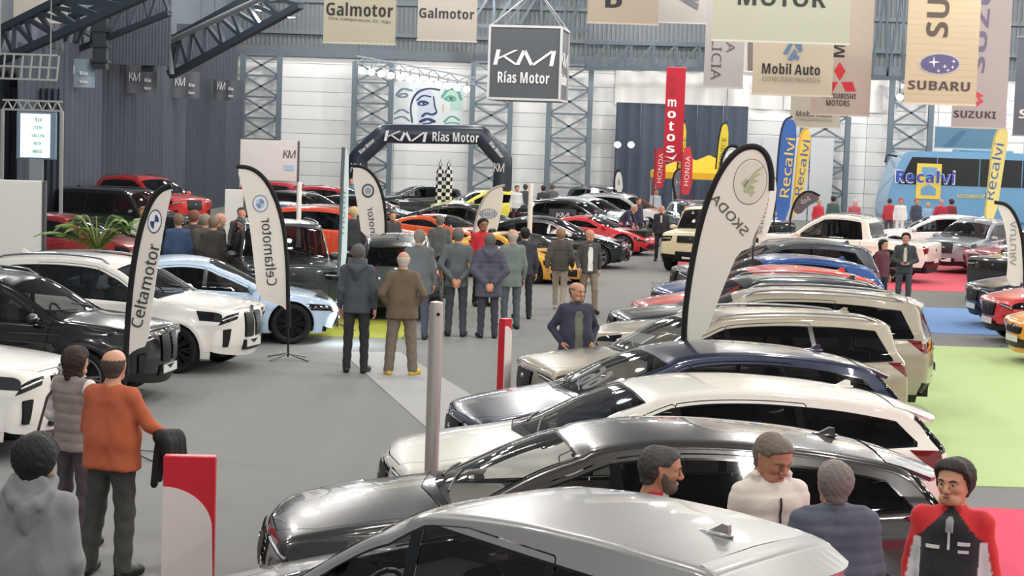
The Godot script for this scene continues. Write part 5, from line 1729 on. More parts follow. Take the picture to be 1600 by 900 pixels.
	for i in 5:
		var a := P(cuts[i], 330, 91.0); var b := P(cuts[i + 1], 330, 91.0)
		a.y = 0; b.y = 0
		curtain("%s dark blue cloth panel from the left in the backdrop" % ["first", "second", "third", "fourth", "fifth and last"][i], a, b - Vector3(0.02, 0, 0), P(1060, 163, 91).y, bw[i % 3], 2, "dark blue backdrop at the back")
	var va := P(960, 163, 92.3); var vb := P(1400, 172, 92.3)
	for i in 5:
		var u0 := lerpf(va.x, vb.x, i / 5.0); var u1 := lerpf(va.x, vb.x, (i + 1) / 5.0)
		curtain("%s white cloth valance from the left above the blue backdrop" % ["first", "second", "third", "fourth", "fifth and last"][i], Vector3(u0, va.y, va.z), Vector3(u1 - 0.03, va.y, va.z), 1.75, mat(srgb(232, 231, 230), 0.9), 2, "white cloth above the backdrop")
	for i in 4:
		var a := P(1166 + i * 38, 330, 91.2)
		var dm := MB.new()
		dm.soft_box(Vector3(0, 2.1, 0), Vector3(1.18, 4.2, 0.1), 0.02)
		tag(part(self, "wall_panel", dm.mesh(), mat(srgb(196, 200, 206), 0.6), Vector3(a.x, 0, a.z)), ["first", "second", "third", "fourth"][i] + " tall pale grey partition panel right of the blue backdrop", "panel", "pale partitions at the back right")
	# dark board before the pale crossover at the end of the aisle
	var bo := P(879, 336, 60.6)
	var sb := thing("sign_board", "dark board with a white wordmark before the cars at the end of the aisle", "sign", Vector3(bo.x, 0, bo.z))
	var sm := MB.new()
	sm.soft_box(Vector3(0, bo.y, 0), Vector3(0.92, 0.40, 0.05), 0.01)
	part(sb, "board", sm.mesh(), mat(srgb(52, 54, 62), 0.5))
	kia_logo(sb, 0.42, 0.16, white, Vector3(0, bo.y, 0.035))
	var sp := MB.new()
	sp.bar(Vector3(0, 0, 0), Vector3(0, bo.y - 0.2, 0), 0.05)
	sp.box(Vector3(0, 0.01, 0), Vector3(0.5, 0.02, 0.4))
	part(sb, "stand", sp.mesh(), mat(Color(0.1, 0.1, 0.1), 0.5))
	# two red fire signs on the wall
	for q in [[1357, 156, "upper small red sign on the right part of the back wall"], [1364, 216, "lower small red sign on the right part of the back wall"]]:
		var at := P(q[0], q[1], 92.46)
		var t := thing("fire_sign", q[2], "sign", at)
		var s := MB.new()
		s.box(Vector3.ZERO, Vector3(0.42, 0.42, 0.04))
		part(t, "plate", s.mesh(), mat(srgb(196, 60, 66), 0.5))
		var w2 := MB.new()
		w2.box(Vector3(-0.05, 0.02, 0.03), Vector3(0.14, 0.18, 0.01))
		w2.box(Vector3(0.10, -0.04, 0.03), Vector3(0.05, 0.22, 0.01))
		part(t, "symbol", w2.mesh(), mat(Color(0.95, 0.95, 0.95), 0.5))
	inflatable_arch()
	bus()
	for q in [[1075, 246, 78.0, "yellow canopy tent behind the red flags"], [1108, 243, 82.0, "yellow canopy tent further right and behind"]]: tent(q[0], q[1], q[2], q[3])
	for q in [[687, 247, "checkered column left of its twin"], [700, 243, "checkered column right of its twin, slightly taller"]]:
		var h: float = P(q[0], q[1], 76).y
		var at := P(q[0], 300, 76)
		var t := thing("checkered_column", "black and white " + q[2] + ", beside the yellow car", "column", Vector3(at.x, 0, at.z), 0, "checkered columns")
		var n := int(h / 0.16)
		for c in 2:
			var cm := MB.new()
			for i in n:
				for j in 6:
					if (i + j) % 2 != c: continue
					var a0 := TAU * j / 6; var a1 := TAU * (j + 1) / 6
					var r := 0.17 if i < n - 3 else 0.17 * (n - i) / 4.0
					var r2 := 0.17 if i + 1 < n - 3 else 0.17 * (n - i - 1) / 4.0
					cm.quad(Vector3(cos(a0) * r, i * 0.16, sin(a0) * r), Vector3(cos(a1) * r, i * 0.16, sin(a1) * r), Vector3(cos(a1) * r2, i * 0.16 + 0.16, sin(a1) * r2), Vector3(cos(a0) * r2, i * 0.16 + 0.16, sin(a0) * r2), Vector3(cos((a0 + a1) / 2), 0, sin((a0 + a1) / 2)))
			part(t, "checks", cm.mesh(), mat(Color(0.03, 0.03, 0.03) if c else Color(0.92, 0.92, 0.9), 0.6)).set_meta("kind", "stuff")
		var bm := MB.new()
		bm.lathe([Vector2(0.3, 0), Vector2(0.3, 0.04), Vector2(0.17, 0.05)], Vector3.ZERO, Basis.IDENTITY, 12)
		part(t, "base", bm.mesh(), mat(Color(0.03, 0.03, 0.03), 0.6))
	palm()
	# low platform under the far left cars
	var pf := MB.new()
	var p0 := P(145, 330, 57); var p1 := P(345, 330, 62)
	pf.box(Vector3((p0.x + p1.x) / 2, 0.22, -57.0), Vector3(p1.x - p0.x, 0.44, 6.4))
	tag(part(self, "platform", pf.mesh(), mat(Color(0.05, 0.05, 0.055), 0.7)), "low black stage under the red car by the curtains", "platform")

func spotlight(at: Vector3, r: float, label: String, group: String, power: float, energy: float) -> void:
	var t := thing("spotlight", label, "lamp", at, 0.0, group)
	var m := MB.new()
	m.lathe([Vector2(0, -0.16), Vector2(0.10, -0.16), Vector2(r, 0.0), Vector2(r * 0.92, 0.0), Vector2(0.09, -0.14)], Vector3.ZERO, Basis(Vector3(1, 0, 0), PI / 2 - 0.35) , 16)
	m.bar(Vector3(0, r * 0.9, -0.06), Vector3(0, r + 0.2, -0.06), 0.04)
	part(t, "lamp_housing", m.mesh(), mat(Color(0.15, 0.16, 0.17), 0.4, 0.3))
	var f := MB.new()
	f.lathe([Vector2(0, 0.0), Vector2(r * 0.9, -0.005)], Vector3(0, 0, -0.005), Basis(Vector3(1, 0, 0), PI / 2 - 0.35), 16)
	part(t, "lamp_lens", f.mesh(), mat(Color.WHITE, 0.5, 0.0, {"emit": Color(0.93, 0.98, 1.0), "power": power}))
	var l := SpotLight3D.new()
	l.name = "light"
	l.light_color = Color(0.93, 0.98, 1.0)
	l.light_energy = energy
	l.spot_range = 120; l.spot_attenuation = 2.0; l.spot_angle = 60; l.light_size = r * 0.8; l.shadow_enabled = true
	t.add_child(l)
	l.position = Vector3(0, -0.08, 0.12)
	l.rotation_degrees = Vector3(-60, 180, 0)

func inflatable_arch() -> void:
	var d := 78.0
	var o := P(668, 330, d)
	o.y = 0
	var t := thing("inflatable_arch", "dark navy inflatable arch with white lettering at the back of the aisle", "arch", o)
	var m := mat(srgb(44, 52, 66), 0.35)
	var pts := []
	for q in [[560, 340], [560, 246], [600, 209], [752, 211], [786, 250], [783, 340]]:
		var p := P(q[0], q[1], d) - o
		p.z = 0
		if q[1] == 340: p.y = -o.y
		pts.append(p)
	var k := MB.new()
	var fine := []
	for i in pts.size() - 1:
		for s in 8: fine.append(pts[i].lerp(pts[i + 1], s / 8.0))
	fine.append(pts[-1])
	k.tube(fine, 0.42, 14)
	part(t, "tube", k.mesh(), m)
	var white := mat(Color(0.92, 0.92, 0.94), 0.5)
	var s := d / FOCAL
	var at := P(634, 213, d - 0.44) - o
	kia_logo(t, 66 * s, 16 * s, white, at)
	lettering(t, "Rías Motor", 72 * s, 15 * s, white, P(712, 214, d - 0.44) - o)
	for q in [[573, 228, 0.78], [776, 234, -0.85]]:
		var b := Basis(Vector3(0, 0, 1), q[2])
		lettering(t, "Rías Motor", 30 * s, 6 * s, white, P(q[0], q[1], d - 0.45) - o, b)
	for q in [556, 780]: kia_logo(t, 16 * s, 14 * s, white, P(q, 262, d - 0.45) - o)

func bus() -> void:
	var d := 80.0
	var k := d / FOCAL
	var o := P(1382, 362, d)
	o.y = 0
	var roof := P(1480, 236, d).y
	var t := thing("bus", "light blue coach with large lettering on its dark windows", "bus", o)
	var blue := mat(srgb(108, 160, 200), 0.3, 0.1, {"coat": 0.8})
	var glass := mat(Color(0.03, 0.035, 0.045), 0.08, 0.0, {"coat": 1.0})
	var side := poly([0.12, 0.35, 0.0, 1.1, 0.12, 2.0, 0.62, roof - 0.25, 1.0, roof, 11.7, roof, 12.0, roof - 0.3, 12.0, 0.35])
	side = PackedVector2Array(smooth_line(Array(side), 2, true))
	var b := MB.new()
	b.slab(side, 2.5, Vector3(0, 0, -1.25))
	part(t, "body", b.mesh(), blue)
	var y0 := P(1480, 290, d).y; var y1 := P(1480, 247, d).y
	var x := 0.72
	var n := 0
	while x < 11.6:
		var w := 1.9 if n > 0 else 1.5
		var q := MB.new()
		var lean := 0.35 if n == 0 else 0.0
		q.slab(poly([x - lean * 0.6, y0, x + w - 0.05, y0, x + w - 0.05, y1, x + lean, y1]), 0.03, Vector3(0, 0, 0.005))
		part(t, "window", q.mesh(), glass)
		x += w
		n += 1
	var fw := MB.new()
	fw.slab(poly([-1.05, y0 - 0.5, 1.05, y0 - 0.5, 0.98, y1, -0.98, y1]), 0.05, Vector3(0.16, 0, -1.25), Basis(Vector3(0, 0, -1), Vector3(0.16, 0.98, 0).normalized(), Vector3(-0.98, 0.16, 0).normalized()))
	part(t, "windshield", fw.mesh(), glass)
	var stripe := MB.new()
	stripe.box(Vector3(6.2, 0.62, 0.01), Vector3(11.2, 0.10, 0.03))
	part(t, "side_strip", stripe.mesh(), mat(srgb(70, 110, 150), 0.4))
	var w := wheel_shape(0.48, 8)
	for xx in [2.4, 8.9]:
		for z in [-0.08, -2.42]:
			var wh := part(t, "wheel", w[0], mat(Color(0.03, 0.03, 0.031), 0.75), Vector3(xx, 0.48, z), Basis(Vector3.UP, 0.0 if z > -1 else PI))
			part(wh, "rim", w[1], mat(Color(0.6, 0.6, 0.62), 0.3, 0.8))
	var yel := mat(srgb(236, 205, 88), 0.5)
	var hp := MB.new()
	hp.slab(poly([0.05, y0 - 0.62, 1.15, y0 - 0.62, 1.15, y0 + 0.95, 0.05, y0 + 0.95]), 0.02, Vector3(1.25, 0, 0.03))
	part(t, "yellow_print", hp.mesh(), yel)
	var dia := MB.new()
	dia.slab(poly([0.0, 0.0, 0.33, 0.18, 0.66, 0.0, 0.66, -0.30, 0.0, -0.30]), 0.02, Vector3(1.52, y0 - 0.15, 0.045))
	dia.slab(poly([0.0, 0.0, 0.33, -0.22, 0.66, 0.0, 0.66, 0.34, 0.0, 0.34]), 0.02, Vector3(1.52, y0 + 0.45, 0.045))
	part(t, "blue_print", dia.mesh(), blue)
	var white := mat(Color(0.93, 0.93, 0.96), 0.5)
	var at := P(1445, 276, d) - o
	at.z = 0.07
	lettering(t, "Recalvi", 94 * k, 22 * k, white, at, Basis.IDENTITY, true, "lettering_edge")
	at.z = 0.085
	lettering(t, "Recalvi", 91 * k, 19 * k, mat(srgb(52, 70, 170), 0.5), at)
	var at2 := P(1520, 306, d) - o
	at2.z = 0.04
	lettering(t, "AUTOMOCIÓN", 50 * k, 7 * k, yel, at2)
	var ac := MB.new()
	ac.soft_box(Vector3(4.5, roof + 0.03, -1.25), Vector3(2.4, 0.14, 1.5), 0.04)
	part(t, "roof_unit", ac.mesh(), blue)
	var mr := MB.new()
	mr.tube([Vector3(0.4, roof - 0.3, 0.0), Vector3(-0.1, roof - 0.25, 0.15), Vector3(-0.15, roof - 0.6, 0.15)], 0.05, 6)
	part(t, "mirror", mr.mesh(), mat(Color(0.05, 0.05, 0.06), 0.4))

func tent(px: float, py: float, d: float, label: String) -> void:
	var top := P(px, py, d)
	var o := Vector3(top.x, 0, top.z)
	var t := thing("canopy_tent", label, "tent", o)
	var m := MB.new()
	var e := 2.45
	for i in 4:
		var b := Basis(Vector3.UP, PI / 2 * i)
		m.quad(b * Vector3(-1.5, e, 1.5), b * Vector3(1.5, e, 1.5), b * Vector3(0.05, top.y, 0.05), b * Vector3(-0.05, top.y, 0.05), b * Vector3(0, 1, 1))
		m.quad(b * Vector3(-1.5, e, 1.5), b * Vector3(1.5, e, 1.5), b * Vector3(1.5, e - 0.28, 1.5), b * Vector3(-1.5, e - 0.28, 1.5), b * Vector3(0, 0, 1))
	part(t, "canopy", m.mesh(), mat(srgb(244, 190, 40), 0.7, 0.0, {"back": Color(0.4, 0.3, 0.05)}))
	for s in [[-1, -1], [1, -1], [-1, 1], [1, 1]]:
		var l := MB.new()
		l.bar(Vector3(1.46 * s[0], 0, 1.46 * s[1]), Vector3(1.46 * s[0], e, 1.46 * s[1]), 0.05)
		part(t, "leg", l.mesh(), mat(Color(0.7, 0.7, 0.7), 0.4, 0.6))

func palm() -> void:
	var d := 34.5
	var c := P(152, 385, d)
	var t := thing("potted_palm", "green palm with arching fronds behind the white car at left", "plant", Vector3(c.x, 0, c.z))
	var pot := MB.new()
	pot.lathe([Vector2(0, 0.0), Vector2(0.24, 0.0), Vector2(0.32, 0.55), Vector2(0.29, 0.55), Vector2(0.28, 0.50), Vector2(0, 0.50)], Vector3.ZERO, Basis.IDENTITY, 18)
	part(t, "pot", pot.mesh(), mat(Color(0.12, 0.11, 0.10), 0.5))
	var st := MB.new()
	st.tube([Vector3(0, 0.5, 0), Vector3(0.02, c.y * 0.6, 0.01), Vector3(0, c.y, 0)], [0.07, 0.05, 0.05], 8)
	part(t, "stem", st.mesh(), mat(Color(0.30, 0.24, 0.16), 0.9))
	var rng := RandomNumberGenerator.new()
	rng.seed = 11
	var tints := [srgb(126, 160, 74), srgb(148, 176, 92), srgb(104, 136, 62), srgb(166, 170, 110)]
	var n := 17
	for i in n:
		var az := TAU * i / n + rng.randf_range(-0.2, 0.2)
		var rise := rng.randf_range(0.7, 1.35)
		var length := rng.randf_range(0.65, 0.95)
		var dir := Vector3(cos(az), 0, sin(az) * 0.6)
		if i == 0: dir = Vector3(1.0, 0, 0.2); rise = 1.25; length = 1.35
		if i == 8: dir = Vector3(-1.0, 0, 0.3); rise = 0.65; length = 1.2
		var spine := []
		for s in 9:
			var u := s / 8.0
			spine.append(Vector3(0, c.y - 0.05, 0) + dir * length * u * (1.0 - 0.1 * u) + Vector3(0, rise * u - rise * 0.62 * u * u * u, 0))
		var q := MB.new()
		q.tube(spine, [0.016, 0.015, 0.014, 0.013, 0.011, 0.010, 0.008, 0.006, 0.004], 5)
		var side := dir.cross(Vector3.UP).normalized()
		for s in range(1, 9):
			for h in 4:
				var u := (s - h / 4.0)
				var a: Vector3 = spine[int(u)].lerp(spine[mini(int(u) + 1, 8)], u - int(u))
				for g in [-1.0, 1.0]:
					var l := 0.30 * sin(clampf(u / 8.0, 0.08, 0.95) * PI) + 0.08
					var tip: Vector3 = a + side * g * l * 0.75 + dir * l * 0.55 + Vector3(0, -0.06 + 0.05 * rng.randf(), 0)
					var w := dir * 0.030
					q.flat(a - w, a + w, tip, Vector3(0, 1, 0))
		part(t, "frond", q.mesh(), mat(tints[i % 4], 0.6, 0.0, {"back": Color(0.1, 0.14, 0.04)}))

# ---- feather flags: the cloth outline by pixels at the flag's distance, the pole along one edge
func feather(label: String, d: float, cloth: Array, pole: Array, color: Color, edge := Color(0.03, 0.03, 0.035), group := "") -> Node3D:
	var low := P(pole[0], pole[1], d)
	var o := Vector3(low.x, 0, low.z)
	var t := thing("feather_flag", label, "flag", o, 0.0, group)
	var p := plane_poly(cloth, d, o)
	p = PackedVector2Array(smooth_line(Array(p), 1, true))
	var m := MB.new()
	m.slab(p, 0.012)
	part(t, "cloth", m.mesh(), mat(color, 0.75, 0.0, {"back": Color(0.12, 0.12, 0.11)}))
	var line := []
	for i in range(0, pole.size(), 2):
		var w := P(pole[i], pole[i + 1], d) - o
		line.append(Vector3(w.x, w.y, 0))
	var q := MB.new()
	q.tube(smooth_line(line, 2), 0.034, 8)
	part(t, "pole_sleeve", q.mesh(), mat(edge, 0.8))
	var s := MB.new()
	s.tube([Vector3(0, 0.04, 0), line[0]], 0.016, 8)
	part(t, "pole", s.mesh(), mat(Color(0.08, 0.08, 0.085), 0.4))
	var b := MB.new()
	for a in 4:
		var r := Vector3(cos(a * PI / 2 + 0.6), 0, sin(a * PI / 2 + 0.6)) * 0.42
		b.tube([Vector3(0, 0.10, 0), r * 0.5 + Vector3(0, 0.05, 0), r + Vector3(0, 0.012, 0)], 0.012, 6)
	part(t, "base", b.mesh(), mat(Color(0.45, 0.46, 0.47), 0.35, 0.7))
	return t

func flag_text(t: Node3D, words: String, px: float, py: float, d: float, w: float, h: float, turn: float, c: Color, mirrored := false) -> void:
	var k := d / FOCAL
	var at := P(px, py, d) - t.position
	at.z = 0.012
	var b := Basis(Vector3(0, 0, 1), turn)
	if mirrored: b = b * Basis(Vector3.UP, PI)      # print seen from its back
	lettering(t, words, w * k, h * k, mat(c, 0.6), at, b, false)

func roundel(t: Node3D, px: float, py: float, d: float, w: float, h: float, turn: float, rings: Array) -> void:   # rings: [share, colour]
	var k := d / FOCAL
	var at := P(px, py, d) - t.position
	for i in rings.size():
		var m := MB.new()
		var q := PackedVector2Array()
		for a in 28: q.append(Vector2(cos(TAU * a / 28) * w * k / 2 * rings[i][0], sin(TAU * a / 28) * h * k / 2 * rings[i][0]))
		m.slab(q, 0.004, Vector3(at.x, at.y, 0.009 + 0.003 * i), Basis(Vector3(0, 0, 1), turn))
		part(t, "emblem" if i == 0 else "emblem_ring", m.mesh(), mat(rings[i][1], 0.5))

func quarters(t: Node3D, px: float, py: float, d: float, w: float, h: float, turn: float, c: Color) -> void:
	var k := d / FOCAL
	var at := P(px, py, d) - t.position
	for s in [0.0, PI]:
		var m := MB.new()
		var q := PackedVector2Array([Vector2.ZERO])
		for a in 9: q.append(Vector2(cos(s + PI / 2 * a / 8) * w * k / 2, sin(s + PI / 2 * a / 8) * h * k / 2))
		m.slab(q, 0.004, Vector3(at.x, at.y, 0.020), Basis(Vector3(0, 0, 1), turn))
		part(t, "emblem_quarter", m.mesh(), mat(c, 0.5))

func flags() -> void:
	var cream := srgb(228, 222, 214)
	var ink := srgb(52, 52, 56)
	var navy := srgb(44, 62, 110)
	var f := feather("white feather flag with dark lettering reading upwards, in front of the black car", 19.0, [270, 292, 262, 291, 243, 306, 228, 338, 214, 390, 205, 448, 199, 510, 196, 559, 212, 546, 231, 540, 238, 480, 246, 420, 257, 350], [196, 590, 197, 545, 202, 470, 209, 410, 220, 355, 234, 316, 250, 296, 268, 290], cream)
	flag_text(f, "Celtamotor", 227, 446, 19, 134, 19, 1.37, ink)
	roundel(f, 242, 346, 19, 22, 38, -0.10, [[1.0, srgb(70, 78, 96)], [0.88, srgb(236, 236, 236)], [0.58, srgb(236, 236, 240)]])
	quarters(f, 242, 346, 19, 13, 22, -0.10, navy)
	f = feather("white feather flag with mirrored lettering, standing on a thin cross base", 27.8, [370, 262, 385, 262, 406, 275, 424, 302, 438, 345, 446, 395, 449, 440, 450, 487, 438, 476, 402, 466, 398, 420, 390, 350, 380, 300], [451, 512, 450, 460, 449, 410, 443, 350, 430, 305, 412, 276, 392, 262, 370, 260], cream)
	flag_text(f, "Celtamotor", 421, 393, 27.8, 106, 17, -1.46, ink, true)
	roundel(f, 407, 318, 27.8, 25, 28, 0.1, [[1.0, srgb(150, 160, 178)], [0.82, srgb(226, 228, 232)], [0.55, srgb(186, 196, 214)]])
	quarters(f, 407, 318, 27.8, 13, 15, 0.1, srgb(120, 140, 180))
	f = feather("white feather flag with a ring emblem in front of the orange car", 40.2, [548, 262, 565, 262, 583, 273, 595, 298, 602, 335, 603, 371, 565, 371, 560, 330], [603, 376, 603, 335, 597, 300, 586, 275, 568, 260, 548, 259], cream)
	flag_text(f, "motor", 581, 346, 40.2, 46, 9, -1.42, ink, true)
	roundel(f, 575, 298, 40.2, 20, 22, 0.0, [[1.0, srgb(70, 72, 80)], [0.72, srgb(214, 212, 210)], [0.5, srgb(150, 152, 160)]])
	f = feather("narrow white flag seen edge-on beside the dark off-road car", 32.5, [537, 232, 544, 232, 545, 300, 541, 425, 530, 418, 533, 330], [529, 432, 532, 370, 534, 300, 537, 230], srgb(214, 226, 226), srgb(90, 96, 100))
	flag_text(f, "motor", 537, 330, 32.5, 70, 5, 1.55, srgb(120, 150, 150))
	f = feather("beige feather flag with a grey oval emblem in front of the yellow car", 50.0, [788, 292, 776, 293, 761, 302, 750, 325, 742, 352, 738, 385, 770, 385, 782, 340], [737, 392, 742, 350, 750, 322, 762, 300, 778, 291, 789, 290], srgb(222, 214, 198), srgb(170, 165, 155))
	roundel(f, 763, 334, 50, 28, 16, 0.05, [[1.0, srgb(130, 134, 146)], [0.86, srgb(176, 180, 188)]])
	flag_text(f, "Ford", 763, 334, 50, 20, 8, 0.05, srgb(96, 100, 116))
	# the big one in the middle of the right-hand row
	f = feather("large white feather flag with a round winged emblem and mirrored lettering", 19.3, [1070, 530, 1072, 480, 1080, 425, 1092, 365, 1108, 310, 1130, 262, 1155, 236, 1178, 229, 1196, 240, 1206, 270, 1204, 300, 1192, 340, 1176, 372, 1176, 385, 1153, 395, 1140, 425, 1124, 465, 1100, 531], [1068, 548, 1070, 490, 1078, 430, 1090, 366, 1106, 310, 1128, 262, 1154, 233, 1180, 227, 1198, 240, 1206, 268, 1205, 298], srgb(230, 229, 218))
	flag_text(f, "SKODA", 1140, 335, 19.3, 78, 14, -0.80, srgb(84, 84, 82), true)
	roundel(f, 1172, 284, 19.3, 52, 72, -0.12, [[1.0, srgb(110, 112, 108)], [0.965, srgb(226, 226, 214)], [0.90, srgb(218, 220, 204)]])
	var k := 19.3 / FOCAL
	var c := P(1172, 284, 19.3) - f.position
	for i in 4:                                  # the wing inside the ring: four curved feathers
		var m := MB.new()
		var line := []
		for s in 9:
			var u := s / 8.0
			line.append(Vector2(lerpf(-8, 19 - i * 4, u), lerpf(-10 - i * 2, 24 - i * 11, u) + 5 * sin(u * PI)) * k)
		for s in 8:
			var dd: Vector2 = (line[s + 1] - line[s]).normalized()
			var nn := Vector2(-dd.y, dd.x) * k * lerpf(2.6, 1.0, s / 8.0)
			m.slab(PackedVector2Array([line[s] - nn, line[s + 1] - nn, line[s + 1] + nn, line[s] + nn]), 0.004, Vector3(c.x, c.y, 0.020 + 0.001 * i))
		part(f, "emblem_feather", m.mesh(), mat(srgb(178, 190, 152), 0.5))
	var hd := MB.new()
	hd.slab(PackedVector2Array([Vector2(-14, -2) * k, Vector2(-6, -12) * k, Vector2(2, -24) * k, Vector2(8, -16) * k, Vector2(0, -4) * k, Vector2(-6, 6) * k]), 0.004, Vector3(c.x, c.y, 0.020))
	part(f, "emblem_head", hd.mesh(), mat(srgb(178, 190, 152), 0.5))
	f = feather("pale flag with small lettering just right of the large white flag", 32.2, [1196, 290, 1212, 278, 1214, 300, 1206, 345, 1196, 372, 1178, 372, 1188, 330], [1177, 384, 1186, 335, 1196, 300, 1210, 276], srgb(226, 224, 220), srgb(120, 120, 120))
	flag_text(f, "SERVICIO", 1193, 336, 32.2, 60, 6, 1.40, srgb(120, 110, 110))
	f = feather("small white round-topped flag peeping out behind the large white flag", 42.0, [1126, 262, 1130, 240, 1141, 229, 1154, 234, 1160, 252, 1158, 300, 1140, 330, 1128, 330], [1126, 345, 1124, 290, 1126, 255, 1132, 236, 1142, 226, 1156, 231, 1163, 250], srgb(232, 230, 226))
	roundel(f, 1142, 246, 42, 20, 26, 0, [[1.0, srgb(130, 134, 130)], [0.9, srgb(230, 230, 224)], [0.5, srgb(150, 156, 150)]])
	# blue and yellow flags of the coach company
	var blue := srgb(60, 104, 176); var yel := srgb(240, 206, 92)
	f = feather("blue flag with yellow lettering reading upwards, left of its yellow twin", 62.0, [1223, 190, 1238, 184, 1246, 200, 1240, 260, 1232, 345, 1210, 345, 1215, 260], [1209, 352, 1213, 290, 1217, 225, 1224, 188, 1238, 182], blue, srgb(40, 48, 70))
	flag_text(f, "Recalvi", 1230, 262, 62, 92, 15, 1.50, yel)
	f = feather("yellow flag with blue lettering right behind the blue one", 64.0, [1250, 206, 1262, 200, 1268, 214, 1262, 262, 1250, 335, 1236, 335, 1243, 262], [1236, 345, 1243, 280, 1248, 220, 1254, 204, 1264, 199], yel, srgb(220, 190, 80))
	flag_text(f, "Recalvi", 1253, 262, 64, 86, 12, 1.46, blue)
	f = feather("pale yellow flag with blue lettering in front of the coach", 66.0, [1556, 204, 1572, 196, 1576, 214, 1568, 262, 1556, 344, 1537, 344, 1546, 262], [1536, 356, 1544, 290, 1550, 230, 1558, 202, 1573, 194], srgb(240, 224, 140), srgb(200, 184, 110))
	flag_text(f, "Recalvi", 1553, 268, 66, 88, 15, 1.44, blue)
	f = feather("white feather flag with grey lettering at the right edge", 33.0, [1556, 318, 1574, 321, 1588, 340, 1596, 372, 1600, 447, 1572, 446, 1575, 400, 1570, 350], [1602, 452, 1600, 400, 1597, 368, 1588, 338, 1574, 319, 1554, 316], srgb(222, 218, 218))
	flag_text(f, "ΛЯUTUΛ", 1583, 380, 33, 70, 9, 1.62, srgb(140, 136, 148))
	f = feather("dark feather flag top standing left of the white pickup", 56.0, [1238, 330, 1246, 310, 1260, 300, 1277, 304, 1281, 313, 1262, 322, 1250, 336], [1234, 345, 1240, 318, 1252, 302, 1266, 298, 1281, 306], srgb(92, 90, 92))
	flag_text(f, "4x4", 1258, 313, 56, 16, 8, 0.5, srgb(190, 186, 186))
	# narrow red flags
	var red := srgb(206, 56, 66)
	for q in [["narrow red flag with white lettering, left of the two", 1024, 1041, 231, 294, 73.5], ["narrow red flag with white lettering, right of the two", 1066, 1083, 230, 304, 71.5]]:
		f = feather(q[0] + " beneath the tall red hanging banner", q[5], [q[1], q[3], q[2], q[2 + 0 * 1] * 0 + q[3], q[2] - 2, q[4], q[1] - 3, q[4]], [q[1] - 3, q[4] + 10, q[1] - 1, (q[3] + q[4]) / 2.0, q[1], q[3]], red, srgb(160, 40, 50))
		flag_text(f, "HONDA", (q[1] + q[2]) / 2.0 - 1, (q[3] + q[4]) / 2.0, q[5], 46, 7, 1.54, Color(0.95, 0.93, 0.93))
	for q in [["slim yellow flag just right of the tall red banner", 1061, 1073, 190, 300, 74.0], ["slim yellow flag behind the yellow tents", 1121, 1139, 192, 300, 77.0]]:
		f = feather(q[0], q[5], [q[1] + 5, q[3] + 5, q[2] - 3, q[3], q[2], q[3] + 20, q[2] - 6, q[4], q[1] - 6, q[4]], [q[1] - 7, q[4] + 8, q[1] - 1, (q[3] + q[4]) / 2.0, q[1] + 4, q[3] + 4, q[2] - 2, q[3] - 2], srgb(238, 216, 70), srgb(40, 40, 40))
		flag_text(f, "SERVICE", (q[1] + q[2]) / 2.0 - 2, 240, q[5], 50, 6, 1.46, srgb(70, 70, 60))
	f = feather("dark teardrop flag between the red flags", 72.5, [1052, 280, 1056, 268, 1064, 266, 1069, 276, 1067, 300, 1058, 312], [1058, 322, 1052, 296, 1051, 278, 1056, 266, 1065, 264], srgb(120, 116, 128))
	flag_text(f, "H", 1060, 285, 72.5, 7, 9, 0, srgb(220, 210, 214))
	f = feather("short white rounded flag at the foot of the blue backdrop", 78.0, [962, 300, 961, 278, 965, 268, 971, 270, 974, 300], [960, 312, 959, 285, 962, 268, 969, 265], srgb(232, 230, 228))
	flag_text(f, "i", 967, 284, 78, 3, 10, 0, srgb(160, 160, 160))

# ---- hanging banners
func banner(label: String, x0: float, y0: float, x1: float, y1: float, d: float, c: Color, slats := false) -> Node3D:
	c = Color(c.r * 0.88, c.g * 0.88, c.b * 0.88)
	var k := d / FOCAL
	var o := P((x0 + x1) / 2.0, y1, d)
	var w := (x1 - x0) * k; var h := (y1 - y0) * k
	var t := thing("hanging_banner", label, "banner", o, 0.0, "banners hung under the roof")
	var m := MB.new()
	var n := int(h / 0.09) if slats else 1
	for i in n:
		var z := 0.004 * (i % 2)
		m.box(Vector3(0, h * (i + 0.5) / n, z), Vector3(w, h / n, 0.014))
	part(t, "cloth", m.mesh(), mat(c, 0.85, 0.0, {"back": Color(0.15, 0.15, 0.14)}))
	for y in [0.0, h]:
		var r := MB.new()
		r.bar(Vector3(-w / 2 - 0.02, y, 0), Vector3(w / 2 + 0.02, y, 0), 0.05)
		part(t, "rod", r.mesh(), mat(c.lightened(0.25), 0.5))
	for s in [-0.46, 0.46]:
		var q := MB.new()
		q.bar(Vector3(w * s, h, 0), Vector3(w * s, TOP - o.y, 0), 0.015)
		part(t, "wire", q.mesh(), mat(Color(0.3, 0.3, 0.3)))
	t.set_meta("d", d)
	return t

func banner_text(t: Node3D, words: String, px: float, py: float, w: float, h: float, c: Color, turn := 0.0, bold := true) -> void:
	var d: float = t.get_meta("d")
	var k := d / FOCAL
	var at := P(px, py, d) - t.position
	at.z = 0.018
	lettering(t, words, w * k, h * k, mat(c, 0.6), at, Basis(Vector3(0, 0, 1), turn), bold)

func banner_shape(t: Node3D, px: Array, c: Color, called := "emblem", z := 0.018) -> void:
	var d: float = t.get_meta("d")
	var m := MB.new()
	m.slab(plane_poly(px, d, t.position), 0.006, Vector3(0, 0, z))
	part(t, called, m.mesh(), mat(c, 0.6))

func ellipse_px(cx: float, cy: float, rx: float, ry: float) -> Array:
	var a := []
	for i in 32: a.append_array([cx + cos(TAU * i / 32) * rx, cy + sin(TAU * i / 32) * ry])
	return a

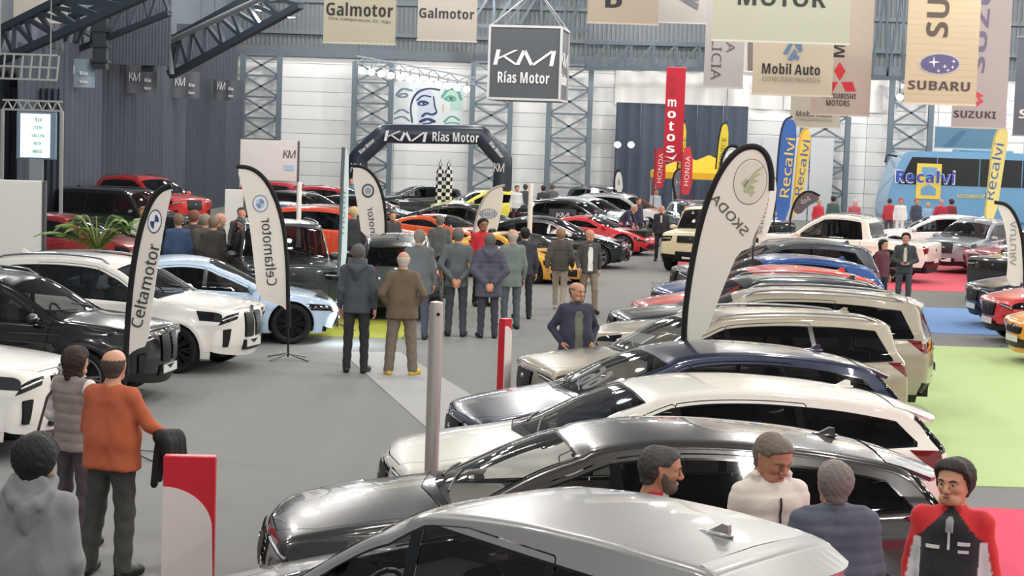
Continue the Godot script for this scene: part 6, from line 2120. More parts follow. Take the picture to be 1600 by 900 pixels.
func banners() -> void:
	var black := srgb(34, 34, 36)
	var t := banner("large cream banner with dark lettering and a smaller line beneath", 505, -40, 617, 68, 58, srgb(216, 210, 186), true)
	banner_text(t, "Galmotor", 562, 15, 103, 21, black)
	banner_text(t, "Ctra. Camposancos, 52 - Vigo", 562, 32, 96, 6, srgb(110, 106, 96), -0.03)
	t = banner("smaller grey banner with the same dark lettering to its right", 652, -40, 744, 64, 64, srgb(202, 194, 186), true)
	banner_text(t, "Galmotor", 698, 21, 85, 16, black)
	banner("blank off-white banner in the top left corner", 8, -50, 105, 34, 52, srgb(214, 206, 196), true)
	t = banner("square beige banner with one black turned letter at its top", 918, -60, 1027, 37, 58, srgb(206, 192, 172), true)
	banner_text(t, "Ь", 959, -4, 26, 32, black)
	t = banner("light grey banner with two dark slanted strokes", 1027, -60, 1112, 36, 60, srgb(186, 184, 180))
	banner_shape(t, [1040, -14, 1052, -14, 1092, 6, 1090, 16], srgb(92, 96, 104))
	banner_shape(t, [1072, -14, 1090, -14, 1092, 2, 1082, 0], srgb(92, 96, 104))
	t = banner("wide pale green banner with black lettering cut by the frame", 1113, -90, 1326, 66, 44, srgb(198, 198, 176))
	banner_text(t, "MOTOR", 1222, -4, 136, 27, black)
	t = banner("tall grey banner with dark lettering turned sideways", 1099, -60, 1160, 137, 54, srgb(196, 194, 192))
	banner_text(t, "GALICIA", 1120, 74, 100, 15, srgb(86, 86, 90), -PI / 2, false)
	banner_text(t, "XUNTA", 1143, 40, 84, 13, srgb(86, 86, 90), -PI / 2, false)
	t = banner("narrow white banner with a dark stripe beside the sideways lettering", 1160, 30, 1180, 112, 62, srgb(224, 222, 220))
	banner_shape(t, [1168, 40, 1177, 40, 1176, 112, 1168, 112], srgb(110, 104, 98), "stripe")
	t = banner("cream banner with a blue grey arrow emblem above black lettering", 1175, 10, 1299, 149, 50, srgb(222, 208, 184))
	banner_text(t, "Mobil Auto", 1236, 108, 90, 17, black)
	banner_text(t, "CONCESIONARIOS", 1236, 124, 90, 7, srgb(150, 140, 124), 0, false)
	var bg := srgb(96, 122, 150)
	banner_shape(t, [1223, 84, 1234, 66, 1240, 66, 1230, 86], bg)
	banner_shape(t, [1240, 66, 1252, 66, 1254, 80, 1248, 82], bg)
	banner_shape(t, [1230, 93, 1241, 76, 1246, 82, 1238, 95], bg)
	banner_shape(t, ellipse_px(1245, 90, 4, 4), bg)
	t = banner("tall pinkish banner with three red diamonds", 1266, -60, 1358, 180, 56, srgb(210, 198, 184))
	var rd := srgb(200, 44, 56)
	banner_shape(t, [1312, 97, 1321, 111, 1312, 126, 1303, 111], rd)
	banner_shape(t, [1309, 128, 1301, 143, 1284, 143, 1293, 128], rd)
	banner_shape(t, [1314, 128, 1332, 128, 1337, 143, 1321, 143], rd)
	banner_text(t, "MITSUBISHI", 1311, 150, 52, 8, srgb(80, 72, 74), 0.0)
	banner_text(t, "MOTORS", 1309, 161, 36, 9, srgb(80, 72, 74), 0.0)
	banner_text(t, "MITSUBISHI", 1314, 8, 160, 18, black, PI / 2)
	t = banner("small dim banner with faint lettering below the arrow emblem banner", 1234, 140, 1312, 199, 70, srgb(198, 190, 172))
	banner_text(t, "Mobil Auto", 1272, 178, 56, 9, srgb(90, 84, 78))
	banner_text(t, "CONCESIONARIOS", 1272, 187, 56, 4, srgb(150, 140, 124), 0, false)
	t = banner("tall cream banner with an oval badge of stars", 1412, -60, 1524, 163, 52, srgb(218, 200, 168), true)
	banner_text(t, "SUBARU", 1467, 134, 96, 14, srgb(74, 62, 62))
	banner_text(t, "SUBARU", 1469, -45, 202, 34, srgb(82, 70, 62), PI / 2)
	banner_shape(t, ellipse_px(1468, 100, 32, 16.5), srgb(176, 172, 190))
	banner_shape(t, ellipse_px(1468, 100, 30, 15), srgb(88, 84, 122), "emblem_field", 0.021)
	for s in [[1459, 97, 9.0], [1476, 104, 4.0], [1490, 96, 4.0], [1466, 111, 3.5], [1481, 110, 3.5], [1488, 105, 3.5]]:
		var a := []
		for i in 8:
			var r: float = s[2] if i % 2 == 0 else s[2] * 0.22
			a.append_array([s[0] + cos(PI / 4 * i) * r, s[1] + sin(PI / 4 * i) * r])
		banner_shape(t, a, Color(0.95, 0.94, 0.95), "star", 0.025)
	t = banner("narrow pinkish banner with a red angular emblem near its foot", 1486, -60, 1571, 200, 58, srgb(206, 200, 198))
	banner_text(t, "SUZUKI", 1537, 12, 200, 20, srgb(118, 112, 136), PI / 2 - 0.04)
	banner_text(t, "SUZUKI", 1523, 179, 66, 11, srgb(70, 66, 70))
	banner_shape(t, [1524, 142, 1537, 150, 1530, 153, 1537, 158, 1524, 168, 1524, 160, 1530, 157, 1524, 150], srgb(206, 70, 76))
	t = banner("dark blue grey banner at the right edge below the bright lamp", 1582, 60, 1640, 212, 60, srgb(110, 124, 134))
	banner_text(t, "S", 1598, 178, 12, 14, Color(0.9, 0.9, 0.9))
	t = banner("blue poster panel above the coach", 1460, 200, 1556, 232, 84, srgb(110, 150, 176))
	banner_shape(t, [1470, 232, 1500, 204, 1512, 204, 1486, 232], srgb(70, 110, 140), "print")
	# tall red banner
	t = banner("tall narrow red banner with white letters stacked downwards", 1036, 107, 1066, 252, 72, srgb(206, 38, 58))
	var word := "motos"
	for i in 5: banner_text(t, word[i], 1050 - i * 0.6, 161 + i * 18, 13 if i != 2 else 8, 11 if i != 2 else 14, Color(0.96, 0.95, 0.95))
	for i in 2: banner_text(t, "oo"[i], 1051, 124 + i * 18, 8, 11, srgb(150, 30, 44))
	banner_shape(t, [1038, 244, 1052, 250, 1058, 240, 1050, 246], Color(0.96, 0.95, 0.95))
	# the hanging cube
	var d := 55.0
	var k := d / FOCAL
	var o := P(818, 155, d)
	var cube := thing("hanging_cube_sign", "dark grey cube sign with white wordmark hanging over the aisle", "sign", o, -0.13, "")
	var w := 112 * k
	var bm := MB.new()
	bm.box(Vector3(0, w / 2, -w / 2), Vector3(w - 0.04, w - 0.02, w - 0.04))
	part(cube, "box", bm.mesh(), mat(srgb(78, 84, 90), 0.45))
	var fm := MB.new()
	for s in [-0.5, 0.5]:
		for z in [0.0, -w]:
			fm.bar(Vector3(w * s, 0, z), Vector3(w * s, w, z), 0.07)
		for y in [0.0, w]:
			fm.bar(Vector3(w * s, y, 0), Vector3(w * s, y, -w), 0.07)
	for y in [0.0, w]:
		for z in [0.0, -w]: fm.bar(Vector3(-w / 2, y, z), Vector3(w / 2, y, z), 0.07)
	part(cube, "frame", fm.mesh(), mat(Color(0.82, 0.83, 0.84), 0.4))
	var white := mat(Color(0.95, 0.95, 0.96), 0.5)
	kia_logo(cube, w * 0.86, w * 0.21, white, Vector3(0, w * 0.57, 0.02))
	lettering(cube, "Rías Motor", w * 0.72, w * 0.16, white, Vector3(-0.02, w * 0.30, 0.02))
	var rb := Basis(Vector3.UP, PI / 2)
	kia_logo(cube, w * 0.86, w * 0.21, white, Vector3(w / 2 + 0.005, w * 0.57, -w / 2), rb)
	lettering(cube, "Rías Motor", w * 0.72, w * 0.16, white, Vector3(w / 2 + 0.005, w * 0.30, -w / 2), rb)
	for s in [-0.5, 0.5]:
		for z in [0.0, -w]:
			var q := MB.new()
			q.bar(Vector3(w * s, w, z), Vector3(w * 0.08, w + 1.25, -w / 2), 0.03)
			part(cube, "sling", q.mesh(), mat(Color(0.7, 0.72, 0.74), 0.4, 0.4))
	var up := MB.new()
	up.bar(Vector3(w * 0.08, w + 1.2, -w / 2), Vector3(w * 0.08, TOP - o.y, -w / 2), 0.03)
	part(cube, "wire", up.mesh(), mat(Color(0.5, 0.5, 0.5)))

func totem(label: String, px: float, py: float, d: float, wpx: float, turn: float) -> void:
	var top := P(px, py, d)
	var k := d / FOCAL
	var w := wpx * k
	var h := top.y
	var t := thing("sign_totem", label, "totem", Vector3(top.x, 0, top.z), turn, "red and white totems")
	var m := MB.new()
	m.soft_box(Vector3(0, h / 2, -0.05), Vector3(w, h, 0.10), 0.008)
	part(t, "body", m.mesh(), mat(srgb(196, 30, 48), 0.4))
	var q := PackedVector2Array([Vector2(-w / 2, 0.0), Vector2(w / 2, 0.0)])
	for i in 13:
		var a := PI / 2 * i / 12.0
		q.append(Vector2(-w / 2 + w * 0.96 * cos(a), h - w * 1.42 + w * 0.82 * sin(a)))
	var f := MB.new()
	f.slab(q, 0.008, Vector3(0, 0, 0.004))
	f.slab(q, 0.008, Vector3(0, 0, -0.104), Basis.IDENTITY)
	part(t, "white_face", f.mesh(), mat(srgb(226, 214, 212), 0.45))
	var b := MB.new()
	b.box(Vector3(0, 0.015, -0.05), Vector3(w + 0.1, 0.03, 0.34))
	part(t, "base", b.mesh(), mat(srgb(120, 120, 122), 0.4, 0.5))

func posts() -> void:
	totem("red and white totem sign in the foreground near the bottom left", 296, 713, 13.3, 82, 0.05)
	totem("red-topped white totem beside the hood of the dark navy car", 795, 498, 21.5, 18, 0.9)
	for q in [["tall round silver post in front of the white car's headlamp", 682, 470, 13.85, 0.055, srgb(190, 182, 176)], ["slim white post in front of the blue car", 468, 284, 44.0, 0.06, srgb(236, 230, 222)], ["slim white post right of the beige oval-emblem flag", 830, 286, 48.0, 0.065, srgb(232, 226, 216)]]:
		var top := P(q[1], q[2], q[3])
		var t := thing("post", q[0], "post", Vector3(top.x, 0, top.z))
		var m := MB.new()
		m.lathe([Vector2(q[4], 0.02), Vector2(q[4], top.y - 0.05), Vector2(q[4] * 0.9, top.y - 0.01), Vector2(0, top.y)], Vector3.ZERO, Basis.IDENTITY, 20)
		part(t, "shaft", m.mesh(), mat(q[5], 0.3, 0.5 if q[4] < 0.058 else 0.0))
		var b := MB.new()
		b.lathe([Vector2(q[4] * 3.4, 0.0), Vector2(q[4] * 3.4, 0.012), Vector2(q[4], 0.03)], Vector3.ZERO, Basis.IDENTITY, 20)
		part(t, "base", b.mesh(), mat(srgb(150, 150, 150), 0.3, 0.7))
		if q[4] < 0.058:
			var c := MB.new()
			c.lathe([Vector2(0.0, 0.0), Vector2(0.014, 0.0), Vector2(0.012, 0.01)], Vector3(0.02, top.y - 0.10, q[4]), Basis(Vector3(1, 0, 0), PI / 2), 10)
			part(t, "hole_cap", c.mesh(), mat(Color(0.05, 0.05, 0.05), 0.5))

# ---------------------------------------------------------------- the cars where they stand
func deg(a: float) -> float: return deg_to_rad(a)

func windscreen_sheet(c: Node3D, kind: String, w: float, h: float, side: float, text := "", ink := Color(0.95, 0.95, 0.95)) -> void:    # a printed sheet lying on the inside of a windscreen
	var k: Shell = car_kinds[kind].skin
	var st: Dictionary = car_kinds[kind].style
	var u := k.u_x(st.cowl) + 0.26
	var at := k.top(u, side) + k.top_normal(u, side) * 0.022
	var n := k.top_normal(u, side)
	var x := Vector3(0, 0, -1)
	x = (x - n * n.dot(x)).normalized()
	var b := Basis(x, n.cross(x), n)
	if text: lettering(c, text, w, h, mat(ink, 0.6), at, b, true, "price_lettering")
	else:
		var m := MB.new()
		m.box(Vector3.ZERO, Vector3(w, h, 0.003))
		part(c, "price_sheet", m.mesh(), mat(Color(0.93, 0.93, 0.92), 0.7), at, b)

func right_row() -> void:
	var g := "cars of the right-hand row"
	var silver := mat(srgb(158, 157, 156), 0.36, 0.45, {"coat": 1.0})
	var warm := mat(srgb(164, 157, 141), 0.36, 0.3, {"coat": 1.0})
	var graphite := mat(srgb(72, 70, 69), 0.25, 0.6, {"coat": 1.0})
	var c: Node3D
	c = car("compact", silver, "silver car nearest the camera, cut by the bottom edge", Vector3(-0.06, 0, -9.78), deg(140), {"group": g, "privacy": true, "skip": ["roof_rail"], "front_glass": 0.16, "cabin": Color(0.34, 0.33, 0.31)})
	c = car("floating", graphite, "dark grey crossover behind the silver car, seen above its roof", Vector3(0.70, 0, -12.7), deg(186), {"group": g, "front_glass": 0.14, "cabin": Color(0.50, 0.49, 0.46), "stretch": Vector3(1.12, 0.98, 1)})
	c = car("floating", paint(srgb(236, 233, 224)), "white coupe-roofed crossover behind the silver post", Vector3(1.33, 0, -15.4), deg(188), {"group": g, "stretch": Vector3(1.12, 0.98, 1)})
	c = car("floating", mat(srgb(34, 42, 66), 0.3, 0.4, {"coat": 1.0}), "dark navy car with white price digits on its windscreen", Vector3(1.66, 0, -18.1), deg(193), {"group": g, "stretch": Vector3(1.06, 0.98, 1)})
	windscreen_sheet(c, "floating", 0.95, 0.34, -0.25, "199 €")
	c = car("estate", warm, "pale silver estate with roof rails, behind the navy car", Vector3(2.42, 0, -21.5), deg(195), {"group": g, "privacy": true, "stretch": Vector3(1, 0.97, 1)})
	windscreen_sheet(c, "estate", 0.85, 0.20, 0.25)
	car("estate", warm, "second pale silver estate whose tail reaches over the green carpet", Vector3(3.45, 0, -24.7), deg(171), {"group": g})
	car("suv", mat(srgb(64, 66, 72), 0.3, 0.6, {"coat": 1.0}), "dark grey estate just behind the pale silver ones, roof rails showing", Vector3(3.7, 0, -27.4), deg(186), {"group": g})
	car("crossover", paint(srgb(214, 46, 34)), "bright red crossover in the right-hand row", Vector3(4.2, 0, -30.4), deg(190), {"group": g})
	car("crossover", mat(srgb(40, 78, 142), 0.3, 0.3, {"coat": 1.0}), "blue car behind the red crossover", Vector3(4.8, 0, -33.8), deg(188), {"group": g})
	car("suv", mat(srgb(70, 74, 82), 0.3, 0.5, {"coat": 1.0}), "dark grey car between the blue car and the white pickup", Vector3(5.6, 0, -38.2), deg(186), {"group": g})

func left_row() -> void:
	var g := "cars of the left-hand row"
	var white := paint(srgb(240, 236, 230))
	var blk := mat(srgb(22, 22, 25), 0.22, 0.3, {"coat": 1.0})
	var c: Node3D
	c = car("blunt_suv", white, "white car at the lower left edge, only its front in view", Vector3(-6.98, 0, -19.3), deg(-6), {"group": g, "plain_cladding": false, "chrome": false})
	c = car("blunt_suv", blk, "glossy black car between the two white ones on the left", Vector3(-6.62, 0, -23.5), deg(-8), {"group": g, "rim": mat(Color(0.6, 0.6, 0.62), 0.25, 0.9), "chrome": false})
	c = car("blunt_suv", white, "white SUV with twin black grilles facing the aisle", Vector3(-5.95, 0, -26.9), deg(-14), {"group": g, "plain_cladding": false, "chrome": false, "steer": 0.0, "spokes": 10, "rim": mat(Color(0.25, 0.25, 0.26), 0.3, 0.8)})
	c = car("fastback", paint(srgb(186, 208, 232), 0.1), "pale blue electric saloon with black wheels", Vector3(-5.25, 0, -30.4), deg(12), {"group": g, "rim": mat(Color(0.05, 0.05, 0.055), 0.35, 0.4), "spokes": 9})
	# its lit headlamp
	var sk: Shell = car_kinds["fastback"].skin
	var lp := sk.top(sk.u_front(0.60), 0.86) + Vector3(0.03, 0, 0.0)
	var m := MB.new()
	m.ball(Vector3.ZERO, Vector3(0.05, 0.04, 0.09), 12)
	part(c, "lit_lamp", m.mesh(), mat(Color.WHITE, 0.3, 0.0, {"emit": Color(0.9, 0.97, 1.0), "power": 14.0}), lp)
	var l := OmniLight3D.new()
	l.name = "light"
	l.light_color = Color(0.9, 0.97, 1.0)
	l.light_energy = 1.2; l.omni_range = 40; l.omni_attenuation = 2.0; l.light_size = 0.05; l.shadow_enabled = true
	c.add_child(l)
	l.position = lp + Vector3(0.10, 0.03, 0.02)
	c = car("offroader", mat(srgb(52, 58, 60), 0.3, 0.4, {"coat": 1.0}), "dark boxy off-road car behind the pale blue saloon", Vector3(-4.5, 0, -34.6), deg(-76), {"group": "dark cars behind the pale blue saloon"})
	car("suv", mat(srgb(44, 50, 52), 0.3, 0.4, {"coat": 1.0}), "dark car seen from behind, right of the narrow edge-on flag", Vector3(-2.35, 0, -36.2), deg(94), {"group": "dark cars behind the pale blue saloon"})

func middle_cars() -> void:
	var blk := mat(srgb(26, 27, 30), 0.22, 0.3, {"coat": 1.0})
	var drk := mat(srgb(62, 66, 72), 0.28, 0.4, {"coat": 1.0})
	var g := "cars on the stands at the back"
	var orange := paint(srgb(226, 78, 34))
	car("suv", orange, "large orange SUV with dark glass behind the ring-emblem flag", Vector3(-4.6, 0, -48.5), deg(-14), {"group": g})
	car("hatchback", mat(srgb(84, 130, 178), 0.3, 0.2, {"coat": 1.0}), "blue hatchback left of the orange SUV", Vector3(-6.7, 0, -55.0), deg(-10), {"group": g})
	car("sports", paint(srgb(232, 90, 30)), "orange sports car right of the orange SUV", Vector3(-2.2, 0, -55.4), deg(-30), {"group": g})
	car("sports", paint(srgb(240, 176, 52)), "yellow orange sports car beside the walking brown jacket", Vector3(0.15, 0, -46.0), deg(-42), {"group": g, "rim": mat(Color(0.1, 0.1, 0.1), 0.3, 0.5)})
	car("sports", paint(srgb(206, 34, 44)), "red sports car with its low nose pointing right", Vector3(2.6, 0, -58.5), deg(-20), {"group": g})
	car("hatchback", paint(srgb(240, 226, 84)), "bright yellow hatchback beside the checkered columns", Vector3(-1.5, 0, -76.0), deg(205), {"group": g, "rim": mat(Color(0.1, 0.1, 0.1), 0.3, 0.5)})
	car("suv", paint(srgb(204, 46, 66)), "red SUV behind the white mirrored-lettering flag", Vector3(-9.0, 0, -72.0), deg(-12), {"group": g})
	car("suv", paint(srgb(196, 40, 58)), "second red SUV just right of the first one at the back", Vector3(-6.6, 0, -68.0), deg(-16), {"group": g})
	car("suv", paint(srgb(206, 44, 40)), "red SUV on the black stage by the curtains", Vector3(-11.6, 0.44, -57.0), deg(-40), {"group": g})
	car("offroader", blk, "black off-road car below the red one by the curtains", Vector3(-10.9, 0, -50.8), deg(-20), {"group": g})
	car("suv", blk, "black SUV behind the small white display wall", Vector3(-6.9, 0, -60.0), deg(-16), {"group": g})
	car("hatchback", mat(srgb(150, 36, 34), 0.3, 0.2, {"coat": 1.0}), "dark red hatchback beside the large white display wall", Vector3(-10.6, 0, -43.0), deg(-14), {"group": g})
	car("fastback", blk, "long black saloon behind the orange sports car", Vector3(-1.4, 0, -60.5), deg(-14), {"group": g})
	car("fastback", blk, "black saloon left of the slim white post", Vector3(1.1, 0, -51.6), deg(-8), {"group": g})
	car("hatchback", blk, "small black hatchback beneath the checkered columns", Vector3(-5.2, 0, -64.0), deg(-18), {"group": g})
	car("hatchback", drk, "dark grey hatchback left of the yellow one", Vector3(-4.4, 0, -81.0), deg(190), {"group": g})
	car("crossover", mat(srgb(212, 222, 230), 0.3, 0.2, {"coat": 1.0}), "pale silver blue crossover at the end of the aisle", Vector3(2.9, 0, -67.0), deg(-34), {"group": g})
	car("suv", mat(srgb(188, 190, 188), 0.3, 0.4, {"coat": 1.0}), "silver SUV right of the pale blue crossover", Vector3(4.4, 0, -70.5), deg(-30), {"group": g})
	car("crossover", blk, "black crossover behind the red sports car", Vector3(2.2, 0, -63.4), deg(-24), {"group": g})
	car("suv", drk, "dark grey SUV at the end of the aisle, left of the man in black", Vector3(6.75, 0, -64.6), deg(-75), {"group": g})
	car("suv", drk, "dark grey SUV farther back under the dark blue backdrop", Vector3(4.4, 0, -82.0), deg(-34), {"group": g})
	car("crossover", blk, "black car behind the man in black", Vector3(8.7, 0, -67.4), deg(-60), {"group": g})
	car("hatchback", drk, "dark hatchback near the foot of the red flags", Vector3(8.9, 0, -72.0), deg(-40), {"group": g})
	car("offroader", mat(srgb(226, 212, 176), 0.45, 0.0, {"coat": 0.5}), "beige vintage off-road car left of the large white flag", Vector3(5.75, 0, -52.0), deg(-112), {"group": g})

func right_side_cars() -> void:
	var g := "cars on the right side"
	car("pickup", paint(srgb(236, 230, 216)), "cream white double-cab pickup with its tailgate towards the red carpet", Vector3(9.3, 0, -50.5), deg(154), {"category": "pickup", "tail": Color(0.5, 0.1, 0.1)})
	car("crossover", paint(srgb(234, 234, 232)), "white crossover behind the bed of the pickup", Vector3(14.3, 0, -60.5), deg(166), {"group": g})
	car("suv", mat(srgb(150, 156, 162), 0.3, 0.4, {"coat": 1.0}), "grey SUV between the pickup and the dark red car", Vector3(14.2, 0, -55.2), deg(232), {"group": g})
	car("crossover", mat(srgb(150, 36, 50), 0.3, 0.3, {"coat": 1.0}), "dark red crossover on the red carpet's edge", Vector3(15.1, 0, -51.2), deg(196), {"group": g})
	car("offroader", mat(srgb(44, 46, 48), 0.3, 0.3, {"coat": 1.0}), "black off-road car at the right edge above the blue carpet", Vector3(13.2, 0, -43.8), deg(214), {"group": g})
	car("crossover", mat(srgb(40, 42, 46), 0.3, 0.3, {"coat": 1.0}), "black car nose beside the blue carpet at the right edge", Vector3(11.7, 0, -37.4), deg(186), {"group": g})
	car("crossover", paint(srgb(214, 50, 44)), "red car nose at the right edge above the yellow one", Vector3(11.2, 0, -34.2), deg(186), {"group": g})
	car("hatchback", paint(srgb(238, 158, 40)), "orange yellow car nose at the right edge beside the green carpet", Vector3(10.65, 0, -30.8), deg(186), {"group": g})

# ---------------------------------------------------------------- the visitors
func at_px(px: float, d: float) -> Vector3:
	var p := P(px, 500, d)
	return Vector3(p.x, 0, p.z)

func people_near() -> void:
	var n := 0.0155
	var navy := srgb(44, 48, 64)
	var t: Node3D
	t = person("black-haired person in a light grey hooded sweatshirt in the lower left corner", at_px(58, 9.6), deg(172), {"fine": n, "tall": 1.82, "head": 1.12, "hood": true, "top": srgb(132, 133, 134), "top_name": "hooded_sweatshirt", "hair": "full", "hair_color": Color(0.035, 0.03, 0.03), "legs": Color(0.1, 0.1, 0.13), "fat": 0.05, "folds": 0.006, "face": false})
	t = person("balding person in an orange sweater holding a dark jacket over the forearm", at_px(178, 13.8), deg(160), {"fine": n, "tall": 1.80, "collar": false, "pose": "stand", "joints": {"elr": Vector3(-0.31, 1.20, 0.02), "wrr": Vector3(-0.42, 1.06, 0.20), "ell": Vector3(0.24, 1.14, 0.03), "wrl": Vector3(0.12, 1.06, 0.2), "look": Vector3(0, 0.25, 0), "anl": Vector3(0.19, 0.09, -0.02), "toel": Vector3(0.23, 0.035, 0.13), "knl": Vector3(0.15, 0.5, 0.02)}, "top": srgb(176, 88, 56), "top_name": "sweater", "hair": "balding", "hair_color": Color(0.28, 0.23, 0.2), "legs": srgb(66, 66, 64), "leg_wide": 0.012, "fat": 0.035, "hand": "fist", "face": false})
	var jk := thing("jacket", "dark jacket draped over the orange sweater's forearm", "jacket", t.position + Basis(Vector3.UP, t.rotation.y) * Vector3(-0.40, 1.06, 0.15), t.rotation.y)
	var m := Field.new(Vector3(-0.3, -0.7, -0.3), Vector3(0.3, 0.25, 0.3), 0.018)
	m.bone(Vector3(0.0, 0.08, -0.10), Vector3(-0.02, 0.06, 0.12), 0.062, 0.055, 0.04)
	for q in [[-0.09, -0.16], [-0.02, -0.22], [0.05, -0.15], [0.11, -0.20]]: m.bone(Vector3(-0.05, 0.03, q[0]), Vector3(-0.08, q[1], q[0] * 1.2), 0.05, 0.03, 0.02)
	m.bone(Vector3(0.07, 0.02, 0.02), Vector3(0.10, -0.28, 0.05), 0.045, 0.035, 0.03)
	m.bone(Vector3(0.02, 0.0, -0.08), Vector3(0.05, -0.30, -0.10), 0.04, 0.03, 0.02)
	var mm := MB.new()
	m.nets(mm)
	part(jk, "cloth", mm.mesh(), mat(Color(0.045, 0.04, 0.05), 0.8, 0, {"bump": fabric_bump(), "scale": Vector3.ONE * 6}))
	t = person("person with brown hair in a taupe gilet over pale sleeves, beside the orange sweater", at_px(118, 14.8), deg(150), {"fine": n, "tall": 1.68, "top": srgb(136, 122, 118), "top_name": "gilet", "pose": "front", "hair": "bob", "hair_color": Color(0.16, 0.10, 0.07), "legs": srgb(78, 66, 74), "puff": 0.012, "tint": "gilet", "face": false, "tint_top": func(p: Vector3) -> Color: return (Color(0.25, 0.205, 0.195) if absf(p.x) < 0.185 else Color(0.72, 0.66, 0.64))})
	var bag := thing("handbag", "brown shoulder bag at the hip of the taupe gilet", "bag", t.position + Basis(Vector3.UP, t.rotation.y) * Vector3(0.27, 0.70, -0.02), t.rotation.y)
	var bm := MB.new()
	bm.soft_box(Vector3(0, 0.13, 0), Vector3(0.10, 0.26, 0.30), 0.03)
	part(bag, "pouch", bm.mesh(), mat(srgb(92, 72, 74), 0.5))
	var bs := MB.new()
	bs.tube([Vector3(0, 0.24, -0.13), Vector3(-0.06, 0.55, -0.08), Vector3(-0.14, 0.72, 0.0), Vector3(-0.06, 0.55, 0.08), Vector3(0, 0.24, 0.13)], 0.012, 6)
	part(bag, "strap", bs.mesh(), mat(srgb(80, 62, 62), 0.6))
	# the four by the near cars
	t = person("bearded dark-haired person in profile behind the silver car's roof", at_px(1038, 10.5), deg(90), {"fine": n, "tall": 1.72, "head": 1.15, "hair": "short", "hair_color": srgb(66, 62, 60), "beard": srgb(92, 80, 70), "top": srgb(206, 198, 196), "skin": Color(0.74, 0.52, 0.40), "joints": {"look": Vector3(0.10, 0.0, 0)}, "tint": "red_collar", "tint_top": func(p: Vector3) -> Color: return (Color(0.55, 0.03, 0.05) if p.y > 1.40 and p.z < 0.03 else Color(0.66, 0.62, 0.60))})
	t = person("person in a white quilted hooded jacket looking down, with short greying hair", at_px(1216, 10.6), deg(20), {"fine": n, "tall": 1.80, "head": 1.12, "hair": "short", "hair_color": srgb(112, 100, 90), "top": srgb(226, 216, 206), "top_name": "quilted_jacket", "puff": 0.018, "pitch": 0.12, "hood": true, "fat": 0.015, "joints": {"look": Vector3(0.38, 0.25, 0)}, "skin": Color(0.74, 0.52, 0.42), "legs": Color(0.1, 0.1, 0.12)})
	zip(t, Color(0.03, 0.03, 0.03), 1.42, 0.98)
	t = person("grey-haired person in a navy quilted jacket seen from behind", at_px(1318, 10.0), deg(190), {"fine": n, "tall": 1.76, "head": 1.1, "hair": "short", "hair_color": srgb(120, 112, 106), "top": srgb(84, 88, 102), "top_name": "quilted_jacket", "puff": 0.03, "pitch": 0.075, "fat": 0.045, "joints": {"look": Vector3(0, -0.12, 0)}, "legs": Color(0.07, 0.07, 0.09), "face": false})
	t = person("dark-haired person in a black, red and white team jacket at the right", at_px(1505, 10.2), deg(-22), {"fine": 0.012, "tall": 1.76, "head": 1.08, "hair": "swept", "hair_color": srgb(46, 40, 36), "top_name": "team_jacket", "open": srgb(150, 152, 158), "open_w": 0.03, "open_low": 1.36, "skin": Color(0.80, 0.60, 0.48), "joints": {"look": Vector3(0.02, -0.25, 0)}, "legs": Color(0.05, 0.05, 0.06), "tint": "team", "tint_top": team_colors})
	zip(t, Color(0.85, 0.85, 0.85), 1.40, 1.26)
	for q in [[0.085, 1.30, 0.07, 0.022, "logo_print"], [0.085, 1.255, 0.06, 0.018, "logo_print"], [-0.09, 1.27, 0.08, 0.022, "logo_print"]]:
		patch(t, q[0], q[1], q[2], q[3], Color(0.86, 0.84, 0.84), q[4])

func team_colors(p: Vector3) -> Color:
	var red := Color(0.62, 0.03, 0.035); var white := Color(0.75, 0.74, 0.75); var black := Color(0.022, 0.022, 0.024)
	var side := absf(p.x)
	var arm := remap(p.y, 1.13, 1.415, 0.228, 0.172) if p.y > 1.13 else remap(p.y, 0.885, 1.13, 0.240, 0.228)
	if p.y > 1.31:
		if side > 0.085 + (1.42 - p.y) * 0.9: return red
		return black
	if side > arm + 0.012: return red
	if side > 0.165: return white
	return black

func zip(t: Node3D, c: Color, top: float, low: float) -> void:
	patch(t, 0.0, (top + low) / 2, 0.014, top - low, c, "zip")

func patch(t: Node3D, x: float, y: float, w: float, h: float, c: Color, called: String) -> void:     # a strip that follows the front of the jacket
	var o: Dictionary = t.get_meta("build")
	var f: Field = o.field
	var s: float = o.s
	var m := MB.new()
	var n := maxi(int(h / 0.03), 1)
	for i in n:
		for k in 3:
			var x0 := x + w * (k / 3.0 - 0.5); var x1 := x + w * ((k + 1) / 3.0 - 0.5)
			var y0 := y + h * (float(i) / n - 0.5); var y1 := y + h * (float(i + 1) / n - 0.5)
			m.quad(Vector3(x0, y0, f.front(x0, y0) + 0.006) * s, Vector3(x1, y0, f.front(x1, y0) + 0.006) * s, Vector3(x1, y1, f.front(x1, y1) + 0.006) * s, Vector3(x0, y1, f.front(x0, y1) + 0.006) * s, Vector3(0, 0, 1))
	part(t, called, m.mesh(), mat(c, 0.5))

